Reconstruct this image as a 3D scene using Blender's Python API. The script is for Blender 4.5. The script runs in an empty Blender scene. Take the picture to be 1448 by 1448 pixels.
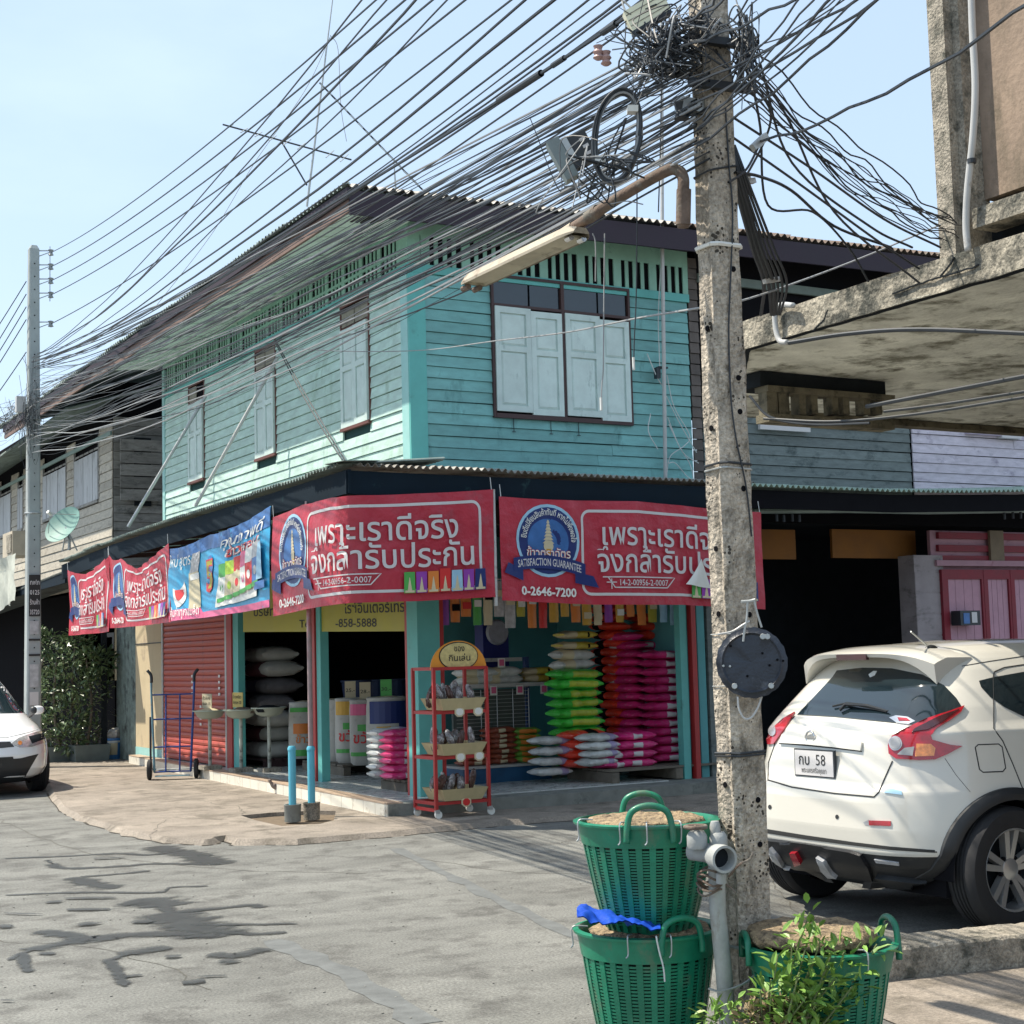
import bpy, bmesh, math, random
from mathutils import Vector, Matrix, noise
from mathutils.bvhtree import BVHTree
random.seed(7)
S = bpy.context.scene
COL = S.collection
PI = math.pi
# ------------------------------------------------------------------ camera, world, sun, exposure
F_PX, YAW, PITCH, ROLL = 2174.0, math.radians(29.851), math.radians(5.295), math.radians(-1.529)
CAM = Vector((0, 0, 1.55))
_cy, _sy, _cp, _sp = math.cos(YAW), math.sin(YAW), math.cos(PITCH), math.sin(PITCH)
FW = Vector((_sy*_cp, _cy*_cp, _sp)); _r = Vector((_cy, -_sy, 0)); _u = _r.cross(FW)
RT = _r*math.cos(ROLL) + _u*math.sin(ROLL); UP = -_r*math.sin(ROLL) + _u*math.cos(ROLL)
cam = bpy.data.cameras.new('camera'); camo = bpy.data.objects.new('camera', cam); COL.objects.link(camo)
camo.matrix_world = Matrix.Translation(CAM) @ Matrix((RT, UP, -FW)).transposed().to_4x4()
cam.sensor_fit = 'HORIZONTAL'; cam.sensor_width = 36; cam.lens = F_PX/1448*36
cam.clip_start = .05; cam.clip_end = 3000
S.camera = camo
SUN_EL = math.radians(59); SUN_AZ = math.radians(40)      # azimuth from -X towards +Y
SDIR = Vector((-math.cos(SUN_EL)*math.cos(SUN_AZ), math.cos(SUN_EL)*math.sin(SUN_AZ), math.sin(SUN_EL)))
sun = bpy.data.lights.new('sun', 'SUN'); suno = bpy.data.objects.new('sun', sun); COL.objects.link(suno)
sun.energy = 4.8; sun.angle = math.radians(.5); sun.color = (1, .92, .78)
suno.rotation_euler = SDIR.to_track_quat('Z', 'Y').to_euler(); suno.location = (0, 0, 30)
W = bpy.data.worlds.new('World'); S.world = W; W.use_nodes = True
nt = W.node_tree; nt.nodes.clear()
wo = nt.nodes.new('ShaderNodeOutputWorld'); bg = nt.nodes.new('ShaderNodeBackground'); sky = nt.nodes.new('ShaderNodeTexSky')
sky.sky_type = 'NISHITA'; sky.sun_disc = False; sky.sun_elevation = SUN_EL
sky.sun_rotation = math.atan2(SDIR.x, SDIR.y); sky.air_density = 1.0; sky.dust_density = 1.2; sky.ozone_density = 1.6; sky.altitude = 10
bg.inputs['Strength'].default_value = .135
tc = nt.nodes.new('ShaderNodeTexCoord'); mp = nt.nodes.new('ShaderNodeMapping'); mp.inputs['Scale'].default_value = (1, 1, 2.6)
cn = nt.nodes.new('ShaderNodeTexNoise'); cn.inputs['Scale'].default_value = 2.1; cn.inputs['Detail'].default_value = 6; cn.inputs['Roughness'].default_value = .5
cr = nt.nodes.new('ShaderNodeMapRange'); cr.inputs['From Min'].default_value = .5; cr.inputs['From Max'].default_value = .66; cr.inputs['To Min'].default_value = .58; cr.inputs['To Max'].default_value = .88
cm = nt.nodes.new('ShaderNodeMix'); cm.data_type = 'RGBA'; cm.inputs['B'].default_value = (3.9, 4.85, 5.8, 1)
nt.links.new(tc.outputs['Generated'], mp.inputs[0]); nt.links.new(mp.outputs[0], cn.inputs['Vector'])
nt.links.new(cn.outputs['Fac'], cr.inputs['Value']); nt.links.new(cr.outputs[0], cm.inputs['Factor'])
nt.links.new(sky.outputs[0], cm.inputs['A']); nt.links.new(cm.outputs['Result'], bg.inputs['Color']); nt.links.new(bg.outputs[0], wo.inputs[0])
S.view_settings.view_transform = 'Standard'; S.view_settings.look = 'None'
S.view_settings.exposure = 0.64; S.view_settings.gamma = 1; S.view_settings.use_curve_mapping = False
# ------------------------------------------------------------------ helpers
def ray(px, py): return FW + RT*((px-724)/F_PX) - UP*((py-724)/F_PX)
def at(px, py, x=None, y=None, z=None, d=None):
    k = ray(px, py)
    if d is not None: return CAM + k*d
    i, v = (0, x) if x is not None else (1, y) if y is not None else (2, z)
    return CAM + k*((v-CAM[i])/k[i])
def V(*a): return Vector(a)
ORD = 'lowest second third fourth fifth sixth seventh eighth ninth tenth eleventh twelfth thirteenth fourteenth fifteenth sixteenth seventeenth eighteenth nineteenth twentieth twenty-first twenty-second'.split()
class MB:
    def __init__(s): s.v = []; s.f = []; s.m = []
    def add(s, vs, fs, mi=0):
        b = len(s.v); s.v += [tuple(v) for v in vs]; s.f += [tuple(b+i for i in f) for f in fs]; s.m += [mi]*len(fs); return s
    def box(s, x0, x1, y0, y1, z0, z1, mi=0):
        vs = [(x, y, z) for z in (z0, z1) for y in (y0, y1) for x in (x0, x1)]
        return s.add(vs, [(0, 2, 3, 1), (4, 5, 7, 6), (0, 1, 5, 4), (2, 6, 7, 3), (0, 4, 6, 2), (1, 3, 7, 5)], mi)
    def obox(s, c, ax, ay, az, mi=0):          # centre and three half-axis vectors
        c, ax, ay, az = map(Vector, (c, ax, ay, az))
        vs = [c + ax*i + ay*j + az*k for k in (-1, 1) for j in (-1, 1) for i in (-1, 1)]
        return s.add(vs, [(0, 2, 3, 1), (4, 5, 7, 6), (0, 1, 5, 4), (2, 6, 7, 3), (0, 4, 6, 2), (1, 3, 7, 5)], mi)
    def bar(s, a, b, w, h, up=(0, 0, 1), mi=0):  # rectangular bar from a to b
        a, b = Vector(a), Vector(b); d = (b-a); up = Vector(up)
        if abs(d.normalized().dot(up)) > .98: up = V(1, 0, 0)
        sx = d.cross(up).normalized(); sz = sx.cross(d).normalized()
        return s.obox((a+b)/2, d/2, sx*w/2, sz*h/2, mi)
    def tube(s, pts, r, n=6, mi=0, caps=True):
        pts = [Vector(p) for p in pts]; L = len(pts)
        rr = r if isinstance(r, (list, tuple)) else [r]*L
        t0 = (pts[1]-pts[0]).normalized(); nrm = t0.orthogonal().normalized(); rings = []
        for i, p in enumerate(pts):
            t = ((pts[min(i+1, L-1)]-pts[max(i-1, 0)])); t = t.normalized() if t.length > 1e-9 else t0
            nrm = (nrm - t*nrm.dot(t)); nrm = nrm.normalized() if nrm.length > 1e-6 else t.orthogonal().normalized()
            bn = t.cross(nrm)
            rings.append([p + (nrm*math.cos(2*PI*k/n) + bn*math.sin(2*PI*k/n))*rr[i] for k in range(n)])
        vs = [v for R in rings for v in R]; fs = []
        for i in range(L-1):
            for k in range(n):
                fs.append((i*n+k, i*n+(k+1) % n, (i+1)*n+(k+1) % n, (i+1)*n+k))
        if caps: fs += [tuple(range(n))[::-1], tuple((L-1)*n+k for k in range(n))]
        return s.add(vs, fs, mi)
    def lathe(s, prof, c=(0, 0, 0), n=24, axis='z', mi=0, sx=1, sy=1, capb=True, capt=True):
        c = Vector(c); vs = []
        for r, h in prof:
            for k in range(n):
                a = 2*PI*k/n; p = (r*math.cos(a)*sx, r*math.sin(a)*sy, h)
                if axis == 'y': p = (p[0], p[2], p[1])
                if axis == 'x': p = (p[2], p[0], p[1])
                vs.append(c+Vector(p))
        fs = [(i*n+k, i*n+(k+1) % n, (i+1)*n+(k+1) % n, (i+1)*n+k) for i in range(len(prof)-1) for k in range(n)]
        if capb: fs.append(tuple(range(n))[::-1])
        if capt: fs.append(tuple((len(prof)-1)*n+k for k in range(n)))
        return s.add(vs, fs, mi)
    def prism(s, poly, a, b, mi=0):    # poly: list of Vector; extruded from offset a to offset b (vectors)
        a, b = Vector(a), Vector(b); n = len(poly)
        vs = [Vector(p)+a for p in poly] + [Vector(p)+b for p in poly]
        fs = [tuple(range(n))[::-1], tuple(range(n, 2*n))] + [(i, (i+1) % n, n+(i+1) % n, n+i) for i in range(n)]
        return s.add(vs, fs, mi)
    def grid(s, fn, nu, nv, mi=0, close_u=False):
        vs = [fn(i/nu, j/nv) for j in range(nv+1) for i in range(nu+1)]
        return s.add(vs, [(j*(nu+1)+i, j*(nu+1)+i+1, (j+1)*(nu+1)+i+1, (j+1)*(nu+1)+i) for j in range(nv) for i in range(nu)], mi)
    def blob(s, c, r, n=10, m=7, sq=.0, jit=0, mi=0, rot=None, pw=1.0):   # (super)ellipsoid
        c = Vector(c); vs = []
        sg = lambda v, p: math.copysign(abs(v)**p, v)
        seed = random.random()*50
        for j in range(m+1):
            th = -PI/2+PI*j/m
            for k in range(n):
                a = 2*PI*k/n
                p = Vector((sg(math.cos(th), pw)*sg(math.cos(a), pw)*r[0], sg(math.cos(th), pw)*sg(math.sin(a), pw)*r[1], sg(math.sin(th), pw)*r[2]))
                if jit: p *= 1+jit*noise.noise(p*6+Vector((seed, 0, 0)))
                if rot: p = rot @ p
                vs.append(c+p)
        return s.add(vs, [(j*n+k, j*n+(k+1) % n, (j+1)*n+(k+1) % n, (j+1)*n+k) for j in range(m) for k in range(n)], mi)
    def mesh(s, name, mats, smooth=False):
        me = bpy.data.meshes.new(name); me.from_pydata(s.v, [], s.f); me.update()
        if not isinstance(mats, (list, tuple)): mats = [mats]
        for m in mats: me.materials.append(m)
        if len(mats) > 1: me.polygons.foreach_set('material_index', s.m)
        if smooth:
            me.polygons.foreach_set('use_smooth', [True]*len(me.polygons))
            if smooth is not True: me.set_sharp_from_angle(angle=math.radians(smooth))
        return me
def link(name, me, parent=None, loc=None):
    o = bpy.data.objects.new(name, me); COL.objects.link(o)
    if loc is not None: o.location = loc
    if parent is not None: o.parent = parent
    return o
def part(name, mb, mats, parent, smooth=False, label=None, kind=None):
    """mesh built in world (or the thing's own) coordinates, child of parent; parents sit at their own location"""
    me = mb.mesh(name, mats, smooth); o = link(name, me, parent)
    off = parent_off(parent)
    if off.length > 0 and not getattr(mb, 'local', False):
        me.transform(Matrix.Translation(-off))
    if label: o['label'] = label
    if kind: o['kind'] = kind
    return o
def parent_off(p):
    v = Vector((0, 0, 0))
    while p is not None: v += p.location; p = p.parent
    return v
def thing(name, label, cat, loc=(0, 0, 0), group=None, rz=0):
    o = bpy.data.objects.new(name, None); COL.objects.link(o); o.location = loc; o.rotation_euler = (0, 0, rz)
    o.empty_display_size = .1
    o['label'] = label; o['category'] = cat
    if group: o['group'] = group
    return o
def solo(name, mb, mats, label, cat, group=None, smooth=False, loc=None):
    me = mb.mesh(name, mats, smooth); o = link(name, me)
    if loc is not None: me.transform(Matrix.Translation(-Vector(loc))); o.location = loc
    o['label'] = label; o['category'] = cat
    if group: o['group'] = group
    return o
def struct(name, mb, mats, smooth=False, kind='structure', label=None, cat=None):
    o = link(name, mb.mesh(name, mats, smooth)); o['kind'] = kind
    if label: o['label'] = label
    if cat: o['category'] = cat
    return o
def copytree(o, label=None, loc=None, rz=None, parent=None):
    c = o.copy(); COL.objects.link(c); c.parent = parent
    if label: c['label'] = label
    if loc is not None: c.location = loc
    if rz is not None: c.rotation_euler = (0, 0, rz)
    for ch in list(o.children):
        if ch.name not in COL.objects: continue
        copytree(ch, parent=c)
    return c
def sag(a, b, s, n=14, wob=0, seed=0):
    a, b = Vector(a), Vector(b); out = []
    for i in range(n+1):
        t = i/n; p = a.lerp(b, t); p.z -= 4*s*t*(1-t)
        if wob and 0 < i < n:
            p += Vector((noise.noise(Vector((t*5+seed, 1.3, seed))), noise.noise(Vector((t*5+seed, 7.7, seed))), noise.noise(Vector((t*6+seed, 3.1, seed)))))*wob
        out.append(p)
    return out
def spline(pts, n=8):     # Catmull-Rom
    P = [Vector(p) for p in pts]; P = [P[0]*2-P[1]]+P+[P[-1]*2-P[-2]]; out = []
    for i in range(1, len(P)-2):
        for k in range(n):
            t = k/n; a, b, c, d = P[i-1:i+3]
            out.append(.5*((2*b)+(c-a)*t+(2*a-5*b+4*c-d)*t*t+(3*b-a-3*c+d)*t**3))
    out.append(P[-2]); return out
# ------------------------------------------------------------------ materials
def srgb(r, g, b):
    f = lambda c: (c/255/12.92) if c/255 <= .04045 else ((c/255+.055)/1.055)**2.4
    return (f(r), f(g), f(b))
MATS = {}
def mat(name, col, rough=.75, var=.18, scale=6., bump=.15, metal=0., dirt_or_sheen=None, rnd=.0, stretch=None, fine=90., coat=0., spec=.5, bdist=.01, alpha=None, hue=0, speck=0):
    """dirt: (colour, coverage 0..1, scale, stretchZ)"""
    if name in MATS: return MATS[name]
    m = bpy.data.materials.new(name); m.use_nodes = True; n = m.node_tree.nodes; l = m.node_tree.links
    b = n['Principled BSDF']; b.inputs['Roughness'].default_value = rough; b.inputs['Metallic'].default_value = metal
    b.inputs['Coat Weight'].default_value = coat; b.inputs['Coat Roughness'].default_value = .06; b.inputs['Specular IOR Level'].default_value = spec
    t = n.new('ShaderNodeTexCoord'); mpn = n.new('ShaderNodeMapping'); l.new(t.outputs['Object'], mpn.inputs[0])
    if stretch: mpn.inputs['Scale'].default_value = stretch
    n1 = n.new('ShaderNodeTexNoise'); n1.inputs['Scale'].default_value = scale; n1.inputs['Detail'].default_value = 7; n1.inputs['Roughness'].default_value = .62
    l.new(mpn.outputs[0], n1.inputs['Vector'])
    r1 = n.new('ShaderNodeMapRange'); r1.inputs['From Min'].default_value = .3; r1.inputs['From Max'].default_value = .7
    r1.inputs['To Min'].default_value = 1-var; r1.inputs['To Max'].default_value = 1+var*.6; l.new(n1.outputs['Fac'], r1.inputs['Value'])
    val = r1.outputs[0]
    if rnd:
        oi = n.new('ShaderNodeObjectInfo'); r2 = n.new('ShaderNodeMapRange'); r2.inputs['To Min'].default_value = 1-rnd; r2.inputs['To Max'].default_value = 1+rnd
        l.new(oi.outputs['Random'], r2.inputs['Value']); mu = n.new('ShaderNodeMath'); mu.operation = 'MULTIPLY'
        l.new(val, mu.inputs[0]); l.new(r2.outputs[0], mu.inputs[1]); val = mu.outputs[0]
    base = n.new('ShaderNodeVectorMath'); base.operation = 'SCALE'; base.inputs[0].default_value = col; l.new(val, base.inputs['Scale'])
    out = base.outputs[0]
    if dirt_or_sheen:
        dc, cov, ds, sz = dirt_or_sheen
        mp2 = n.new('ShaderNodeMapping'); mp2.inputs['Scale'].default_value = (1, 1, sz); mp2.inputs['Location'].default_value = (3.1, 7.7, 1.9); l.new(t.outputs['Object'], mp2.inputs[0])
        n2 = n.new('ShaderNodeTexNoise'); n2.inputs['Scale'].default_value = ds; n2.inputs['Detail'].default_value = 9; n2.inputs['Roughness'].default_value = .68
        l.new(mp2.outputs[0], n2.inputs['Vector'])
        r3 = n.new('ShaderNodeMapRange'); r3.inputs['From Min'].default_value = .68-.36*cov; r3.inputs['From Max'].default_value = .80-.30*cov; l.new(n2.outputs['Fac'], r3.inputs['Value'])
        mx = n.new('ShaderNodeMix'); mx.data_type = 'RGBA'; l.new(r3.outputs[0], mx.inputs['Factor']); l.new(out, mx.inputs['A']); mx.inputs['B'].default_value = (*dc, 1)
        out = mx.outputs['Result']
    if speck:
        n5 = n.new('ShaderNodeTexNoise'); n5.inputs['Scale'].default_value = 70; n5.inputs['Detail'].default_value = 3; n5.inputs['Roughness'].default_value = .7; l.new(t.outputs['Object'], n5.inputs['Vector'])
        r5 = n.new('ShaderNodeMapRange'); r5.inputs['From Min'].default_value = .32; r5.inputs['From Max'].default_value = .68; r5.inputs['To Min'].default_value = 1-speck; r5.inputs['To Max'].default_value = 1+speck; l.new(n5.outputs['Fac'], r5.inputs['Value'])
        s5 = n.new('ShaderNodeVectorMath'); s5.operation = 'SCALE'; l.new(out, s5.inputs[0]); l.new(r5.outputs[0], s5.inputs['Scale']); out = s5.outputs[0]
    l.new(out, b.inputs['Base Color'])
    if bump:
        n3 = n.new('ShaderNodeTexNoise'); n3.inputs['Scale'].default_value = fine; n3.inputs['Detail'].default_value = 5; l.new(mpn.outputs[0], n3.inputs['Vector'])
        ad = n.new('ShaderNodeMath'); ad.operation = 'ADD'; l.new(n3.outputs['Fac'], ad.inputs[0]); l.new(n1.outputs['Fac'], ad.inputs[1])
        bp_ = n.new('ShaderNodeBump'); bp_.inputs['Strength'].default_value = bump; bp_.inputs['Distance'].default_value = bdist
        l.new(ad.outputs[0], bp_.inputs['Height']); l.new(bp_.outputs[0], b.inputs['Normal'])
        rr = n.new('ShaderNodeMapRange'); rr.inputs['To Min'].default_value = max(0, rough-.12); rr.inputs['To Max'].default_value = min(1, rough+.12)
        l.new(n1.outputs['Fac'], rr.inputs['Value']); l.new(rr.outputs[0], b.inputs['Roughness'])
    if alpha is not None: b.inputs['Alpha'].default_value = alpha
    MATS[name] = m; return m
def text_mesh(body, size=1., off=.008, res=2, align='LEFT', shear=0, ext=0):
    c = bpy.data.curves.new('txt', 'FONT'); c.body = body; c.size = size; c.offset = off*size; c.resolution_u = res; c.align_x = align; c.shear = shear; c.extrude = ext
    o = bpy.data.objects.new('txt', c); COL.objects.link(o)
    dg = bpy.context.evaluated_depsgraph_get(); me = bpy.data.meshes.new_from_object(o.evaluated_get(dg))
    bpy.data.objects.remove(o); bpy.data.curves.remove(c); return me
def text_on(name, body, parent, m, fn, u0, u1, v0, off=.008, res=2, shear=0, h=None, arc=None, label=None):
    """lay lettering on a surface: fn(u,v)->Vector (v up), the words fill u0..u1 with their baseline at v0; h forces the height of a capital"""
    me = text_mesh(body, 1., off, res, shear=shear)
    xs = [v.co.x for v in me.vertices]; x0, x1 = min(xs), max(xs); k = (u1-u0)/(x1-x0); kh = h if h else k
    for v in me.vertices:
        x = (v.co.x-x0)*k; y = v.co.y*kh
        if arc:      # (centre u, centre v, radius, start angle, sign)
            cu, cv, R, a0, sg = arc; a = a0 - sg*x/R; rr = R + sg*y
            v.co = fn(cu+rr*math.cos(a), cv+rr*math.sin(a))
        else: v.co = fn(u0+x, v0+y)
    me.materials.clear(); me.materials.append(m); o = link(name, me, parent)
    offp = parent_off(parent)
    if offp.length: me.transform(Matrix.Translation(-offp))
    if label: o['label'] = label
    return o
# ================================================================== MATERIALS
M = {}
M['asphalt'] = mat('asphalt', (.185, .185, .170), .9, .36, 1.3, .6, fine=160, stretch=(.4, 1.5, 1), dirt_or_sheen=((.10, .098, .09), .54, 3.2, 1), speck=.42)
M['pave'] = mat('pavement_concrete', (.27, .232, .192), .88, .34, 1.5, .5, fine=120, dirt_or_sheen=((.14, .12, .095), .54, 3.4, 1), speck=.3)
M['conc'] = mat('concrete', (.33, .295, .24), .92, .38, 6, .8, fine=70, dirt_or_sheen=((.09, .088, .07), .52, 9., 1), bdist=.015, speck=.4)
M['pole'] = mat('pole_concrete', (.46, .40, .325), .93, .4, 11, 1., fine=55, dirt_or_sheen=((.13, .115, .09), .42, 16., .4), bdist=.02, speck=.35)
M['poleL'] = mat('grey_pole_concrete', (.33, .36, .36), .9, .15, 4, .2)
M['slab'] = mat('mossy_concrete', (.36, .325, .26), .95, .45, 5, .9, fine=30, dirt_or_sheen=((.065, .066, .055), .62, 6., 1), bdist=.02, speck=.4)
M['soffit_stain'] = mat('stained_plaster', (.70, .70, .62), .95, .35, 2.2, .7, fine=22, dirt_or_sheen=((.16, .155, .115), .52, 4.0, 1), bdist=.02)
M['plaster'] = mat('brown_plaster', (.30, .225, .17), .92, .35, 2.6, .5, fine=30, dirt_or_sheen=((.12, .10, .07), .5, 2.6, .4))
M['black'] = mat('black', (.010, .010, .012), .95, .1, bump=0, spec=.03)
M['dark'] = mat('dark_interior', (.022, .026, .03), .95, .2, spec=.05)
M['teal'] = mat('teal_board_paint', (.175, .41, .40), .62, .2, 4, .3, rnd=.12, stretch=(1, 1, 3), dirt_or_sheen=((.09, .24, .235), .30, 4.5, .45))
M['tealL'] = mat('pale_teal_board_paint', (.50, .68, .62), .65, .2, 4, .3, rnd=.08, stretch=(1, 1, 3), dirt_or_sheen=((.30, .44, .35), .34, 3.0, .45))
M['tealtrim'] = mat('teal_trim', (.12, .44, .41), .55, .1, 5, .1, dirt_or_sheen=((.08, .25, .23), .2, 4, 1))
M['tealpale'] = mat('pale_teal_trim', (.33, .60, .58), .55, .1, 5, .1, dirt_or_sheen=((.2, .35, .3), .2, 4, 1))
M['frieze'] = mat('green_frieze', (.27, .50, .40), .7, .15, 5, .1, dirt_or_sheen=((.1, .2, .16), .2, 4, 1))
M['soffit'] = mat('pale_green_soffit', (.66, .80, .72), .75, .15, 3, .1, dirt_or_sheen=((.14, .2, .15), .3, 5, 1), rnd=.06)
M['fascia'] = mat('dark_purple_fascia', (.028, .017, .030), .7, .2, 3, .1)
M['fasciar'] = mat('rusty_brown_fascia', (.19, .125, .105), .8, .3, 3, .2)
M['fblue'] = mat('dark_blue_fascia', (.007, .016, .026), .8, .2, 3, .1, dirt_or_sheen=((.03, .07, .075), .14, 3, 1), spec=.15)
M['corr'] = mat('weathered_corrugated_iron', (.30, .29, .27), .6, .3, 4, .15, metal=.3, dirt_or_sheen=((.10, .07, .05), .4, 3, 1))
M['corrg'] = mat('green_grey_corrugated_iron', (.24, .30, .28), .6, .25, 4, .15, metal=.2, dirt_or_sheen=((.07, .08, .06), .4, 3, 1))
M['corrd'] = mat('dark_corrugated_iron', (.10, .12, .12), .7, .25, 4, .15, dirt_or_sheen=((.04, .03, .03), .4, 3, 1))
M['rust'] = mat('rusty_steel', (.165, .12, .095), .85, .4, 14, .4, dirt_or_sheen=((.19, .175, .15), .5, 11, 1), spec=.3)
M['shutter'] = mat('pale_blue_shutter_paint', (.58, .70, .67), .5, .12, 6, .12, rnd=.05, dirt_or_sheen=((.30, .40, .38), .2, 7, .4))
M['brownwood'] = mat('dark_brown_wood', (.06, .03, .03), .6, .2, 6, .1)
M['transom'] = mat('dusty_transom_board', (.27, .25, .20), .8, .2, 4, .1, dirt_or_sheen=((.12, .11, .09), .3, 5, 1))
M['glassd'] = mat('dark_glass', (.02, .03, .04), .12, .2, 2, 0, spec=.8)
M['whitetile'] = mat('white_tile', (.74, .71, .62), .3, .06, 6, .03, rnd=.05, dirt_or_sheen=((.33, .27, .2), .25, 4, 1))
M['beigetile'] = mat('beige_step_edge', (.45, .34, .25), .5, .12, 6, .06, rnd=.08, dirt_or_sheen=((.25, .19, .14), .3, 4, 1))
M['floortile'] = mat('grey_floor_tile', (.52, .54, .52), .28, .1, 6, .03, rnd=.07)
M['stepc'] = mat('grey_step_concrete', (.22, .23, .21), .85, .25, 6, .3, dirt_or_sheen=((.10, .11, .10), .4, 5, 1))
M['redshut'] = mat('red_brown_roller_shutter', (.46, .085, .06), .45, .15, 5, .05, dirt_or_sheen=((.14, .03, .03), .25, 3, 1))
M['redpost'] = mat('red_painted_steel', (.40, .03, .03), .45, .15, 6, .08)
M['yel'] = mat('yellow_sign', (.40, .36, .035), .5, .08, 4, .03)
M['signblk'] = mat('black_lettering', (.02, .02, .02), .6, .05, bump=0)
M['lettergrey'] = mat('pale_grey_lettering', (.62, .60, .60), .6, .06, bump=0)
M['white'] = mat('white', (.74, .74, .70), .5, .05, bump=0)
M['bred'] = mat('red_banner_vinyl', (.46, .03, .055), .42, .16, 2.5, .6, fine=7, dirt_or_sheen=((.34, .06, .08), .3, 3, 1), bdist=.03)
M['navy'] = mat('navy_print', (.018, .035, .16), .4, .1, bump=0)
M['midblue'] = mat('blue_print', (.05, .16, .42), .4, .35, 5, bump=0)
M['cyan'] = mat('cyan_banner_vinyl', (.035, .34, .60), .38, .1, 3, .25, fine=9, bdist=.02)
M['pink'] = mat('pink_print', (.70, .12, .26), .4, .1, bump=0)
M['cream'] = mat('cream_print', (.62, .54, .36), .5, .1, bump=0)
M['gold'] = mat('gold_print', (.62, .36, .05), .45, .2, bump=0)
M['orange'] = mat('orange_print', (.72, .22, .04), .45, .1, bump=0)
M['green'] = mat('green_print', (.08, .40, .08), .45, .15, bump=0)
M['lime'] = mat('lime_print', (.42, .60, .05), .45, .1, 8, bump=0)
M['violet'] = mat('violet_print', (.28, .05, .38), .45, .15, bump=0)
M['redp'] = mat('red_print', (.62, .03, .03), .45, .1, bump=0)
M['skyb'] = mat('pale_blue_print', (.35, .58, .75), .45, .15, bump=0)
M['silver'] = mat('silver_print', (.45, .45, .46), .45, .3, 14, bump=0)
M['steel'] = mat('galvanised_steel', (.45, .47, .47), .45, .15, 8, .08, metal=.6, dirt_or_sheen=((.3, .28, .25), .25, 8, 1))
M['chrome'] = mat('chrome', (.7, .7, .7), .15, .05, bump=0, metal=1)
M['pvcb'] = mat('blue_pvc', (.10, .42, .55), .35, .08, 4, .03, dirt_or_sheen=((.2, .3, .33), .15, 6, 1))
M['pvcg'] = mat('grey_pvc', (.48, .48, .47), .4, .1, 6, .05, dirt_or_sheen=((.25, .22, .18), .25, 8, 1))
M['cable'] = mat('black_cable', (.026, .032, .040), .5, .2, bump=0)
M['cableg'] = mat('grey_cable', (.30, .31, .32), .5, .2, bump=0)
M['cablew'] = mat('white_cable', (.62, .63, .62), .5, .1, bump=0)
M['rubber'] = mat('tyre_rubber', (.018, .018, .02), .8, .15, 20, .1)
# wet patches: darker, smoother road
wm = mat('wet_asphalt', (.042, .046, .046), .55, .3, 9, 0)
_nn = wm.node_tree.nodes; _ll = wm.node_tree.links; _tc = _nn.new('ShaderNodeTexCoord'); _mp = _nn.new('ShaderNodeMapping'); _mp.inputs['Rotation'].default_value = (0, 0, YAW); _mp.inputs['Scale'].default_value = (3.5, 9, 1)
_nz = _nn.new('ShaderNodeTexNoise'); _nz.inputs['Scale'].default_value = 1.3; _nz.inputs['Detail'].default_value = 10; _nz.inputs['Roughness'].default_value = .75; _mr = _nn.new('ShaderNodeMapRange'); _mr.inputs['From Min'].default_value = .76; _mr.inputs['From Max'].default_value = .92; _mr.inputs['To Max'].default_value = .82
_ll.new(_tc.outputs['Object'], _mp.inputs[0]); _ll.new(_mp.outputs[0], _nz.inputs['Vector']); _at = _nn.new('ShaderNodeAttribute'); _at.attribute_name = 'soft'; _ad = _nn.new('ShaderNodeMath'); _ad.operation = 'MULTIPLY_ADD'; _ad.inputs[1].default_value = .55; _ll.new(_at.outputs['Fac'], _ad.inputs[0]); _ll.new(_nz.outputs['Fac'], _ad.inputs[2]); _ll.new(_ad.outputs[0], _mr.inputs['Value']); _ll.new(_mr.outputs[0], _nn['Principled BSDF'].inputs['Alpha'])
M['wet'] = wm
# ================================================================== GROUND
XW, YS, XE, YN = 6.82, 13.87, 10.33, 22.2          # teal house: west wall, south wall, east and north ends
ZP = .045                                          # pavement level
ZF = .17                                          # shop floor
g = MB()
def road_pt(x, y): return (x, y, 0)
g.add([(-900, -900, 0), (900, -900, 0), (900, 900, 0), (-900, 900, 0)], [(0, 1, 2, 3)])
struct('ground', g, M['asphalt'])
# pavement: traced along its road edge, a sloping worn lip, a broken hole by the pipes
edge_px = [(62, 1112), (82, 1147), (110, 1160), (166, 1180), (232, 1193), (293, 1196), (318, 1190), (332, 1196), (420, 1195), (497, 1189), (580, 1181), (663, 1173), (740, 1166), (860, 1157), (985, 1149)]
edge = [at(x, y, z=0) for x, y in edge_px]
er = []
for i in range(len(edge)-1):
    for k in range(6):
        p = edge[i].lerp(edge[i+1], k/6); q = p + V(noise.noise(p*5)*.05+noise.noise(p*17)*.02, noise.noise(p*5+V(9, 0, 0))*.05+noise.noise(p*17+V(5, 0, 0))*.02, 0); er.append(q)
er.append(edge[-1]); er.append(V(16, edge[-1].y-1.5, 0))
inner = []
for i, p in enumerate(er):
    a, b = er[max(i-1, 0)], er[min(i+1, len(er)-1)]; t = (b-a).normalized(); nn = V(-t.y, t.x, 0)
    inner.append(p + nn*(.085+.03*noise.noise(p*4)) + V(0, 0, ZP))
hole = [at(x, y, z=ZP) for x, y in ((340, 1153), (385, 1149), (446, 1146), (475, 1147), (472, 1160), (452, 1165), (398, 1168), (362, 1160))]
from mathutils.geometry import tessellate_polygon
outer = inner + [V(16, 30, ZP), V(4.9, 30, ZP)]
tri = tessellate_polygon([outer, hole])
pb = MB(); allp = outer+hole
pb.add(allp, [t if (allp[t[1]]-allp[t[0]]).cross(allp[t[2]]-allp[t[0]]).z > 0 else t[::-1] for t in tri])
n = len(er)
vs = er + [(p*.35+q*.65)+V(0, 0, .018) for p, q in zip(er, inner)] + inner
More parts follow.
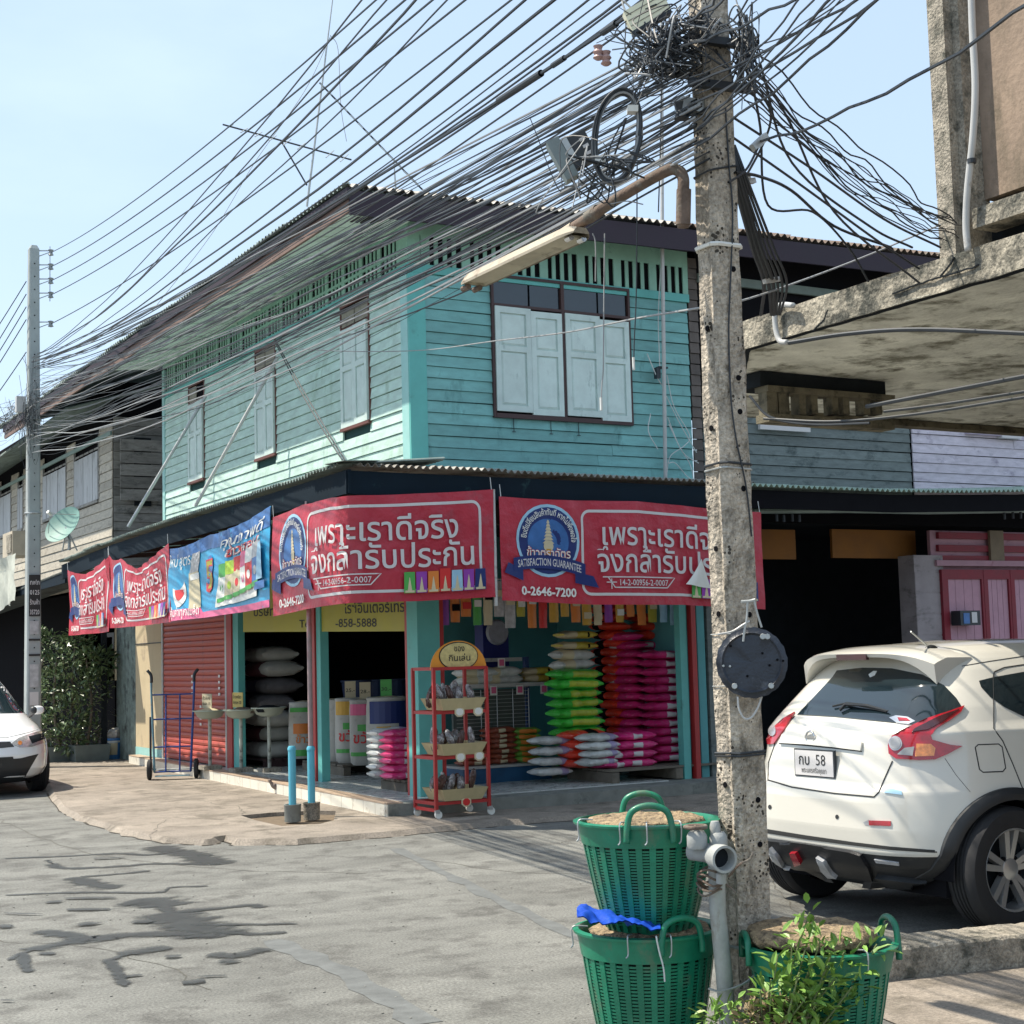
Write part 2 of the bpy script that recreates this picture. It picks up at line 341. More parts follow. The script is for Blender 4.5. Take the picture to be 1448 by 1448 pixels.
pb.add(vs, [(i, i+1, n+i+1, n+i) for i in range(n-1)] + [(n+i, n+i+1, 2*n+i+1, 2*n+i) for i in range(n-1)])
hl = [V(p.x, p.y, .005) for p in hole]; pb.add(hole+hl, [(i, (i+1) % 8, 8+(i+1) % 8, 8+i) for i in range(8)])
struct('pavement', pb, M['pave'], smooth=22)
sb = MB(); sb.add([V(p.x, p.y, .006) for p in hole], [tuple(range(8))]); struct('soil_in_pavement_hole', sb, mat('dry_soil', (.16, .12, .08), .95, .3, 12, .6))
# broken crack along the road edge
ck = MB()
for i in range(0, len(er)-2):
    if random.random() < .62:
        p = er[i]; q = er[i+1]; w = random.uniform(.01, .03)
        t = (q-p).normalized(); nn = V(-t.y, t.x, 0)
        ck.add([p-nn*w+V(0, 0, .004), q-nn*w*.6+V(0, 0, .004), q+nn*.012+V(0, 0, .004), p+nn*.012+V(0, 0, .004)], [(0, 1, 2, 3)])
struct('gutter_crack', ck, mat('gutter_dirt', (.05, .042, .03), .95, .3, 12, .4))
# wet streaks on the road, as traced
def cpx(x, y): return (x/1.81, 1050+y/1.81)
STR = [([(395, 265), (450, 280), (500, 290), (575, 315)], 15), ([(500, 290), (550, 288)], 6), ([(575, 313), (400, 311), (300, 318), (160, 322), (120, 300)], 6),
 ([(480, 275), (380, 288), (300, 285), (160, 292), (0, 298)], 4), ([(180, 345), (250, 365), (300, 375)], 13), ([(200, 345), (300, 338), (390, 328)], 5),
 ([(540, 368), (440, 372), (400, 385), (200, 385), (0, 392)], 5), ([(330, 405), (400, 412), (440, 440), (490, 470), (565, 503)], 34), ([(440, 437), (560, 425), (640, 418), (675, 424)], 9),
 ([(480, 468), (600, 468), (770, 465)], 6), ([(540, 485), (650, 492), (740, 487)], 9), ([(560, 500), (440, 490), (300, 497), (230, 505), (150, 490), (90, 485)], 17),
 ([(230, 505), (120, 525), (60, 540), (20, 560)], 17), ([(60, 540), (62, 565), (72, 592)], 26), ([(100, 540), (140, 545)], 9), ([(445, 525), (340, 540), (280, 560)], 20),
 ([(275, 555), (300, 590), (320, 630)], 30), ([(300, 602), (370, 598)], 8), ([(530, 545), (600, 548), (640, 540), (685, 529)], 15), ([(560, 560), (610, 566)], 16), ([(460, 617), (530, 614)], 17), ([(500, 603), (590, 600)], 5),
 ([(120, 410), (155, 412)], 8), ([(160, 430), (290, 430)], 8), ([(215, 463), (243, 470)], 13), ([(345, 458), (382, 466)], 11), ([(150, 402), (310, 400)], 6), ([(0, 470), (25, 478)], 10), ([(0, 440), (120, 444)], 3), ([(420, 550), (465, 552)], 9), ([(230, 300), (330, 297)], 4), ([(0, 665), (40, 667)], 4)]
wb = MB(); soft = []
for si, (pts, w) in enumerate(STR):
    P = spline([at(*cpx(x, y), z=0) for x, y in pts], 10) if len(pts) > 2 else [at(*cpx(*pts[0]), z=0).lerp(at(*cpx(*pts[1]), z=0), k/8) for k in range(9)]
    cpy = cpx(*pts[len(pts)//2]); half = (at(cpy[0], cpy[1]-w/3.62, z=0)-at(cpy[0], cpy[1]+w/3.62, z=0)).length/2
    rows = []; L = len(P)
    fwd = V(FW.x, FW.y, 0).normalized()
    for i, p in enumerate(P):
        hw = half*1.75*min(1, .3+min(i, L-1-i)*.3)
        t = (P[min(i+1, L-1)]-P[max(i-1, 0)]).normalized(); nn = V(-t.y, t.x, 0)
        if abs(nn.dot(fwd)) < .4: nn = V(RT.x, RT.y, 0).normalized()*.32
        e = 0 if i in (0, L-1) else 1
        rows += [(p+nn*hw, 0), (p, e), (p-nn*hw, 0)]
    wb.add([(q.x, q.y, .003+si*.0003) for q, _ in rows], [(3*i+k, 3*i+k+1, 3*i+k+4, 3*i+k+3) for i in range(L-1) for k in (0, 1)]); soft += [e for _, e in rows]
wo_ = struct('wet_streaks_on_road', wb, M['wet'], kind='stuff', label='dark wet streaks branching over the grey road', cat='water stain')
at_ = wo_.data.attributes.new('soft', 'FLOAT', 'POINT'); at_.data.foreach_set('value', [float(v) for v in soft])
# faint long cable shadows painted on the road as dark bands
tb = MB()
for i, (pts, w) in enumerate([([(560, 1200), (650, 1245), (760, 1300), (900, 1360)], .05), ([(380, 1330), (480, 1372), (600, 1448)], .07)]):
    P = spline([at(x, y, z=0) for x, y in pts], 8)
    rows = []
    for p, q in zip(P, P[1:]+[P[-1]*2-P[-2]]):
        t = (q-p).normalized(); nn = V(-t.y, t.x, 0); rows += [p+nn*w*(1+noise.noise(p*4)), p-nn*w*(1+noise.noise(p*4+V(3, 0, 0)))]
    tb.add([(q.x, q.y, .0022+.0003*i) for q in rows], [(2*k, 2*k+1, 2*k+3, 2*k+2) for k in range(len(P)-1)])
struct('cable_shadow_band', tb, mat('painted_cable_shadow', (.135, .142, .14), .85, .3, 8, .3))
# hairline cracks and joints in road and pavement
cb_ = MB(); rc = random.Random(5)
def crack(pts, w, z, seed, dz=0):
    P = spline([at(x, y, z=z) for x, y in pts], 14); rows = []
    for i, (p, q) in enumerate(zip(P, P[1:]+[P[-1]*2-P[-2]])):
        t = (q-p).normalized(); nn = V(-t.y, t.x, 0); o = nn*(noise.noise(p*3+V(seed, 0, 0))*.07+noise.noise(p*11+V(seed, 0, 0))*.03); ww = w*(.6+.8*abs(noise.noise(p*13))); rows += [p+o+nn*ww+V(0, 0, dz), p+o-nn*ww+V(0, 0, dz)]
    cb_.add(rows, [(2*k+1, 2*k, 2*k+2, 2*k+3) for k in range(len(P)-1)])
for i, (pts, w) in enumerate((([(0, 1160), (120, 1205), (330, 1230), (520, 1235)], .006), ([(600, 1215), (760, 1235), (980, 1228)], .005), ([(0, 1330), (160, 1345), (300, 1400)], .004), ([(1085, 1240), (1150, 1300), (1260, 1310)], .004))): crack(pts, w, 0, i*3.1, .0016+i*.0001)
for i, (pts, w) in enumerate((([(130, 1120), (240, 1128), (330, 1140), (345, 1152)], .004), ([(470, 1160), (540, 1165), (640, 1158)], .004), ([(90, 1105), (200, 1100), (300, 1118), (380, 1130)], .003), ([(210, 1185), (235, 1160), (300, 1150)], .003))): crack(pts, w, ZP, 40+i*3.1, .0016+i*.0001)
struct('hairline_cracks', cb_, mat('crack_dirt', (.10, .095, .08), .95, .3, 12, .2))
# right: low kerb with paler concrete apron in the foreground
kb = MB()
a, b = at(1150, 1400, z=.0), at(1600, 1352, z=.0); u = (b-a).normalized(); nn = V(-u.y, u.x, 0)
N = 70; vs = []
for i in range(N+1):
    p = a.lerp(b, i/N); j = lambda s: noise.noise(V(i*.45, s, 0))*.014+noise.noise(V(i*1.7, s, 4))*.007
    vs += [p+V(0, 0, -.05), p+nn*(.005+.5*j(7))+V(j(1), 0, .138+j(2)), p+nn*.018+V(0, 0, .15+j(3)*.6), p+nn*.29+V(0, 0, .15+j(4)*.6), p+nn*.305+V(0, 0, .14+j(5)), p+nn*.31+V(0, 0, -.05)]
kb.add(vs, [(6*i+k, 6*i+6+k, 6*i+7+k, 6*i+1+k) for i in range(N) for k in range(5)] + [(0, 1, 2, 3, 4, 5), tuple(6*N+k for k in range(6))[::-1]])
struct('kerb', kb, M['conc'], smooth=25)
ab = MB(); q0, q1 = at(1075, 1448, z=0), b
ab.add([a+V(0, 0, .006), b+V(0, 0, .006), b-nn*6+u*3+V(0, 0, .006), a-nn*6-u*.2+V(0, 0, .006)], [(3, 2, 1, 0)])
struct('concrete_apron', ab, M['pave'])
# small litter and stones scattered on the road, too many to count
lb = MB()
for i in range(230):
    px, py = random.uniform(0, 1100), 1190+random.random()**1.3*258
    p = at(px, py, z=0); s = random.uniform(.003, .009)
    lb.blob(p+V(0, 0, s*.3), (s, s*random.uniform(.6, 1), s*.5), 5, 3)
struct('road_grit', lb, mat('pale_grit', (.30, .29, .26), .9, .5, 30, 0, rnd=.3), kind='stuff', label='small pale stones and grit scattered over the road', cat='grit')
# ================================================================== TEAL CORNER SHOPHOUSE
house = thing('shophouse', 'two-storey teal timber corner shophouse with shuttered windows over an open shop', 'building', (XW, YS, 0))
def hp(name, mb, m, par=None, **k): return part(name, mb, m, par or house, **k)
# --- backing walls behind the boards
b = MB(); b.box(XW+.012, XW+.1, YS, YN, 3.1, 6.1); b.box(XW+.1, XE, YS+.012, YS+.1, 3.1, 6.1)
hp('wall', b, mat('board_gap_shadow', (.02, .07, .07), .9, .1, bump=0))
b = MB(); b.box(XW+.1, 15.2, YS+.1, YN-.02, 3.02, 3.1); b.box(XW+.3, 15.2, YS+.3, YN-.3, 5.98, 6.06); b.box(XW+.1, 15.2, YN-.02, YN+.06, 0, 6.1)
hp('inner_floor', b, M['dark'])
def clap(mb, a, bb, nrm, z0, z1, tilt=0):       # a lapped board from a to b (xy) with outward normal
    a, bb, nrm = Vector(a), Vector(bb), Vector(nrm)
    A = lambda p, n, z: V(p.x+nrm.x*n, p.y+nrm.y*n, z)
    j = random.uniform(-.0015, .003)
    pr = [(-.002, z0), (.023+j, z0), (.010+j, z1), (-.002, z1)]
    vs = [A(a, n, z) for n, z in pr]+[A(bb, n, z+tilt) for n, z in pr]
    mb.add(vs, [(3, 2, 1, 0), (4, 5, 6, 7), (0, 1, 5, 4), (1, 2, 6, 5), (2, 3, 7, 6), (3, 0, 4, 7)])
def boards(horiz, lo, hi, plane, nrm, z0, z1, rows, holes, m, par, joints=2.6, name='wall_board'):
    hgt = (z1-z0)/rows
    for r in range(rows):
        za, zb = z0+r*hgt, z0+(r+1)*hgt-.006
        segs = [(lo, hi)]
        for h0, h1, hz0, hz1 in holes:
            if zb > hz0 and za < hz1:
                ns = []
                for s0, s1 in segs:
                    if h0 > s0: ns.append((s0, min(h0, s1)))
                    if h1 < s1: ns.append((max(h1, s0), s1))
                segs = [s for s in ns if s[1]-s[0] > .01]
        for s0, s1 in segs:
            cuts = [s0]
            while s1-cuts[-1] > joints*1.2: cuts.append(cuts[-1]+random.uniform(.7, 1)*joints)
            cuts.append(s1)
            for c0, c1 in zip(cuts, cuts[1:]):
                mb = MB(); t = random.uniform(-.004, .004)
                pa = (plane, c1-.0015, 0) if horiz == 'y' else (c0+.0015, plane, 0); pb_ = (plane, c0+.0015, 0) if horiz == 'y' else (c1-.0015, plane, 0)
                clap(mb, pa, pb_, nrm, za+random.uniform(-.001, .001), zb, t); part(name, mb, m, par)
ZB0, ZB1 = 3.38, 5.47
yw = lambda px, py: at(px, py, x=XW).y
zw = lambda px, py: at(px, py, x=XW).z
W3 = (yw(524, 500), yw(485.5, 500)); W2 = (yw(391.5, 560), yw(364, 560)); W1 = (yw(290.5, 600), yw(269.5, 600))
SH = (zw(505, 601), zw(505, 460)); TT = ZB1+.0
wins = [(W3[0], W3[1]), (W2[0], W2[1]), (W1[0], W1[1])]
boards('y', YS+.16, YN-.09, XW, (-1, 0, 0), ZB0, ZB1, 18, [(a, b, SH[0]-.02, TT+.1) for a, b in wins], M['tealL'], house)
BX0, BX1 = at(697, 500, y=YS).x, at(886.5, 500, y=YS).x
BZ0, BZ1, BZT = at(790, 590, y=YS).z, at(790, 443, y=YS).z, at(790, 399, y=YS).z
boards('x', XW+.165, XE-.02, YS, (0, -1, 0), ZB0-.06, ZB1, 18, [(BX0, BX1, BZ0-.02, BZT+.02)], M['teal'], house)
# corner and end posts
b = MB(); b.box(XW-.03, XW+.02, YS+.0, YS+.16, 3.3, 5.52); hp('corner_board', b, M['tealpale'])
b = MB(); b.box(XW-.028, XW+.165, YS-.03, YS-.001, 3.3, 5.52); hp('corner_board', b, M['tealtrim'])
b = MB(); b.box(XW-.03, XW+.03, YN-.09, YN+.02, 3.1, 5.9); hp('corner_board', b, M['tealpale'])
b = MB(); b.box(XW-.035, XW-.002, YS, YN-.1, 5.47, 5.56); b.box(XW-.035, XE, YS-.035, YS-.002, 5.47, 5.56); hp('frieze_rail', b, M['tealtrim'])
# frieze: dark slots between slats
b = MB(); b.box(XW+.005, XW+.011, YS, YN, 5.56, 6.02); b.box(XW, XE, YS+.005, YS+.011, 5.56, 6.02); hp('frieze_backing', b, M['black'])
def slat(x0, x1, y0, y1, z0, z1, m=M['frieze']): mb = MB(); mb.box(x0, x1, y0, y1, z0, z1); hp('slat', mb, m)
P = (XE-.05-XW-.14)/7
for i in range(7):
    x = XW+.13+i*P
    slat(x, x+.10, YS-.022, YS-.004, 5.56, 5.87)
    for k in range(3): slat(x+.10+.055+k*.105, x+.10+.10+k*.105, YS-.018, YS-.004, 5.56, 5.87)
slat(XE-.07, XE, YS-.022, YS-.004, 5.56, 5.87); slat(XW-.02, XW+.12, YS-.022, YS-.004, 5.56, 5.87)
b = MB(); b.box(XW-.02, XE, YS-.024, YS-.004, 5.87, 6.06); hp('frieze_board', b, M['frieze'])
nP = 17; P = (YN-.1-YS-.16)/nP
for i in range(nP):
    y = YS+.16+i*P
    slat(XW-.02, XW-.004, y, y+.09, 5.56, 5.92)
    for k in range(3): slat(XW-.016, XW-.004, y+.09+.055+k*.1, y+.09+.098+k*.1, 5.56, 5.92)
b = MB(); b.box(XW-.024, XW-.004, YS, YN, 5.92, 6.04); b.box(XW-.024, XW-.004, YS+.16, YN-.1, 5.715, 5.745); b.box(XW-.022, XW-.004, YS-.02, YS+.16, 5.56, 5.92); hp('frieze_board', b, M['frieze'])
# --- panelled shutter leaf; origin o, right vector rx, up z, outward n
def leaf(par, o, rx, w, h, n, ang=0, rails=(.0, .56), m=M['shutter'], name='shutter', split=.40):
    o, rx, n = Vector(o), Vector(rx).normalized(), Vector(n).normalized()
    if ang: q = Matrix.Rotation(ang, 3, 'Z'); rx = q @ rx; n = q @ n
    up = V(0, 0, 1); mb = MB(); st = min(.06, w*.2)
    def bx(u0, u1, v0, v1, d0, d1, mi=0): mb.obox(o+rx*(u0+u1)/2+up*(v0+v1)/2+n*(d0+d1)/2, rx*(u1-u0)/2, up*(v1-v0)/2, n*(d1-d0)/2, mi)
    bx(0, st, 0, h, 0, .035); bx(w-st, w, 0, h, 0, .035); bx(st, w-st, 0, st*1.1, 0, .0345); bx(st, w-st, h-st*1.1, h, 0, .0345)
    sp = h*(1-split); bx(st, w-st, sp-st*.5, sp+st*.5, 0, .0345)
    s = part(name, mb, m, par)
    for v0, v1 in ((st*1.1, sp-st*.5), (sp+st*.5, h-st*1.1)):
        mb = MB(); c = .028
        u0, u1 = st, w-st
        bx(u0, u1, v0, v1, .004, .014)
        A = lambda u, v, d: o+rx*u+up*v+n*d
        i0, i1, j0, j1 = u0+c, u1-c, v0+c, v1-c
        mb.add([A(u0+.004, v0+.004, .0145), A(u1-.004, v0+.004, .0145), A(u1-.004, v1-.004, .0145), A(u0+.004, v1-.004, .0145), A(i0, j0, .029), A(i1, j0, .029), A(i1, j1, .029), A(i0, j1, .029)],
               [(0, 1, 5, 4), (1, 2, 6, 5), (2, 3, 7, 6), (3, 0, 4, 7), (4, 5, 6, 7)])
        part('panel', mb, m, s)
    return s
def small_window(y0, y1, z0, z1, zt, gap=False):
    wdw = MB(); 
    for a, c in ((y0-.022, y0), (y1, y1+.022)): wdw.box(XW-.028, XW+.0, a, c, z0-.02, zt)
    wdw.box(XW-.028, XW-.001, y0, y1, zt-.03, zt); wdw.box(XW-.03, XW-.001, y0, y1, z1, z1+.02); wdw.box(XW-.05, XW-.001, y0-.02, y1+.02, z0-.035, z0-.001)
    wn = hp('window', wdw, mat('reddish_window_frame', (.14, .05, .04), .6, .2, 6, .1))
    bk = MB(); bk.box(XW+.003, XW+.009, y0, y1, z0, zt); part('dark_opening', bk, M['black'], wn)
    w = (y1-y0)
    for i in range(2):
        a = y0+i*w/2; tb_ = MB(); tb_.box(XW-.02, XW-.006, a+.012, a+w/2-.012, z1+.035, zt-.05)
        if not (gap and i == 0): part('transom_panel', tb_, M['transom'], wn)
    leaf(wn, (XW-.012, y1-.004, z0), (0, -1, 0), w/2-.006, z1-z0, (-1, 0, 0), .03)
    leaf(wn, (XW-.012, y1-w/2-.003, z0), (0, -1, 0), w/2-.006, z1-z0, (-1, 0, 0), -.02)
for k, (a, c) in enumerate(wins): small_window(a, c, SH[0], SH[1], 5.47, gap=(k == 2))
# big window
b = MB(); b.box(BX0-.028, BX0, YS-.05, YS+.0, BZ0-.05, BZT); b.box(BX1, BX1+.028, YS-.05, YS+.0, BZ0-.05, BZT); b.box(BX0, BX1, YS-.055, YS-.001, BZ0-.05, BZ0-.002)
b.box(BX0, BX1, YS-.05, YS-.001, BZT-.03, BZT); b.box((BX0+BX1)/2-.02, (BX0+BX1)/2+.02, YS-.052, YS-.001, BZ0, BZT-.03); b.box(BX0, BX1, YS-.05, YS-.002, BZ1-.0, BZ1+.03)
bw = hp('window', b, M['brownwood'])
b = MB(); b.box(BX0, BX1, YS+.003, YS+.01, BZ0, BZT); part('dark_opening', b, M['black'], bw)
xs = [BX0+.004, BX0+(BX1-BX0)*.262, (BX0+BX1)/2+.021, BX0+(BX1-BX0)*.775]
ws = [xs[1]-xs[0]-.004, (BX0+BX1)/2-.021-xs[1], xs[3]-xs[2]-.003, BX1-.004-xs[3]]
for i in range(4):
    leaf(bw, (xs[i], YS-.02-(.01, .0, .01, 0)[i], BZ0+(.02, .0, .015, -.015)[i]), (1, 0, 0), ws[i], BZ1-BZ0-.02, (0, -1, 0), (.02, -.015, .01, -.02)[i])
    b = MB(); b.box(xs[i]+.01, xs[i]+ws[i]-.01, YS-.02, YS-.008, BZ1+.035, BZT-.035); part('transom_pane', b, M['glassd'], bw)
for px in (724.5, 777, 816): 
    b = MB(); x = at(px, 600, y=YS).x; b.tube([(x, YS-.03, BZ0-.05), (x, YS-.032, BZ0-.19)], .004, 5); b.tube([(x-.02, YS-.034, BZ0-.19), (x+.02, YS-.034, BZ0-.19)], .004, 5); hp('window_hook', b, M['cable'])
# --- roof: corrugated sheets over both eaves, fascia and soffit
XR, YR = 5.93, 13.42
zr = lambda x, y: 6.14+.02*max(0, x-6)-.006*max(0, y-17)
def corr_sheet(name, par, p0, du, dv, nu, nv, amp, pitch, mt, thick=.004, sagz=None, lim=None):
    """sheet: p0 + du*u + dv*v, waves across du"""
    p0, du, dv = Vector(p0), Vector(du), Vector(dv); L = du.length; n = int(L/pitch*8)+1; mb = MB(); up = du.cross(dv).normalized()
    if up.z < 0: up = -up
    def f(i, j, o):
        u, v = i/n, j/nv; v = v*(lim(u) if lim else 1); p = p0+du*u+dv*v+up*(amp*math.sin(2*PI*u*L/pitch)+o)
        if sagz: p.z += sagz(p.x, p.y)
        return p
    vs = [f(i, j, 0) for j in range(nv+1) for i in range(n+1)]+[f(i, j, thick) for j in range(nv+1) for i in range(n+1)]
    k = (n+1)*(nv+1); fs = []
    for j in range(nv):
        for i in range(n):
            a = j*(n+1)+i; fs += [(a, a+1, a+n+2, a+n+1), (k+a+n+1, k+a+n+2, k+a+1, k+a)]
    for i in range(n): fs += [(i+1, i, k+i, k+i+1), (nv*(n+1)+i, nv*(n+1)+i+1, k+nv*(n+1)+i+1, k+nv*(n+1)+i)]
    for j in range(nv): a = j*(n+1); c = a+n; fs += [(a, a+n+1, k+a+n+1, k+a), (c+n+1, c, k+c, k+c+n+1)]
    mb.add(vs, fs); return part(name, mb, mt, par, smooth=60)
SLOPE = .30
i = 0; y = YR
while y < 29.5:      # west slope
    L = .82; ex = random.uniform(-.03, .02)
    corr_sheet('roof_sheet', house, (XR+ex, y, zr(XR, y)+random.uniform(0, .006)), (0, L, -.006*L), (3.2, 0, 3.2*SLOPE), 1, 2, .02, .1, M['corrg'], lim=lambda u, y=y: max(.02, min(1, (y+L*u-YR)/3.2))); y += L-.03
x = XR
while x < 15.4:      # south slope
    L = .82; ex = random.uniform(-.03, .02)
    corr_sheet('roof_sheet', house, (x, YR+ex, zr(x, YR)+random.uniform(0, .006)), (L, 0, .02*L), (0, 3.2, 3.2*SLOPE), 1, 2, .02, .1, M['corr'] if x < 9.3 else M['rust'], lim=lambda u, x=x: max(.02, min(1, (x+L*u-XR)/3.2))); x += L-.03
b = MB(); b.bar((XR+.03, YR-.0, zr(XR, YR)-.075), (XR+.03, 29.4, zr(XR, 29.4)-.075), .03, .11); hp('fascia_board', b, M['fascia'])
b = MB(); b.bar((XR+.06, YR+.03, zr(XR, YR)-.185), (XR+.06, 29.4, zr(XR, 29.4)-.185), .03, .13); hp('fascia_board', b, M['fasciar'])
b = MB(); b.bar((XR+.05, YR+.03, zr(XR, YR)-.16), (15.3, YR+.03, zr(15.3, YR)-.16), .03, .24); hp('fascia_board', b, M['fascia'])
# soffit panels with battens
y = YR+.05
while y < 22.1:
    b = MB(); b.obox(((XR+.09+XW-.03)/2, y+.3, 5.94), ((XW-.03-XR-.09)/2, 0, .035), (0, .295, 0), (0, 0, .006)); hp('soffit_panel', b, M['soffit'])
    y += .6
for k in range(10):
    b = MB(); b.bar((XR+.12, YR+.12+k*.9, 5.895), (XW-.03, YR+.12+k*.9, 5.955), .03, .03); hp('soffit_batten', b, M['soffit'])
b = MB(); b.box(XR+.09, XE, YR+.06, YS-.005, 6.055, 6.065); hp('soffit_panel', b, M['fascia'])
b = MB()
for k in range(7): b.box(XR+.12+k*.055, XR+.145+k*.055, YR+.10, YR+.42, 5.905, 5.925)
hp('corner_vent', b, M['fascia'])
# --- lower canopy
XC, YC = 5.70, 12.98
zc = lambda x, y: (3.335-.006*(x-XC)) if y < 13.1 else (3.335-.010*(y-13)-.0035*max(0, y-19)**2)
canopy = part('canopy', (lambda m: (m.bar((XC+.03, YC, zc(0, 13.1)-.15), (XC+.03, 17.5, zc(0, 17.5)-.15), .03, .22), m.bar((XC+.03, 17.5, zc(0, 17.5)-.15), (XC+.03, 21, zc(0, 21)-.15), .03, .22), m.bar((XC+.03, 21, zc(0, 21)-.15), (XC+.03, 23.9, zc(0, 23.9)-.15), .03, .22), m.bar((XC, YC+.03, 3.335-.16), (10.33, YC+.03, 3.31-.16), .03, .22))[0])(MB()), M['fblue'], house)
y = YC+.05
while y < 23.4:
    L = .8; s = random.uniform(-.02, .03)
    corr_sheet('roof_sheet', canopy, (XC-.05+s, y, zc(XC, max(13.1, y))+random.uniform(0, .008)), (0, L, zc(XC, max(13.1, y+L))-zc(XC, max(13.1, y))), (1.12, 0, .10), 1, 2, .016, .076, M['corrg']); y += L-.03
x = XC+.1
while x < 10.1:
    L = .8; s = random.uniform(-.02, .02)
    corr_sheet('roof_sheet', canopy, (x, YC-.05+s, zc(x, 12)+random.uniform(0, .008)), (L, 0, -.005*L), (0, .93, .06), 1, 2, .016, .076, M['corr']); x += L-.03
b = MB(); b.add([(XC-.06, YC-.08, 3.36), (XC+.30, YC-.08, 3.375), (XC+.42, YC+.35, 3.43), (XC+.1, YC+.6, 3.40), (XC-.09, YC+.3, 3.37), (XC-.06, YC-.08, 3.366), (XC+.30, YC-.08, 3.381), (XC+.42, YC+.35, 3.436), (XC+.1, YC+.6, 3.406), (XC-.09, YC+.3, 3.376)],
   [(0, 1, 2, 3, 4)[::-1], (5, 6, 7, 8, 9)]+[(i, (i+1) % 5, 5+(i+1) % 5, 5+i) for i in range(5)]); part('corner_flashing', b, M['corrg'], canopy)
for k in range(9): b = MB(); b.bar((XC+.1, YC+.4+k*1.15, 3.19-.01*k), (XW, YC+.4+k*1.15, 3.27-.01*k), .04, .06); part('rafter', b, M['brownwood'], canopy)
for k in range(5): b = MB(); b.bar((XC+.5+k*.95, YC+.05, 3.22), (XC+.5+k*.95, YS, 3.28), .04, .06); part('rafter', b, M['brownwood'], canopy)
b = MB(); b.box(XC+.06, XW+.1, YC+.06, 23.8, 3.262, 3.266); part('ceiling', b, M['dark'], canopy) if False else None
# struts from wall to canopy
for (a, c) in (((393, 505), (276, 716)), ((291, 560), (181, 745))):
    p = at(*a, x=XW-.08); q = at(*c, x=XC+.12); b = MB(); b.tube([p, q], .022, 8); hp('strut', b, M['pvcg'] if a[0] > 300 else M['steel'])
p = at(388, 478, x=XW-.06); q = at(492, 657, x=XC+.15); b = MB(); b.tube(sag(p, q, .03), .008, 5); b.tube(sag(p+V(0, .03, 0), q+V(0, .05, 0), .06), .008, 5); hp('stay_cable', b, M['cable'])
# --- ground floor: columns, beams, side and inner walls
def col(x0, x1, y0, y1, z0=ZF, z1=3.1, m=None): mb = MB(); mb.box(x0, x1, y0, y1, z0, z1); return hp('column', mb, m or M['tealtrim'])
col(XW, XW+.25, YS-.02, YS+.22); col(XW+.02, XW+.12, 16.40, 16.52); col(XW+.02, XW+.11, 19.15, 19.35)
for (x0, x1, y0, y1) in ((XW+.25, XW+.30, YS-.01, YS+.05), (XW+.0, XW+.05, 16.53, 16.74), (XW+.0, XW+.05, YS+.22, YS+.27), (XW, XW+.06, 19.36, 19.55)):
    mb = MB(); mb.box(x0, x1, y0, y1, ZF, 3.1); hp('door_frame', mb, M['redpost'])
def tilt(x0, x1, y0, y1, z0, z1, m, nm, dx=0): mb = MB(); mb.box(x0, x1, y0, y1, z0, z1); return hp(nm, mb, m)
tilt(9.93, 10.02, 13.70, 13.80, ZF-.06, 3.1, M['tealtrim'], 'door_frame'); tilt(10.06, 10.12, 13.66, 13.74, ZF-.1, 3.1, M['redpost'], 'door_frame')
b = MB(); b.box(10.2, 10.3, 13.75, 16.8, 0, 3.1); b.box(8.2, 10.2, 16.7, 16.8, ZF, 3.1); hp('inner_wall', b, mat('inner_teal_wall', (.11, .36, .38), .8, .15, 2, .1))
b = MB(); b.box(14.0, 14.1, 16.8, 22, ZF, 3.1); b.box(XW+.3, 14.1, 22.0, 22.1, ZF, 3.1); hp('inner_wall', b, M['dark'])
b = MB(); b.box(XW, XW+.12, YS+.25, 19.4, 2.75, 3.1); b.box(XW+.3, 10.1, YS, YS+.1, 2.9, 3.1); hp('lintel', b, M['brownwood'])
# roller shutter of separate slats
ns = 34
rs = MB(); rs.box(XW-.0, XW+.06, 19.56, 19.62, ZF, 3.0); shut = hp('roller_shutter', rs, M['steel']); rs = MB(); rs.box(XW, XW+.06, 22.36, 22.42, ZF, 3.0); part('guide_rail', rs, M['steel'], shut)
sl = None
for k in range(ns):
    z0 = ZF+.01+k*.08
    if sl is None:
        mb = MB(); pr = [(0, 0), (-.012, .012), (-.018, .04), (-.012, .068), (0, .079)]
        vs = [V(XW+.03+n_, 19.62, z0+z_) for n_, z_ in pr]+[V(XW+.03+n_, 22.36, z0+z_) for n_, z_ in pr]
        mb.add(vs, [(i, i+1, 6+i, 5+i) for i in range(4)]+[(0, 5, 9, 4)]); sl = part('slat', mb, M['redshut'], shut)
    else:
        o = sl.copy(); COL.objects.link(o); o.location = (0, 0, k*.08)
for (yy, zz) in [(at(px_, py_, x=XW).y-.1, at(px_, py_, x=XW).z) for px_, py_ in ((307, 958), (269, 958), (281, 1001))]:
    b = MB()
    for k in range(4): b.box(XW+.003, XW+.008, yy, yy+.07, zz-k*.08, zz-k*.08+.035)
    part('paint_mark', b, M['white'], shut)
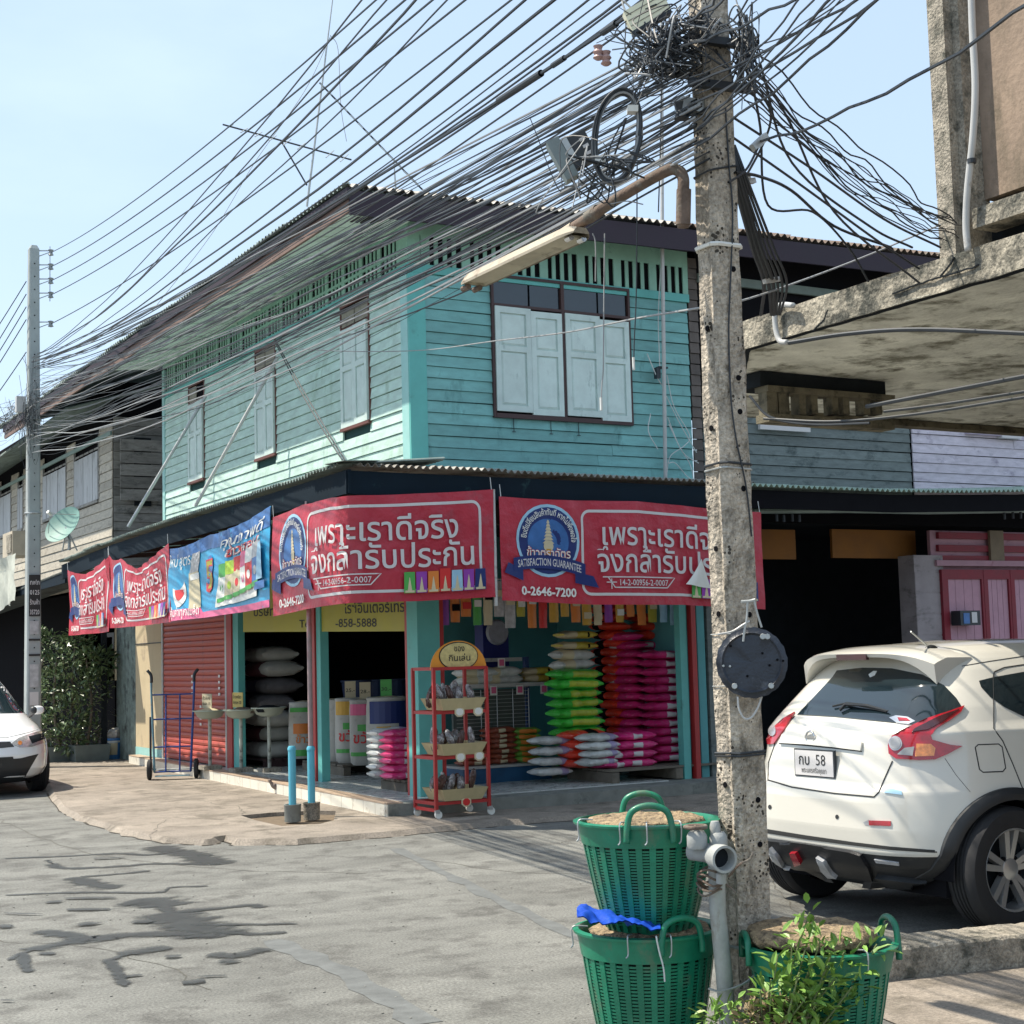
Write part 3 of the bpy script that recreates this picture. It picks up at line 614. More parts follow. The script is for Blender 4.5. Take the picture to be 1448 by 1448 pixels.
# --- raised shop step
b = MB(); poly = [V(6.30, 13.49, 0), V(8.1, 13.22, 0), V(9.95, 13.22, 0), V(14, 13.4, 0), V(14, 22.1, 0), V(6.76, 23.7, 0), V(6.70, 23.7, 0)]
b.prism(poly, (0, 0, 0), (0, 0, ZF-.012)); step = hp('step', b, M['stepc'])
d = V(6.70-6.30, 23.7-13.49, 0); Ld = d.length; d.normalize(); nn = V(-d.y, d.x, 0)
k = 0; s = .01
while s < Ld-.3:
    a = V(6.30, 13.49, 0)+d*s; e = V(6.30, 13.49, 0)+d*(s+.292)
    mb = MB(); mb.obox((a+e)/2+nn*.006+V(0, 0, .098), (e-a)/2, nn*.006, V(0, 0, .058)); part('tile', mb, M['whitetile'], step)
    mb = MB(); mb.obox((a+e)/2-nn*.07+V(0, 0, ZF-.006), (e-a)/2, nn*.085, V(0, 0, .006)); part('tile', mb, M['beigetile'], step)
    s += .30
for i in range(8):
    for j in range(22):
        x = 6.46+i*.4; y = 13.62+j*.4
        if j >= 3 and x > 8.4: continue
        x += (y-13.5)*.039
        if y > 22.4 or x+.39 > 9.9: continue
        mb = MB(); mb.box(x, x+.393, y, y+.393, ZF-.012, ZF); part('tile', mb, M['floortile'], step)
b = MB(); b.box(8.4, 13.9, 14.8, 21.9, ZF-.012, ZF-.006); part('floor_screed', b, M['stepc'], step)
# pole beside the window (pipe against the wall) with meter box and white drop cables
pp = thing('mast_pipe', 'thin grey steel pipe rising past the teal wall right of the big window', 'pipe', at(941, 678, y=YS-.10))
b = MB(); b.tube([at(941, 678, y=YS-.10), at(936.5, 353, y=YS-.25), at(936, 120, y=YS-.30), at(935, 20, y=YS-.3)], [.022, .022, .018, .015], 8); part('pipe', b, M['pvcg'], pp)
b = MB(); c = at(932, 528, y=YS-.12); b.box(c.x-.05, c.x+.0, c.y-.03, c.y+.03, c.z-.06, c.z+.06); b.box(c.x-.02, c.x+.1, c.y-.035, c.y+.03, c.z+.055, c.z+.075); part('junction_box', b, M['cable'], pp)
for i, pts in enumerate([[(943, 530), (953, 575), (975, 615), (968, 630), (948, 645), (943, 668)], [(942, 560), (962, 600), (985, 640)], [(944, 590), (960, 630), (975, 655), (980, 676), (972, 674), (955, 655), (945, 655)], [(915, 500), (930, 535), (940, 550)], [(920, 585), (917, 610), (930, 635)], [(934, 380), (931, 450), (933, 520)], [(946, 600), (966, 640), (988, 655)]]):
    b = MB(); b.tube(spline([at(x, y, y=YS-.09-.012*i) for x, y in pts], 6), .0055, 5); part('drop_cable', b, M['cablew'], pp)
# ================================================================== BANNERS
class Cloth:
    """hanging sheet along a plan path (left to right as read); u in metres along, v in metres up from the hem"""
    def __init__(s, path, zt, zb, seed=0, wav=.018, sg=0., ties=(0, 1), side=1):
        s.P = [Vector((p[0], p[1], 0)) for p in path]; s.c = [0]
        for a, b in zip(s.P, s.P[1:]): s.c.append(s.c[-1]+(b-a).length)
        s.W = s.c[-1]; s.zt, s.zb, s.seed, s.wav, s.sg, s.ties = zt, zb, seed, wav, sg, ties; s.H = 1.0
    def lin(s, arr, t):
        n = len(arr)-1; x = max(0, min(1, t))*n; i = min(int(x), n-1); return arr[i]*(1-(x-i))+arr[i+1]*(x-i)
    def base(s, u):
        u = max(0, min(s.W, u)); i = 0
        while i < len(s.c)-2 and u > s.c[i+1]: i += 1
        d = (s.P[i+1]-s.P[i]).normalized(); return s.P[i]+d*(u-s.c[i]), V(d.y, -d.x, 0)
    def __call__(s, u, v, d=0.):     # u 0..W, v 0..1 (fraction of height)
        p, n = s.base(u); p2, n2 = s.base(u+.03); n = (n+n2).normalized()
        t = u/s.W; zt = s.lin(s.zt, t); zb = s.lin(s.zb, t)
        ph = 0
        for a, b in zip(s.ties, s.ties[1:]):
            if a <= t <= b: ph = math.sin(PI*(t-a)/(b-a))
        zt -= s.sg*ph
        v2 = max(0, min(1, v))
        w = s.wav*(noise.noise(V(u*1.7, v2*1.2, s.seed))*1.4+.6*noise.noise(V(u*5+v2*2.5, v2*1.5, s.seed+9))) + s.wav*.8*(1-v2)*math.sin(u*4.3+s.seed)
        w += s.wav*1.2*v2*abs(math.sin(u*9+v2*3+s.seed))*ph*(1 if s.sg > .03 else .3)
        p = p + n*(w+d); p.z = zb+(zt-zb)*v; return p
def sheet(name, C, par, m, nu=70, nv=24, dd=.0):
    mb = MB(); f = lambda a, b: C(a*C.W, b, dd); g_ = lambda a, b: C((1-a)*C.W, b, dd-.003)
    mb.grid(f, nu, nv); mb.grid(g_, nu, nv); return part(name, mb, m, par, smooth=True)
class Flat:      # draws flat print following the cloth
    def __init__(s, C, par): s.C, s.par, s.k = C, par, 0
    def lay(s): s.k += 1; return .0032+.0009*s.k
    def disc(s, name, cu, cv, r, m, H, r0=0, a0=0, a1=2*PI, n=28, rings=4, rx=1.):
        d = s.lay(); mb = MB()
        mb.grid(lambda a, b: s.C(cu+rx*(r0+(r-r0)*b)*math.cos(a0+(a1-a0)*a), cv+(r0+(r-r0)*b)*math.sin(a0+(a1-a0)*a)/H, d), n, rings)
        mb.f = [f[::-1] for f in mb.f]; return part(name, mb, m, s.par)
    def quad(s, name, pts, m, nu=8, nv=4):     # four uv corners: bl, br, tr, tl
        d = s.lay(); mb = MB(); a, b, c, e = [Vector((*p, 0)) for p in pts]
        def f(i, j): p = a.lerp(b, i).lerp(e.lerp(c, i), j); return s.C(p.x, p.y, d)
        mb.grid(f, nu, nv); return part(name, mb, m, s.par)
    def line(s, name, pts, w, m, H, closed=False):
        d = s.lay(); mb = MB(); P = [Vector((p[0], p[1]*H, 0)) for p in pts]; P2 = []
        for a, b in zip(P, P[1:]):
            n = max(1, int((b-a).length/.05)); P2 += [a.lerp(b, k/n) for k in range(n)]
        P2.append(P[-1]); rows = []
        for i, p in enumerate(P2):
            t = (P2[min(i+1, len(P2)-1)]-P2[max(i-1, 0)]).normalized(); nn = Vector((-t.y, t.x, 0))*w/2
            rows += [s.C((p+nn).x, (p+nn).y/H, d), s.C((p-nn).x, (p-nn).y/H, d)]
        mb.add(rows, [(2*i+1, 2*i+3, 2*i+2, 2*i) for i in range(len(P2)-1)]); return part(name, mb, m, s.par)
    def text(s, body, u0, u1, v0, h, m, H, name='lettering', off=.008, shear=0, arc=None, rev=False):
        d = s.lay(); C = s.C
        if arc: arc = (arc[0], arc[1]*H, arc[2], arc[3], arc[4])
        return text_on(name, body, s.par, m, lambda u, v: C(u, v/H, d), u0, u1, v0*H, off=off, shear=shear, h=h, arc=arc)
def rrect(u0, u1, v0, v1, r, H):
    out = []
    for cx, cy, a in ((u1-r, v1*H-r, 0), (u0+r, v1*H-r, PI/2), (u0+r, v0*H+r, PI), (u1-r, v0*H+r, 1.5*PI)):
        out += [(cx+r*math.cos(a+k*PI/12), (cy+r*math.sin(a+k*PI/12))/H) for k in range(7)]
    return out+[out[0]]
def rice_banner(C, label, k=1., detail=2, grp=None):
    H = 1.03; t = thing('vinyl_banner', label, 'banner', C(C.W/2, 1), grp)
    sheet('sheet', C, t, M['bred'], 84 if detail > 1 else 50)
    F = Flat(C, t); K = C.W/3.25
    U = lambda u: u*K
    fr = rrect(U(.95), U(3.10), .10, .90, .09, H)
    F.line('printed_frame', fr, .028, M['lettergrey'], H)
    F.disc('emblem_rim', U(.55), .60, .365, M['skyb'], H, r0=.33, rx=K)
    F.disc('emblem_disc', U(.55), .60, .335, M['navy'], H, rx=K)
    F.disc('emblem_disc', U(.55), .585, .235, M['midblue'], H, rx=K)
    # tiered parasol emblem
    for i in range(7):
        w = .012+.008*i; v = .80-.033*i
        F.quad('parasol_tier', [(U(.55-w-.006), v-.03), (U(.55+w+.006), v-.03), (U(.55+w*.55), v), (U(.55-w*.55), v)], M['cream'], 2, 1)
    F.disc('parasol_base', U(.55), .545, .055, M['cream'], H, rx=K, n=14, rings=2)
    F.quad('parasol_base', [(U(.525), .46), (U(.575), .46), (U(.575), .52), (U(.525), .52)], M['gold'], 1, 1)
    F.text('ข้าวตราฉัตร', U(.30), U(.80), .435, .125, M['redp'], H, off=.035)
    F.text('ข้าวตราฉัตร', U(.30), U(.80), .435, .125, M['white'], H)
    # ribbon
    F.quad('ribbon_end', [(U(.03), .27), (U(.25), .20), (U(.25), .31), (U(.08), .37)], M['navy'], 3, 2)
    F.quad('ribbon_end', [(U(.85), .20), (U(1.12), .16), (U(1.06), .27), (U(.85), .31)], M['navy'], 3, 2)
    d = F.lay(); mb = MB(); mb.grid(lambda a, b: C(U(.14+.83*a), .285+.13*b+.055*(1-(2*a-1)**2)-.03*a, d), 20, 3); part('ribbon', mb, M['navy'], t)
    if detail > 0:
        me_fn = lambda u, v: C(u, v/H+.055*(1-((u-U(.14))/U(.83)*2-1)**2)-.03*(u-U(.14))/U(.83), d2)
        d2 = F.lay(); text_on('lettering', 'SATISFACTION GUARANTEE', t, M['lettergrey'], me_fn, U(.19), U(.92), .315*H, h=.105, off=.012)
        F.text('ยินดีเปลี่ยนสินค้าทันที หากไม่พึงพอใจ', 0, U(.80), 0, .085, M['white'], H, arc=(U(.55), .60, .255, PI*.98, 1), off=.012)
    F.text('0-2646-7200', U(.22), U(.86), .065, .12, M['white'], H, off=.03)
    F.text('เพราะเราดีจริง', U(1.18), U(2.86), .575, .315, M['lettergrey'], H, off=.010)
    F.text('จึงกล้ารับประกัน', U(1.10), U(3.02), .315, .315, M['lettergrey'], H, off=.010)
    F.line('printed_frame', [(U(1.22), .265), (U(1.30), .165), (U(1.96), .165), (U(2.06), .265), (U(1.16), .265)], .012, M['lettergrey'], H)
    F.line('printed_mark', [(U(1.26), .25), (U(1.26), .15)], .010, M['lettergrey'], H); F.line('printed_mark', [(U(1.20), .215), (U(1.32), .215)], .010, M['lettergrey'], H)
    F.text('14-2-00956-2-0007', U(1.36), U(1.97), .185, .085, M['lettergrey'], H)
    for i, c in enumerate(('green', 'violet', 'orange', 'redp', 'skyb', 'violet', 'navy')):
        u = 2.28+i*.122; F.quad('printed_rice_bag', [(U(u), .075), (U(u+.115), .075), (U(u+.112), .27+.02*(i == 3)), (U(u+.003), .27+.02*(i == 3))], M[c], 2, 2)
        F.quad('printed_bag_mark', [(U(u+.035), .10), (U(u+.08), .10), (U(u+.06), .22), (U(u+.055), .22)], M['cream'], 1, 2)
        F.quad('printed_bag_mark', [(U(u+.01), .08), (U(u+.105), .08), (U(u+.105), .10), (U(u+.01), .10)], M['cream'], 1, 1)
    # white hem on the reverse edge, tie cords
    for u in (0.02, C.W-.02):
        mb = MB(); a = C(u, 1); mb.tube([a, a+V(0, .02, .12)], .004, 5); part('tie_cord', mb, M['cablew'], t)
    return t
XB, YB = XC-.045, YC-.05
zt1 = [at(387, 731, x=XB).z, at(430, 712, x=XB).z+.02, at(468, 699, y=YB).z+.0, at(600, 694, y=YB).z, at(697, 692, y=YB).z]
zb1 = [at(382, 872, x=XB).z, at(430, 862, x=XB).z, at(468, 853, y=YB).z, at(600, 850, y=YB).z, at(700, 844, y=YB).z]
x1 = at(697, 700, y=YB).x; y1 = at(386, 800, x=XB).y
C1 = Cloth([(XB, y1), (XB, YB+.16), (XB+.05, YB+.04), (XB+.16, YB), (x1, YB)], zt1, zb1, 3, .022, .03, (0, .46, 1))
rice_banner(C1, 'red vinyl rice banner folded round the canopy corner above the shop')
x0 = at(707, 760, y=YB).x
C2 = Cloth([(x0, YB), (x0+3.22, YB)], [at(707, 702, y=YB).z, at(850, 706, y=YB).z, at(985, 713, y=YB).z, at(1062, 724, y=YB).z], [at(708, 849, y=YB).z, at(850, 855, y=YB).z, at(985, 855, y=YB).z, at(1062, 862, y=YB).z], 8, .020, .02, (0, .5, 1))
rice_banner(C2, 'red vinyl rice banner hanging flat under the canopy behind the near concrete pole')
C3 = Cloth([(XB, at(155, 840, x=XB).y), (XB, at(241, 840, x=XB).y)], [at(158, 783, x=XB).z, at(190, 800, x=XB).z, at(241, 768, x=XB).z], [at(158, 888, x=XB).z, at(190, 886, x=XB).z, at(238, 880, x=XB).z], 15, .03, .05, (0, .2, 1))
rice_banner(C3, 'sagging red rice banner hung directly left of the blue banner', detail=0)
C4 = Cloth([(XB, at(97, 840, x=XB).y), (XB, at(156, 840, x=XB).y)], [at(97, 806, x=XB).z, at(125, 806, x=XB).z, at(154, 786, x=XB).z], [at(105, 898, x=XB).z, at(130, 896, x=XB).z, at(158, 893, x=XB).z], 22, .035, .06, (0, .9, 1))
rice_banner(C4, 'sagging red rice banner at the far left end of the canopy', detail=0)
# blue banner
C5 = Cloth([(XB, at(238, 840, x=XB).y), (XB, at(384, 840, x=XB).y)], [at(242, 775, x=XB).z, at(310, 752, x=XB).z, at(384, 715, x=XB).z], [at(236, 879, x=XB).z, at(300, 872, x=XB).z, at(381, 859, x=XB).z], 31, .025, .05, (0, .45, 1))
t = thing('vinyl_banner', 'sky-blue promotional banner picturing a bowl, a bottle and a row of packets', 'banner', C5(C5.W/2, 1)); H = 1.0
sheet('sheet', C5, t, M['cyan'], 60); F = Flat(C5, t); Wd = C5.W
F.quad('printed_band', [(0, .0), (Wd, .0), (Wd, .075), (0, .075)], M['pink'], 30, 2)
F.quad('printed_band', [(0.02*Wd, .06), (.36*Wd, .06), (.33*Wd, .15), (0.01*Wd, .15)], M['pink'], 12, 2)
F.quad('printed_band', [(0, .86), (Wd, .80), (Wd, 1), (0, 1)], M['midblue'], 30, 3)
F.disc('printed_bowl', .13*Wd, .40, .22, M['white'], H, a0=PI*.93, a1=PI*2.2, rx=1.1)
F.disc('printed_bowl', .13*Wd, .42, .15, M['redp'], H, a0=PI, a1=PI*2, rx=1.1)
F.quad('printed_bottle', [(.22*Wd, .14), (.34*Wd, .14), (.33*Wd, .62), (.235*Wd, .62)], M['cream'], 4, 6); F.quad('printed_bottle', [(.24*Wd, .62), (.33*Wd, .62), (.36*Wd, .86), (.30*Wd, .86)], M['silver'], 4, 4)
F.quad('printed_bottle', [(.245*Wd, .52), (.335*Wd, .52), (.335*Wd, .60), (.245*Wd, .60)], M['white'], 2, 2)
F.disc('printed_disc', .46*Wd, .62, .13, M['midblue'], H)
F.text('5', .40*Wd, .50*Wd, .33, .52, M['redp'], H, off=.05); F.text('5', .405*Wd, .495*Wd, .34, .50, M['yel'], H, off=.012)
F.text('ใหม่ สูตร', .03*Wd, .28*Wd, .74, .2, M['white'], H, shear=.3)
F.text('คุณภาพดี', .58*Wd, .97*Wd, .80, .16, M['white'], H, shear=.3)
F.text('ข้าวหอม', .62*Wd, .93*Wd, .68, .14, M['redp'], H, off=.05, shear=.3); F.text('ข้าวหอม', .62*Wd, .93*Wd, .68, .14, M['white'], H, shear=.3)
F.text('คุ้มค่าทุกเมล็ด', .03*Wd, .33*Wd, .055, .16, M['white'], H)
F.quad('printed_packet_glow', [(.52*Wd, .10), (.90*Wd, .14), (.94*Wd, .64), (.58*Wd, .58)], M['white'], 14, 6)
for i, (c, c2) in enumerate((('green', 'white'), ('lime', 'cream'), ('redp', 'cream'), ('pink', 'white'), ('white', 'redp'), ('silver', 'midblue'))):
    u = .545+i*.066; v = .15+.018*i
    F.quad('printed_packet', [(u*Wd, v), ((u+.06)*Wd, v+.01), ((u+.075)*Wd, v+.34), ((u+.012)*Wd, v+.34)], M[c2], 3, 4)
    F.quad('printed_packet_top', [((u+.012)*Wd, v+.30), ((u+.075)*Wd, v+.30), ((u+.08)*Wd, v+.46), ((u+.017)*Wd, v+.46)], M[c], 3, 3)
    F.disc('printed_dot', (u+.038)*Wd, v+.17, .05, M[c], H, n=12, rings=1); F.quad('printed_packet_top', [(u*Wd, v), ((u+.06)*Wd, v+.01), ((u+.06)*Wd, v+.06), (u*Wd, v+.05)], M['green'], 2, 1)
F.quad('printed_band', [(.90*Wd, .2), (.99*Wd, .2), (.99*Wd, .28), (.90*Wd, .28)], M['midblue'], 3, 2); F.quad('printed_bottle', [(.925*Wd, .3), (.975*Wd, .3), (.96*Wd, .68), (.94*Wd, .68)], M['skyb'], 3, 3)
# posts holding the canopy
def solo_tube(name, pts, r, m, label, cat, n=10, group=None): mb = MB(); mb.tube(pts, r, n); return solo(name, mb, m, label, cat, group, smooth=50, loc=tuple(pts[0]))
a = at(441, 1060, x=5.62)
# yellow company sign over the left opening
ya, yb = at(350, 880, x=XW+.10).y, at(579, 868, x=XW+.10).y
t = thing('yellow_sign', 'long yellow company sign board with black Thai lettering under the canopy', 'sign', (XW+.1, (ya+yb)/2, 2.3))
zl, zr_ = at(350, 893, x=XW).z, at(579, 892, x=XW).z; z0 = 0
zs_ = lambda u: zl+(zr_-zl)*u/(ya-yb)
mb = MB(); mb.add([V(XW+.04, ya, zl), V(XW+.04, yb, zr_), V(XW+.04, yb, 2.66), V(XW+.04, ya, 2.66), V(XW+.07, ya, zl), V(XW+.07, yb, zr_), V(XW+.07, yb, 2.66), V(XW+.07, ya, 2.66)], [(0, 1, 2, 3), (7, 6, 5, 4), (0, 4, 5, 1), (1, 5, 6, 2), (2, 6, 7, 3), (3, 7, 4, 0)]); part('board', mb, M['yel'], t)
fs = lambda u, v: V(XW+.037, ya-u, zs_(u)+v)
us_ = lambda px: ya-at(px, 880, x=XW).y
text_on('lettering', 'บริษัท', t, M['signblk'], fs, us_(355), us_(384), .20, h=.16, off=.012)
Ls = ya-yb
text_on('lettering', 'ไรซ์อินเตอร์เทรด', t, M['signblk'], fs, us_(482), us_(577), .20, h=.16, off=.012)
text_on('lettering', 'Tel.', t, M['signblk'], fs, us_(419), us_(438), .05, h=.13, off=.012)
text_on('lettering', '-858-5888', t, M['signblk'], fs, us_(470), us_(528), .05, h=.13, off=.012)
# ================================================================== THINGS AROUND AND IN THE SHOP
# two pipes in cement pots
for i, (bx, by, tz, topy) in enumerate(((414, 1163, 1060, 0), (441, 1160, 1060, 1))):
    c = at(bx, by-1, z=.02)
    t = thing('pipe_post', ['short blue plastic pipe standing in a cement-filled can by the broken hole', 'blue plastic pipe sleeve and steel post in a cement can, carrying the canopy'][i], 'post', c)
    mb = MB(); mb.lathe([(.075, 0), (.078, .02), (.08, .15), (.083, .155), (.083, .165), (.072, .165), (.07, .15)], c, 20); part('can', mb, M['conc'] if i else M['stepc'], t, smooth=40)
    z_ = at(bx, 1058, x=c.x).z
    mb = MB(); mb.lathe([(.036, .10), (.036, z_-c.z-.02), (.041, z_-c.z-.02), (.041, z_-c.z), (.03, z_-c.z+.02)], c, 16); part('pipe', mb, M['pvcb'], t, smooth=40)
    if i: mb = MB(); mb.tube([c+V(0, 0, z_-c.z-.1), V(c.x, c.y, 3.1)], .024, 10); part('steel_post', mb, mat('red_grey_post', (.30, .22, .22), .5, .3, 6, .1, dirt_or_sheen=((.35, .03, .03), .45, 3, .5)), t, smooth=40)
solo_tube('canopy_post', [V(x0-.05, YB+.02, 3.15), V(x0-.05, YB+.02, 2.02)], .018, M['pvcg'], 'thin white batten hanging between the two large red banners', 'batten')
# pigeon
c = at(391, 1122, z=ZP); t = thing('pigeon', 'small grey-brown dove standing on the pavement left of the pipes', 'bird', c)
d = V(-.8, .25, 0).normalized(); sd = V(-d.y, d.x, 0)
R = Matrix((d, sd, V(0, 0, 1))).transposed() @ Matrix.Rotation(-.35, 3, 'Y')
dove = mat('dove_feathers', (.22, .17, .14), .8, .3, 30, .2)
mb = MB(); mb.tube(spline([c-d*.16+V(0, 0, .055), c-d*.09+V(0, 0, .068), c-d*.03+V(0, 0, .078), c+d*.03+V(0, 0, .092), c+d*.062+V(0, 0, .125), c+d*.075+V(0, 0, .148), c+d*.10+V(0, 0, .147)], 4), [.006, .010, .014, .018, .024, .03, .036, .04, .043, .045, .044, .04, .035, .030, .024, .02, .018, .018, .019, .02, .02, .019, .014, .008, .003], 10); part('body', mb, dove, t, smooth=True)
for s_ in (1, -1):
    mb = MB(); mb.blob(c-d*.035+sd*s_*.036+V(0, 0, .082), (.075, .012, .028), 10, 6, rot=R); part('wing', mb, mat('wing_feathers', (.15, .12, .11), .8, .3, 40, .2), t, smooth=True)
    mb = MB(); mb.tube([c+sd*s_*.014+V(0, 0, .05), c+sd*s_*.014-d*.004+V(0, 0, .02), c+sd*s_*.015+V(0, 0, .002)], .003, 5); mb.tube([c+sd*s_*.015+V(0, 0, .003)-d*.01, c+sd*s_*.015+d*.018+V(0, 0, .003)], .0025, 5); part('leg', mb, M['redpost'], t)
# hand truck
c = at(244, 1092, x=6.18); c.z = ZP; t = thing('hand_truck', 'blue two-wheeled sack trolley standing before the red roller shutter', 'hand truck', c)
hb = mat('navy_blue_steel', (.02, .06, .26), .45, .2, 12, .1, dirt_or_sheen=((.16, .10, .07), .3, 14, 1)); hg = mat('faded_blue_steel', (.14, .27, .33), .6, .2, 12, .1, dirt_or_sheen=((.16, .10, .07), .4, 14, 1))
rt = V(.93, -.37, 0).normalized(); bk = V(-rt.y, rt.x, 0)
Q = lambda a, z, b=0: c+rt*a+V(0, 0, z)+bk*(b+z*.10)
for s_ in (-1, 1):
    mb = MB(); w = .27; mb.tube(spline([Q(s_*w*.86, .10), Q(s_*w*.92, .5), Q(s_*w, 1.0), Q(s_*(w+.01), 1.28), Q(s_*(w+.015), 1.36), Q(s_*(w+.055), 1.42)], 5), .016, 8); part('rail', mb, hb if s_ > 0 else hg, t, smooth=True)
    mb = MB(); mb.tube(spline([Q(s_*(w+.005), 1.26), Q(s_*(w+.012), 1.36), Q(s_*(w+.06), 1.425)], 5), .021, 8); part('grip', mb, M['cable'], t, smooth=True)
    mb = MB(); cc = Q(s_*.30, .13, .05); ax = rt
    wl = MB(); wl.lathe([(.05, -.022), (.11, -.028), (.128, -.018), (.13, 0), (.128, .018), (.11, .028), (.05, .022)], (0, 0, 0), 24, axis='x'); me = wl
    qm = Matrix((rt, bk, V(0, 0, 1))).transposed(); wl.v = [tuple(cc+qm @ Vector(v)) for v in wl.v]; wh = part('wheel', wl, M['rubber'], t, smooth=40)
    hl_ = MB(); hl_.lathe([(.055, -.018), (.055, .018)], (0, 0, 0), 16, axis='x'); hl_.v = [tuple(cc+qm @ Vector(v)) for v in hl_.v]; part('hub', hl_, M['steel'], wh)
for k, z in enumerate((.10, .42, .78, 1.10)):
    mb = MB(); w = .235+.032*z; mb.tube(spline([Q(-w, z), Q(-w*.5, z, .035), Q(w*.5, z, .035), Q(w, z)], 5), .011, 6); part('crossbar', mb, hb, t, smooth=True)
for a in (-.09, .09): mb = MB(); mb.tube([Q(a, .10, .03), Q(a, 1.10, .03)], .011, 6); part('upright', mb, hb, t)
mb = MB(); mb.bar(Q(-.22, .05, -.02), Q(.22, .05, -.02), .18, .008); part('toe_plate', mb, hg, t); mb = MB(); mb.tube([Q(-.30, .13, .05), Q(.30, .13, .05)], .010, 6); part('axle', mb, M['steel'], t)
mb = MB(); p = at(213, 1066, x=6.5); p.z = ZP; mb.tube([p, p+V(0, 0, .75)], .016, 6); solo('black_pipe_stub', mb, M['cable'], 'short black upright pipe left of the hand truck', 'pipe', loc=p)
# bowls on posts with price cards
for i, (bx, by, topy, card, lab) in enumerate(((297, 1076, 1001, 'cream', 'shallow plastic bowl on a post before the red shutter with a cream price card'), (341, 1078, 1000, 'gold', 'shallow bowl on a white post beside the teal column with a yellow price card'), (381, 1074, 997, None, 'shallow bowl with dark goods on a post in the left opening, without card'))):
    c = at(bx, by, x=(6.58, 6.72, 6.98)[i]); c.z = ZF; t = thing('bowl_stand', lab, 'stand', c)
    z = at(bx, topy+8, x=c.x).z
    mb = MB(); mb.tube([c+V(0, 0, .03), V(c.x, c.y, z-.07)], .024, 8); part('post', mb, mat('weathered_white_post', (.42, .44, .38), .7, .3, 10, .2, dirt_or_sheen=((.08, .08, .07), .45, 10, 1)), t)
    mb = MB(); mb.box(c.x-.12, c.x+.12, c.y-.12, c.y+.12, c.z, c.z+.05); part('foot', mb, M['conc'], t)
    mb = MB(); mb.lathe([(.10, -.07), (.16, -.04), (.205, .04), (.225, .045), (.225, .03), (.20, .03), (.15, -.035)], (c.x, c.y, z), 26, capt=False); part('bowl', mb, mat('cloudy_plastic', (.36, .40, .33), .4, .12, 5, .05), t, smooth=50)
    mb = MB(); mb.blob((c.x, c.y, z+.02), (.17, .17, .05), 16, 6, jit=.5); part('contents', mb, [M['cream'], M['rust'], M['dark']][i], t)
    if card:
        mb = MB(); mb.obox((c.x+.0, c.y+.10, z+.16), V(.02, -.13, .0)*1., V(0, 0, .095), V(.004, 0, 0)); cd = part('price_card', mb, mat('kraft_card' if i == 0 else 'yellow_card', (.50, .44, .30) if i == 0 else (.62, .48, .16), .8, .1, 8, .05), t)
        fs = lambda u, v: V(c.x-.008+.02*(-1+u/.13), c.y+.10+.13-u, z+.09+v)
        for r_ in range(2): text_on('lettering', ['ถั่วลิสง', 'ข้าวเหนียว'][i] if r_ == 0 else ['ขีดละ 15', 'ลิตรละ 20'][i], cd, M['signblk'], fs, .02, .23, .09-.07*r_, h=.055)
# --- sacks
def pillow(mb, c, L, Wd, Hh, rot, ends=True, seed=0, mi=0, n=14, m=8):
    """a filled bag: L x Wd x Hh, rounded body narrowing to flat seams at both ends"""
    c = Vector(c); vs = []
    for i in range(n+1):
        t = i/n*2-1; a = abs(t); hh = (1-a**5.5)**.5 if a < 1 else 0; hh = max(hh, .34); ww = 1-.10*a**4+(.04 if a > .93 else 0)
        for k in range(m):
            an = 2*PI*k/m; cx, sx_ = math.cos(an), math.sin(an)
            p = Vector((t*L/2, math.copysign(abs(cx)**.65, cx)*Wd/2*ww, math.copysign(abs(sx_)**.8, sx_)*Hh/2*hh))
            q = 1+.10*noise.noise(p*9+Vector((seed, seed*.7, 0))); p.y *= q; p.z = p.z*q+.012*noise.noise(p*14+Vector((0, seed, 0)))*(1 if a < .95 else .3)
            vs.append(c+rot @ p)
    fs = [(i*m+k, i*m+(k+1) % m, (i+1)*m+(k+1) % m, (i+1)*m+k) for i in range(n) for k in range(m)]+[tuple(range(m))[::-1], tuple(n*m+k for k in range(m))]
    return mb.add(vs, fs, mi)
RZ = lambda a: Matrix.Rotation(a, 3, 'Z')
SK = {}
def bagproto(key, L, Wd, Hh, mats, bands=()):
    """bands: (t0, t1, material index) painted across the bag"""
    protos = []
    for v in range(3):
        mb = MB(); pillow(mb, (0, 0, 0), L, Wd, Hh, Matrix.Identity(3), seed=v*3.7+1, n=16, m=12)
        if bands:
            fi = 0
            for i in range(16):
                t = (i+.5)/16*2-1
                for k in range(12):
                    for t0, t1, mi in bands:
                        if t0 <= t <= t1 and (mi < 10 or k in (5, 6, 11, 0)): mb.m[fi] = mi % 10
                    fi += 1
        protos.append(mb.mesh(key, mats, smooth=60))
    SK[key] = protos
def bag(key, c, rz, label, cat='sack', group=None, tilt=0, name=None):
    o = link(name or key, random.choice(SK[key]), None, c); o.rotation_euler = (random.uniform(-.03, .03), random.uniform(-.03, .03)+tilt, rz+random.uniform(-.11, .11))
    s = random.uniform(.96, 1.03); o.scale = (s, s, 1); o['label'] = label; o['category'] = cat
    if group: o['group'] = group
    return o
wsk = mat('white_woven_sack', (.50, .50, .46), .75, .12, 9, .3, rnd=.1, fine=160, dirt_or_sheen=((.3, .28, .24), .25, 6, 1)); gsk = mat('grey_woven_sack', (.20, .19, .20), .8, .2, 9, .3, rnd=.2)
msk = mat('maroon_woven_sack', (.13, .04, .05), .75, .2, 9, .3); nsk = mat('dark_navy_bag', (.025, .03, .08), .6, .2, 9, .2)
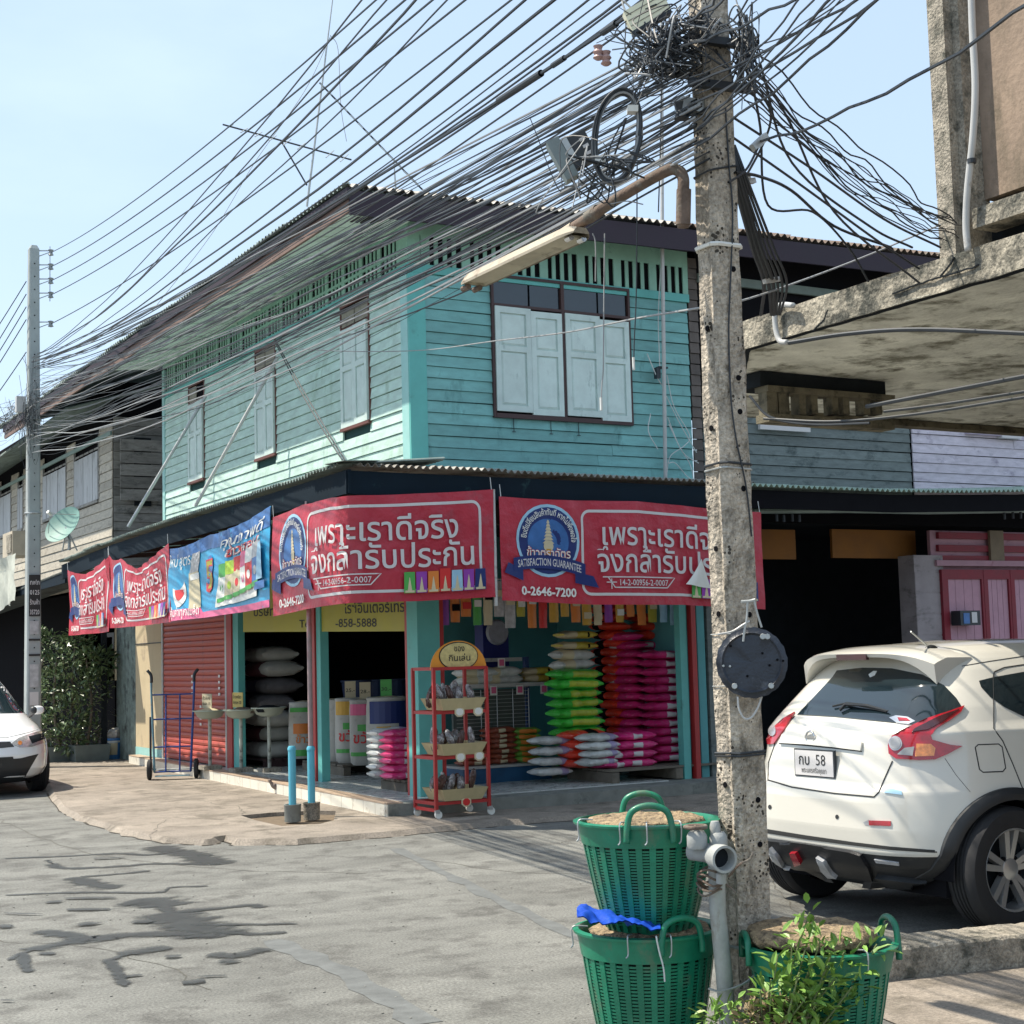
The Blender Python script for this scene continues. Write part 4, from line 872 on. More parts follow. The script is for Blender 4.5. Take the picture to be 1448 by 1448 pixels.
psh = lambda nm, c: mat(nm, c, .34, .22, 12, .7, rnd=.16, fine=34, dirt_or_sheen=((min(1, c[0]*.5+.36), min(1, c[1]*.5+.30), min(1, c[2]*.5+.30)), .30, 17, 2.5))  # pale blotches in the colour imitate printing and highlights on the plastic
m_pink, m_mag, m_red, m_grn, m_brn = psh('pink_plastic', (.66, .05, .20)), psh('magenta_plastic', (.64, .03, .19)), psh('red_plastic', (.70, .055, .025)), psh('green_plastic', (.06, .52, .06)), psh('brown_plastic', (.30, .07, .035))
m_wht, m_yel, m_lav, m_lim = psh('white_plastic', (.60, .62, .60)), psh('yellow_plastic', (.62, .50, .07)), psh('lavender_plastic', (.36, .30, .48)), psh('lime_plastic', (.42, .52, .05))
bagproto('woven_sack', .95, .56, .22, [wsk, msk], ())
bagproto('maroon_sack', .95, .56, .22, [wsk, msk], [(-.55, .6, 1)])
bagproto('grey_sack', .95, .56, .22, [gsk, nsk], [(-.3, .4, 1)])
bagproto('white_bag', .42, .27, .085, [m_wht, m_lav], [(.35, .8, 1)])
bagproto('pink_bag', .42, .27, .085, [m_pink, m_wht], [(-.25, .35, 11)])
bagproto('brown_bag', .36, .24, .065, [m_brn, M['cream']], [(-.3, .2, 11)])
bagproto('orange_green_bag', .34, .24, .072, [mat('leaf_green_plastic', (.18, .38, .06), .35, .15, 12, .3), M['orange']], [(-.6, .6, 11)])
bagproto('green_bag', .56, .36, .115, [m_grn, m_lim], [(-.55, .72, 11)])
bagproto('red_bag', .46, .34, .10, [m_red, M['black']], [(-.1, .5, 1)])
bagproto('magenta_bag', .50, .34, .095, [m_mag, M['lettergrey']], [(-.25, .30, 11)])
bagproto('yellow_bag', .46, .28, .085, [m_yel, M['cream'], M['black']], [(-.95, -.2, 1), (.35, .5, 12)])
bagproto('pale_bag', .46, .30, .12, [m_wht, M['cream']], [(-.9, -.2, 1)])
bagproto('mixed_bag', .46, .30, .12, [m_wht, mat('brown_print', (.16, .05, .04), .5)], [(-.3, .3, 1)])
# pile of big woven sacks in the left opening, on a low rack
sk_ = at(378, 1064, x=XW+.62); cx, cy = sk_.x+.05, sk_.y
hz = [.30, .50, .71, .93, 1.14, 1.36, 1.56]
ks = ['woven_sack', 'maroon_sack', 'woven_sack', 'grey_sack', 'grey_sack', 'maroon_sack', 'woven_sack']
posn = ['lowest', 'second from the bottom', 'third from the bottom', 'fourth from the bottom', 'fifth from the bottom', 'sixth from the bottom', 'topmost']
dsc = ['white woven sack', 'white sack with a maroon band', 'white woven sack', 'dark printed grey sack', 'dark grey sack', 'maroon banded sack', 'loose white woven sack']
for i, (z, k) in enumerate(zip(hz, ks)): bag(k, (cx+random.uniform(-.04, .04), cy+random.uniform(-.08, .08), z+.08), PI/2, f'{dsc[i]}, {posn[i]} of the left pile', name='rice_sack')
t = thing('low_table', 'low slatted steel-legged bench under the pile of large sacks', 'bench', (cx, cy, ZF))
for k in range(5): mb = MB(); mb.box(cx-.3+k*.13, cx-.2+k*.13, cy-.6, cy+.6, ZF+.08, ZF+.11); part('slat', mb, M['brownwood'], t)
for a in (-.55, .5): mb = MB(); mb.box(cx-.3, cx+.3, cy+a, cy+a+.06, ZF, ZF+.08); part('bearer', mb, M['brownwood'], t)
# upright open rice sacks by the column with price cards
def upright(c, r, h, cols, lab, txt, card=None, cardm='cream', nm='open_rice_sack'):
    t = thing(nm, lab, 'sack', c); c = Vector(c); mb = MB(); n = 24; vs = []
    pr = [(.80, 0), (.93, .04), (1, .2), (1, .55), (.97, .85), (.93, .95), (.98, .985), (.90, 1), (.84, .96)]
    for j, (rr, zz) in enumerate(pr):
        for k in range(n):
            a = 2*PI*k/n; q = 1+.05*noise.noise(V(math.cos(a)*1.5, math.sin(a)*1.5, zz*3+c.x*9)); vs.append(c+V(math.cos(a)*r*rr*q, math.sin(a)*r*.8*rr*q, zz*h))
    mb.add(vs, [(i*n+k, i*n+(k+1) % n, (i+1)*n+(k+1) % n, (i+1)*n+k) for i in range(len(pr)-1) for k in range(n)]+[tuple(range(n))[::-1]])
    body = part('sack_cloth', mb, wsk, t, smooth=50)
    mb = MB(); mb.blob(c+V(0, 0, h*.95), (r*.84, r*.67, .05), 20, 6, jit=.2); part('rice', mb, M['cream'], t)
    dirv = (V(0, 0, 0)-V(c.x, c.y, 0)).normalized(); a0 = math.atan2(dirv.y/.8, dirv.x)
    fn = lambda u, v, d=.004: c+V(math.cos(a0+u/r)*(r*1.015+d), math.sin(a0+u/r)*(r*.8*1.015+d), v*h)
    for (u0, u1, v0, v1, m) in cols:
        mb = MB(); mb.grid(lambda i, j: fn((u0+(u1-u0)*i)*r, v0+(v1-v0)*j), 8, 4); part('printed_block', mb, M[m], t)
    if txt:
        for (s_, v0, hh, mm, u0, u1) in txt: text_on('lettering', s_, t, M[mm], lambda u, v: fn(u, v, .009), u0*r, u1*r, v0, h=hh/h, off=.015)
    if card:
        mb = MB(); ct = c+V(dirv.x*.05, dirv.y*.05, h+.10); s2 = V(-dirv.y, dirv.x, 0); mb.obox(ct, s2*.065, V(0, 0, .10), dirv*.003); part('price_card', mb, M[cardm], t)
        text_on('lettering', card, t, M['signblk'], lambda u, v: ct+dirv*.005+s2*(u-.055)+V(0, 0, v-.03), 0, .11, 0, h=.06)
us = [(429, 1086, .19, .72, [(-1.2, .9, .05, .16, 'green'), (-.7, .5, .44, .62, 'orange'), (-1, .9, .82, .9, 'green')], 'upright open white rice sack half hidden behind the steel post', [('ข้าว', .28, .13, 'orange', -.5, .5)], None, 'cream'),
 (478, 1090, .20, .76, [], 'plain white open sack tight against the teal column', [], None, 'cream'),
 (497, 1092, .20, .78, [(-1.1, 1.0, .74, .95, 'gold'), (-1.1, 1.0, .16, .22, 'green'), (-.5, .4, .52, .62, 'green')], 'open rice sack with an orange-yellow top band', [('ขวัญ', .34, .17, 'redp', -.8, .9)], '25.-', 'cream'),
 (518, 1095, .20, .77, [(-1.1, 1.0, .76, .93, 'pink'), (-1.1, 1.0, .14, .20, 'green'), (-.5, .4, .52, .62, 'green')], 'open rice sack with a pink top band, between the orange and the blue one', [('ขวัญ', .34, .17, 'redp', -.8, .9)], '28.-', 'cream'),
 (548, 1097, .25, .80, [(-.9, 1.3, .62, .94, 'navy'), (.6, 1.25, .3, .62, 'navy'), (-.5, .2, .48, .58, 'gold'), (-.9, .6, .14, .19, 'green')], 'wide open rice sack with a large dark blue block', [('หอม', .28, .14, 'redp', -.8, .1)], '30.-', 'green')]
for (px, py, r, h, cols, lab, txt, card, cm) in us: upright(at(px, py-14, z=ZF+.13), r, h, cols, lab, txt, card, cm)
def pallet(c, L, D, Hh, lab, n=6, ang=0):
    t = thing('pallet', lab, 'pallet', c); wd = mat('pallet_wood', (.16, .14, .11), .85, .3, 9, .3, rnd=.2); x, y, z = c; q = RZ(ang)
    def pb_(nm, cx, cy, cz, a, b_, d): mb = MB(); mb.obox(Vector(c)+q @ V(cx, cy, cz), q @ V(a, 0, 0), q @ V(0, b_, 0), V(0, 0, d)); part(nm, mb, wd, t)
    for k in range(n): pb_('deck_board', 0, -D/2+(k+.5)*D/n, Hh-.012, L/2, D/n*.42, .011)
    for k in (-1, 0, 1): pb_('bearer', k*(L/2-.05), 0, (Hh-.03)/2, .045, D/2, (Hh-.03)/2)
    return t
pc = at(505, 1092, z=ZF); pallet((pc.x+.1, pc.y+.2, ZF), .95, 1.3, .13, 'grey wooden pallet under the upright open rice sacks', ang=.0)
pallet((7.13+.12, 14.75, ZF), .62, .60, .12, 'low wooden pallet under the white and pink bags beside the corner column', 5)
for s_, (key, col_) in enumerate((('white_bag', 'white'), ('pink_bag', 'pink'))):
    nb = 7
    for k in range(nb): bag(key, (7.0+.0*s_, 14.95-.33*s_, ZF+.17+k*.072), .05+s_*.1, f'small {col_} rice bag, {ORD[k]} from the bottom, stacked beside the corner column', 'rice bag', f'stacked {col_} bags beside the corner column')
# dark tubs behind the sacks
for i, px in enumerate((505, 532, 560)):
    c = at(px, 1000, y=18.6+.0*i); mb = MB(); mb.lathe([(.16, 0), (.20, .34), (.215, .35), (.215, .37), (.19, .37)], (c.x, c.y, .9), 20, capt=False)
    solo('blue_tub', mb, mat('navy_tub', (.03, .05, .12), .5), ['left', 'middle', 'right'][i]+' one of three dark blue tubs behind the open rice sacks', 'tub', 'dark tubs behind the rice sacks', loc=(c.x, c.y, .9))
mb = MB(); mb.box(7.9, 9.6, 18.3, 19.0, ZF, .9); solo('back_counter', mb, M['dark'], 'dark counter carrying the blue tubs at the back of the left opening', 'counter', loc=(8.6, 18.6, ZF))
# --- red snack rack on castors
rk0 = at(622, 1146, z=ZP); t = thing('snack_rack', 'red wheeled wire rack of packed snacks with an orange domed header board', 'rack', rk0)
# corners from the photograph: front-left, back-left, right
A = at(617, 1143, z=ZP+.10); Bk = A+V(-.02, .40, 0); rv = V(.55, -.02, 0); HT = 1.30
red = M['redpost']
for (o_, nm) in ((A, 'front'), (Bk, 'back'), (A+rv, 'f'), (Bk+rv, 'b')):
    mb = MB(); mb.box(o_.x-.015, o_.x+.015, o_.y-.015, o_.y+.015, o_.z-.02, o_.z+HT); part('upright', mb, red, t)
    mb = MB(); mb.lathe([(.028, -.012), (.036, -.012), (.036, .012), (.028, .012)], (o_.x+.02, o_.y, ZP+.037), 16, axis='y'); w_ = part('castor', mb, M['white'], t); mb = MB(); mb.box(o_.x-.012, o_.x+.03, o_.y-.018, o_.y+.018, ZP+.05, ZP+.085); part('fork', mb, M['steel'], w_)
lv = [.04, .46, .88, 1.29]
for z in lv:
    for (p, q_) in ((A, A+rv), (Bk, Bk+rv), (A, Bk), (A+rv, Bk+rv)):
        mb = MB(); mb.bar(p+V(0, 0, z), q_+V(0, 0, z), .022, .03); part('rail', mb, red, t)
mb = MB(); mb.bar(A+V(0, 0, -.02), Bk+V(0, 0, -.02), .022, .03); part('rail', mb, red, t)
crate_m = mat('snack_tray', (.50, .42, .24), .7, .12, 8, .1); bagm = mat('clear_snack_bag', (.20, .17, .17), .15, .8, 22, .6, fine=30, spec=.9, dirt_or_sheen=((.6, .6, .6), .5, 18, 1)); bagd = mat('dark_snack_bag', (.10, .05, .04), .2, .6, 22, .6, fine=30, dirt_or_sheen=((.5, .5, .5), .35, 22, 1))
for li in range(3):
    z = lv[li]; o_ = A+V(.05, -.03, z+.02)
    tr = thing('snack_tray', ['lowest', 'middle', 'top'][li]+' cream tray of packed snacks on the red rack', 'tray', o_)
    mb = MB(); mb.add([o_+V(.03, 0, 0), o_+V(.42, 0, 0), o_+V(.42, .34, 0), o_+V(.03, .34, 0), o_+V(-.02, -.04, .11), o_+V(.47, -.04, .11), o_+V(.47, .38, .11), o_+V(-.02, .38, .11)], [(3, 2, 1, 0), (0, 1, 5, 4), (1, 2, 6, 5), (2, 3, 7, 6), (3, 0, 4, 7)]); part('tray_side', mb, crate_m, tr)
    for k in range(7):
        c = o_+V(.03+(k % 4)*.11+random.uniform(-.01, .01), .08+(k//4)*.14, .15); mb = MB(); mb.blob(c, (.055, .03, .085+random.random()*.03), 8, 6, jit=.5, rot=Matrix.Rotation(random.uniform(-.5, .5), 3, 'Y') @ RZ(random.random())); solo('snack_bag', mb, bagm if (li+k) % 3 else bagd, 'crinkled clear snack bag, '+('back' if k > 3 else 'front')+' row '+'abcd'[k % 4].replace('a', 'left end').replace('b', 'left middle').replace('c', 'right middle').replace('d', 'right end')+', '+['lowest', 'middle', 'top'][li]+' tray of the red rack', 'snack bag', 'snack bags in the '+['lowest', 'middle', 'top'][li]+' tray', smooth=False, loc=c)
    for k in range(2 if li else 1):
        mb = MB(); c = A+V((.25+.2*k) if li else .30, -.035, z-.0); mb.prism([c+V(math.cos(a)*.055, 0, math.sin(a)*.05) for a in [PI/8+PI/4*j for j in range(8)]], (0, 0, 0), (0, .006, 0)); tg = part('price_tag', mb, M['cream'], t); mb = MB(); mb.prism([c+V(math.cos(a)*.04, -.003, math.sin(a)*.035) for a in [PI/8+PI/4*j for j in range(8)]], (0, 0, 0), (0, .003, 0)); part('tag_print', mb, M['white'] if li else M['redp'], tg)
# header board: half disc
hc = A+V(.30, .02, HT-.02); mb = MB(); nn_ = V(0, -1, 0)
pts = [hc+V(math.cos(a)*.30-.02, 0, math.sin(a)*.27+.0) for a in [k*PI/18 for k in range(19)]]
mb.prism(pts, (0, 0, 0), (0, .012, 0)); hd = part('header_board', mb, mat('orange_header', (.70, .27, .03), .5, .12, 8, .1), t)
mb = MB(); mb.prism([hc+V(math.cos(a)*.21-.02, -.004, math.sin(a)*.135+.125) for a in [k*PI/12 for k in range(24)]], (0, 0, 0), (0, .003, 0)); part('header_print', mb, M['signblk'], hd)
mb = MB(); mb.prism([hc+V(math.cos(a)*.20-.02, -.008, math.sin(a)*.125+.125) for a in [k*PI/12 for k in range(24)]], (0, 0, 0), (0, .003, 0)); part('header_print', mb, mat('cream_header_print', (.60, .48, .20), .5, .3, 20, .05), hd)
for s_, u, v in (('ของ', -.07, .17), ('กินเล่น', -.13, .08)): text_on('lettering', s_, hd, M['signblk'], lambda uu, vv: hc+V(uu, -.012, vv), u, -u-.03, v, h=.08)
# --- hanging strip goods under the lintel
MATS_NAME = {'yel': 'yellow', 'redp': 'red', 'gold': 'golden', 'skyb': 'pale blue'}
cols = ['cream', 'silver', 'redp', 'gold', 'white', 'orange', 'green', 'lime', 'skyb', 'gold', 'violet', 'orange', 'cream', 'yel', 'redp', 'silver']
hang = mat('dim', (.2, .2, .2))
for i in range(22):
    px = 628+i*15.5; c = at(px, 862, y=YS+.18); w = random.uniform(.05, .068); zt_ = 2.32; zb_ = at(px, random.choice((872, 880, 888, 884)), y=YS+.18).z
    hc_ = random.choice(cols); t = thing('hanging_packet', f'{MATS_NAME.get(hc_, hc_)} packet, {("first "+" ".join(ORD[1:])).split()[i]} from the left, hanging along the shop lintel', 'packet', (c.x, YS+.18, zt_), 'packets hanging along the lintel')
    mb = MB(); pillow(mb, (c.x, YS+.18, (zt_+zb_)/2), zt_-zb_, w*2, .03, Matrix(((0, 1, 0), (0, 0, 1), (1, 0, 0))), seed=i, n=6, m=8)
    cm_ = M[hc_]; part('packet', mb, cm_, t, smooth=60)
    mb = MB(); z = random.uniform(zb_+.06, zt_-.14); mb.box(c.x-w*.8, c.x+w*.8, YS+.155, YS+.158, z, z+.07); part('label', mb, M[random.choice(('white', 'redp', 'cream', 'black'))], t)
mb = MB(); mb.tube([(7.1, YS+.18, 2.34), (10.0, YS+.18, 2.34)], .01, 6); solo('hanging_rail', mb, M['steel'], 'thin steel rail carrying the hanging packets across the shop opening', 'rail', loc=(7.1, YS+.18, 2.34))
# --- shelf unit
sx0 = at(648, 960, y=15.35).x; sx1 = at(738, 960, y=15.35).x; sy = 15.2
t = thing('shelf_unit', 'open white wire display shelf with pink price tickets inside the shop', 'shelf', (sx0, sy, ZF))
zz = lambda py: at(700, py, y=sy).z
mb = MB(); mb.box(sx0-.15, sx0-.12, sy+.5, sy+.53, ZF, zz(925)); part('upright', mb, M['steel'], t)
mb = MB(); mb.box(sx1+.02, sx1+.07, sy+.1, sy+.16, ZF, zz(930)); part('upright', mb, mat('blue_steel', (.03, .07, .2), .5), t)
for (zq, d0, d1, xx) in ((zz(932), .15, .5, 0), (zz(968), -.08, .5, .38)):
    mb = MB(); mb.box(sx0-.12, sx1+xx, sy+d0, sy+d1, zq-.02, zq); sh = part('shelf_board', mb, M['white'], t)
    mb = MB(); mb.box(sx0-.12, sx1+xx, sy+d0-.015, sy+d0-.001, zq-.03, zq+.012); part('shelf_lip', mb, M['pvcg'], t)
for k in range(16): mb = MB(); z = ZF+.38+k*.042; mb.tube([(sx0-.1, sy+.02, z), (sx1, sy+.02, z)], .004, 4); part('wire', mb, M['steel'], t)
for k in range(5): mb = MB(); x = sx0+k*(sx1-sx0)/4; mb.tube([(x, sy+.01, ZF+.3), (x, sy+.01, zz(975))], .006, 5); part('wire_upright', mb, M['steel'], t)
mb = MB(); mb.box(sx0-.12, sx1-.02, sy+.06, sy+.10, ZF+.3, zz(975)); part('back_panel', mb, mat('shelf_shade', (.10, .12, .11), .8), t)
for (px, py) in ((674, 937), (708, 937), (658, 977), (697, 976), (734, 975), (768, 974)):
    c = at(px, py, y=sy-.1); mb = MB(); mb.box(c.x-.045, c.x+.045, sy-.12, sy-.115, c.z-.055, c.z+.05); tk = part('price_ticket', mb, M['white'], t); mb = MB(); mb.box(c.x-.03, c.x+.03, sy-.124, sy-.121, c.z-.035, c.z+.035); part('ticket_print', mb, M['pink'], tk)
bt = at(700, 1090, z=ZF); mb = MB()
p0, p1 = at(688, 1111, z=ZF-.02), at(785, 1104, z=ZF-.02)
t = thing('blue_platform', 'low blue platform with a white edge under the stacked snack bags', 'platform', p0)
mb = MB(); mb.box(p0.x-.25, p1.x, p0.y+.05, p0.y+.62, ZF, ZF+.16); part('base', mb, mat('deep_blue_paint', (.02, .10, .22), .5, .2, 6, .1), t); mb = MB(); mb.box(p0.x-.25, p1.x+.01, p0.y+.03, p0.y+.63, ZF+.16, ZF+.185); part('top', mb, M['pvcg'], t)
for j, (px, key, n, lab) in enumerate(((668, 'brown_bag', 4, 'brown'), (705, 'brown_bag', 7, 'dark brown'), (741, 'orange_green_bag', 6, 'orange and green'))):
    c = at(px, 1078, y=p0.y+.3)
    for k in range(n): bag(key, (c.x, p0.y+.28+random.uniform(-.02, .02), ZF+.215+k*(.056 if j < 2 else .063)), random.uniform(-.05, .05), f'{lab} snack bag, {ORD[k]} from the bottom of its stack on the blue platform', 'snack bag', f'{lab} bags on the blue platform')
for j, (px, key) in enumerate(((672, 'pale_bag'), (706, 'pale_bag'), (758, 'yellow_bag'))):
    c = at(px, 950, y=sy+.1)
    for k in range(2): bag(key, (c.x, sy+.1, zz(968)+.05+k*.085), .02, ['white bag on the left of the shelf board', 'white bag on the middle of the shelf board', 'yellow bag overhanging the right end of the shelf board'][j]+[', lower one', ', upper one'][k], 'bag')
# --- big stacks
def stack(key, px, yy, z0, n, dz, rz, lab, where, cat='rice bag', jit=.02, dx=0):
    x = at(px, 1000, y=yy).x
    for k in range(n):
        pos = 'topmost' if k == n-1 else ORD[k]+('' if k == 0 else ' from the bottom')
        bag(key, (x+random.uniform(-jit, jit)+dx, yy+random.uniform(-jit, jit), z0+k*dz), rz, f'{lab}, {pos}, {where}', cat, where)
zb = ZF+.20
stack('green_bag', 812, 14.5, zb, 10, .105, 0, 'green bag with lime side print', 'green stack right of the shelf')
stack('white_bag', 776, 14.3, ZF+.12, 4, .11, 0, 'white crumpled bag', 'beside the blue shelf post', jit=.01)
stack('pale_bag', 812, 14.6, zb+10*.105, 2, .11, .1, 'white and brown bag', 'lying on the green stack'); stack('yellow_bag', 818, 14.6, zb+12*.105, 2, .12, .1, 'pale yellow bag', 'crowning the green stack')
pallet((at(900, 1095, z=ZF).x, 14.15, ZF), 1.75, .9, .14, 'dark heavy pallet under the magenta and red rice bags', 6)
stack('red_bag', 868, 14.75, zb, 19, .098, PI/2, 'red rice bag', 'tall narrow red stack')
stack('magenta_bag', 884, 14.62, zb, 15, .096, PI/2, 'dark magenta rice bag', 'narrow column beside the red stack')
for j, xx in enumerate((908, 940)): stack('magenta_bag', xx, 14.72, zb, 14-2*j, .096, 0, 'magenta rice bag', f'{("left", "right")[j]} tall stack at the back')
stack('magenta_bag', 940, 14.22, zb, 13, .094, .02, 'magenta rice bag', 'front stack by the door frame')
stack('magenta_bag', 888, 14.05, zb-.02, 4, .094, 0, 'magenta rice bag', 'right column of the low front pile')
stack('magenta_bag', 857, 14.05, zb-.02, 3, .094, .2, 'magenta rice bag', 'middle column of the low front pile'); stack('white_bag', 843, 13.95, zb+.02, 4, .085, .2, 'white and navy bag', 'left column of the low front pile')
stack('red_bag', 822, 14.2, zb, 4, .10, .1, 'red rice bag', 'low pile before the green stack')
for k in range(3): bag('red_bag', (at(905, 900, y=14.9).x, 14.72, zb+1.36+.10*k), 0, ['lowest', 'middle', 'top'][k]+' black and red bag on the high magenta stack', 'rice bag')
# blue round wall fan/clock and a few dark shelves behind
c = at(703, 894, y=15.6); mb = MB(); mb.lathe([(.02, -.03), (.13, -.03), (.15, 0), (.13, .03), (.02, .03)], c, 24, axis='y'); solo('wall_fan', mb, mat('pale_fan', (.40, .42, .50), .4, .2, 20), 'round pale fan face in front of the teal inner wall', 'fan', smooth=40, loc=c)
mb = MB(); c = at(690, 905, y=15.8); mb.box(c.x-.12, c.x+.22, 15.7, 15.9, c.z-.35, c.z+.18); solo('blue_cabinet', mb, mat('cobalt_paint', (.02, .03, .22), .5), 'cobalt blue cabinet behind the fan', 'cabinet', loc=c)

# white cloth corner hanging by the near pole under the canopy
P_ = [at(x, y, y=YC-.10) for x, y in ((992, 790), (970, 826), (975, 833), (1004, 832))]
mb = MB(); mb.grid(lambda a, b: (P_[0].lerp(P_[3], b*.2)).lerp(P_[1].lerp(P_[3], a), b)+V(0, -.02*math.sin(a*7)*b, 0), 10, 8); solo('white_cloth', mb, M['white'], 'small white triangular cloth hanging before the right red banner, beside the pole', 'cloth', smooth=True, loc=P_[0])
# ================================================================== LEFT SIDE: GREY TIMBER HOUSE, POLE, PLANTS
gw = mat('grey_weathered_board', (.30, .29, .27), .85, .28, 6, .3, rnd=.2, stretch=(1, 1, 4), dirt_or_sheen=((.13, .13, .12), .4, 4, 2))
gwl = mat('pale_weathered_board', (.47, .43, .36), .85, .22, 6, .3, rnd=.14, stretch=(1, 1, 4), dirt_or_sheen=((.25, .22, .18), .35, 4, 2))
gsh = mat('pale_grey_shutter_board', (.48, .49, .50), .8, .15, 5, .2, rnd=.12, stretch=(3, 3, .6), dirt_or_sheen=((.25, .25, .25), .3, 5, .5))
X2, Y2 = 6.92, 25.4
h2 = thing('timber_house', 'grey weathered timber house with plank shutters beyond the teal shophouse', 'building', (X2, Y2, 0))
mb = MB(); mb.box(X2+.03, 12, Y2+.03, 46, 0, 6.3); part('wall', mb, M['black'], h2)
W2a = [(at(141, 650, x=X2).y, at(107, 650, x=X2).y), (at(95, 680, x=X2).y, at(63, 680, x=X2).y), (at(34, 700, x=X2).y, at(27, 700, x=X2).y), (at(17, 700, x=X2).y, at(2, 700, x=X2).y)]
z2 = (at(125, 712, x=X2).z, at(125, 645, x=X2).z)
boards('y', Y2, 37, X2, (-1, 0, 0), 2.9, 5.6, 17, [(a, b, z2[0], 5.55) for a, b in W2a], gwl, h2, 3.0)
boards('x', X2+.01, 9.6, Y2, (0, -1, 0), 2.9, 5.7, 19, [], gw, h2, 1.5)
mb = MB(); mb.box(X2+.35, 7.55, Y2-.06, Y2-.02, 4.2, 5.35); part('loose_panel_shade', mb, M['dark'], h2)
for k in range(5): mb = MB(); mb.box(X2+.1, 7.75, Y2-.10, Y2-.065, 4.28+k*.21, 4.47+k*.21); part('panel_board', mb, gw, h2)
for a, b in W2a:
    n = max(2, int((b-a)/.28)); w = (b-a)/n
    wn = part('window', (lambda m: (m.box(X2-.03, X2, a-.04, a, z2[0], 5.5), m.box(X2-.03, X2, b, b+.04, z2[0], 5.5), m.box(X2-.05, X2, a, b, z2[0]-.05, z2[0]))[0])(MB()), gw, h2)
    for k in range(n):
        mb = MB(); mb.box(X2-.03-random.random()*.01, X2-.01, a+k*w+.01, a+(k+1)*w-.01, z2[0], z2[1]); part('shutter_board', mb, gsh, wn)
        mb = MB(); mb.box(X2-.02, X2-.005, a+k*w+.03, a+(k+1)*w-.03, z2[1]+.04, 5.3); part('transom_board', mb, gw, wn)
mb = MB(); mb.bar((X2-.03, Y2, 5.42), (X2-.03, 37, 5.42), .03, .07); part('rail', mb, mat('pale_green_rail', (.25, .35, .33), .7), h2)
y = 25.2
for k in range(14):
    corr_sheet('roof_sheet', h2, (6.1, y, 5.75-.02*k), (0, .82, -.02), (2.4, 0, .75), 1, 2, .02, .1, M['corrg']); y += .80
for k in range(18): corr_sheet('canopy_sheet', h2, (5.85, 24.4+k*.8, 3.02-.03*k), (0, .82, -.03), (1.1, 0, .1), 1, 2, .016, .09, M['corrd'])
mb = MB(); mb.bar((5.88, 24.3, 2.93), (5.88, 40, 2.7), .03, .16); part('canopy_fascia', mb, M['fblue'], h2)
# alley front between the two houses: cream wall panel, corrugated strip, brown boards
t = thing('cream_wall_panel', 'sunlit cream wall panel between the red shutter and the corrugated strip', 'wall', (6.9, 23.4, 0))
ya, yb = at(231, 1000, x=6.88).y, at(192, 1000, x=6.88).y
mb = MB(); mb.box(6.88, 6.95, ya, yb, .28, 2.6); part('panel', mb, mat('cream_plaster', (.55, .45, .29), .8, .12, 2, .1, dirt_or_sheen=((.35, .28, .2), .3, 2, 1)), t); mb = MB(); mb.box(6.875, 6.95, ya, yb, 0, .278); part('skirting', mb, M['tealpale'], t)
mb = MB(); mb.box(6.868, 6.879, ya, yb, 1.86, 1.875); part('joint_strip', mb, M['cable'], t)
yc_ = at(166, 1000, x=6.9).y
t2 = thing('corrugated_strip', 'dented vertical corrugated iron strip beside the cream panel', 'fence panel', (6.9, yb, 0))
corr_sheet('sheet', t2, (6.9, yb+.03, .05), (0, yc_-yb, 0), (0, 0, 2.6), 1, 3, .02, .09, mat('dented_iron', (.20, .25, .23), .5, .4, 7, .3, metal=.5, dirt_or_sheen=((.03, .03, .03), .4, 5, .5)))
y3, y4 = yc_, at(112, 930, x=6.95).y
t3 = thing('brown_board_wall', 'stained brown board wall with a painted black mark, behind the bush', 'wall', (6.95, y3, 0))
mb = MB(); mb.box(6.95, 7.0, y3+.02, y4, 1.3, 2.55); part('panel', mb, mat('stained_ochre_board', (.33, .26, .15), .85, .25, 3, .2, dirt_or_sheen=((.14, .11, .07), .35, 3, 1)), t3)
mb = MB(); mb.box(6.943, 6.949, y3+.35, y3+.95, 2.02, 2.09); mb.obox((6.946, y3+.42, 1.93), (.002, 0, 0), (0, .05, .02), (0, .02, -.10)); part('painted_mark', mb, M['signblk'], t3)
mb = MB(); mb.box(8.6, 8.7, Y2-2.2, Y2+16, 0, 2.9); mb.box(6.95, 8.6, Y2-.6, Y2+16, 2.86, 2.9); mb.box(6.97, 7.04, y3+.02, y4, 0, 1.29); struct('dark_shopfront_recess', mb, M['black'])  # walls coloured black to stand in for the shade inside
mb = MB(); mb.box(6.6, 6.68, 24.9, 24.98, 0, 2.6); solo('alley_post', mb, M['dark'], 'thin dark post behind the bush under the far canopy', 'post', loc=(6.64, 24.94, 0))
# hanging cloth far left
C = Cloth([(5.8, at(-20, 800, x=5.8).y), (5.8, at(24, 800, x=5.8).y)][::1], [at(0, 790, x=5.8).z]*2, [at(0, 868, x=5.8).z, at(20, 850, x=5.8).z], 41, .09, .05, (0, 1))
mb = MB(); mb.grid(lambda a, b: C(a*C.W, b)+V(0, 0, .10*noise.noise(V(a*9, 0, 3))*(1-b)), 24, 14); solo('hanging_cloth', mb, mat('grey_white_cloth', (.50, .52, .46), .9, .2, 6, .2), 'ragged pale cloth hanging from the canopy at the far left edge', 'cloth', smooth=True, loc=C(0, 1))
c = at(20, 768, x=6.6); mb = MB(); mb.box(6.45, 6.85, c.y-.55, c.y+.35, c.z-.28, c.z+.20); o = thing('window_box', 'cream box unit on the timber house wall left of the pole', 'box', (6.65, c.y, c.z)); part('case', mb, mat('cream_case', (.48, .42, .33), .8, .15, 6, .1), o)
mb = MB(); mb.box(6.43, 6.449, c.y-.5, c.y-.1, c.z-.22, c.z+.14); part('grille', mb, M['conc'], o)
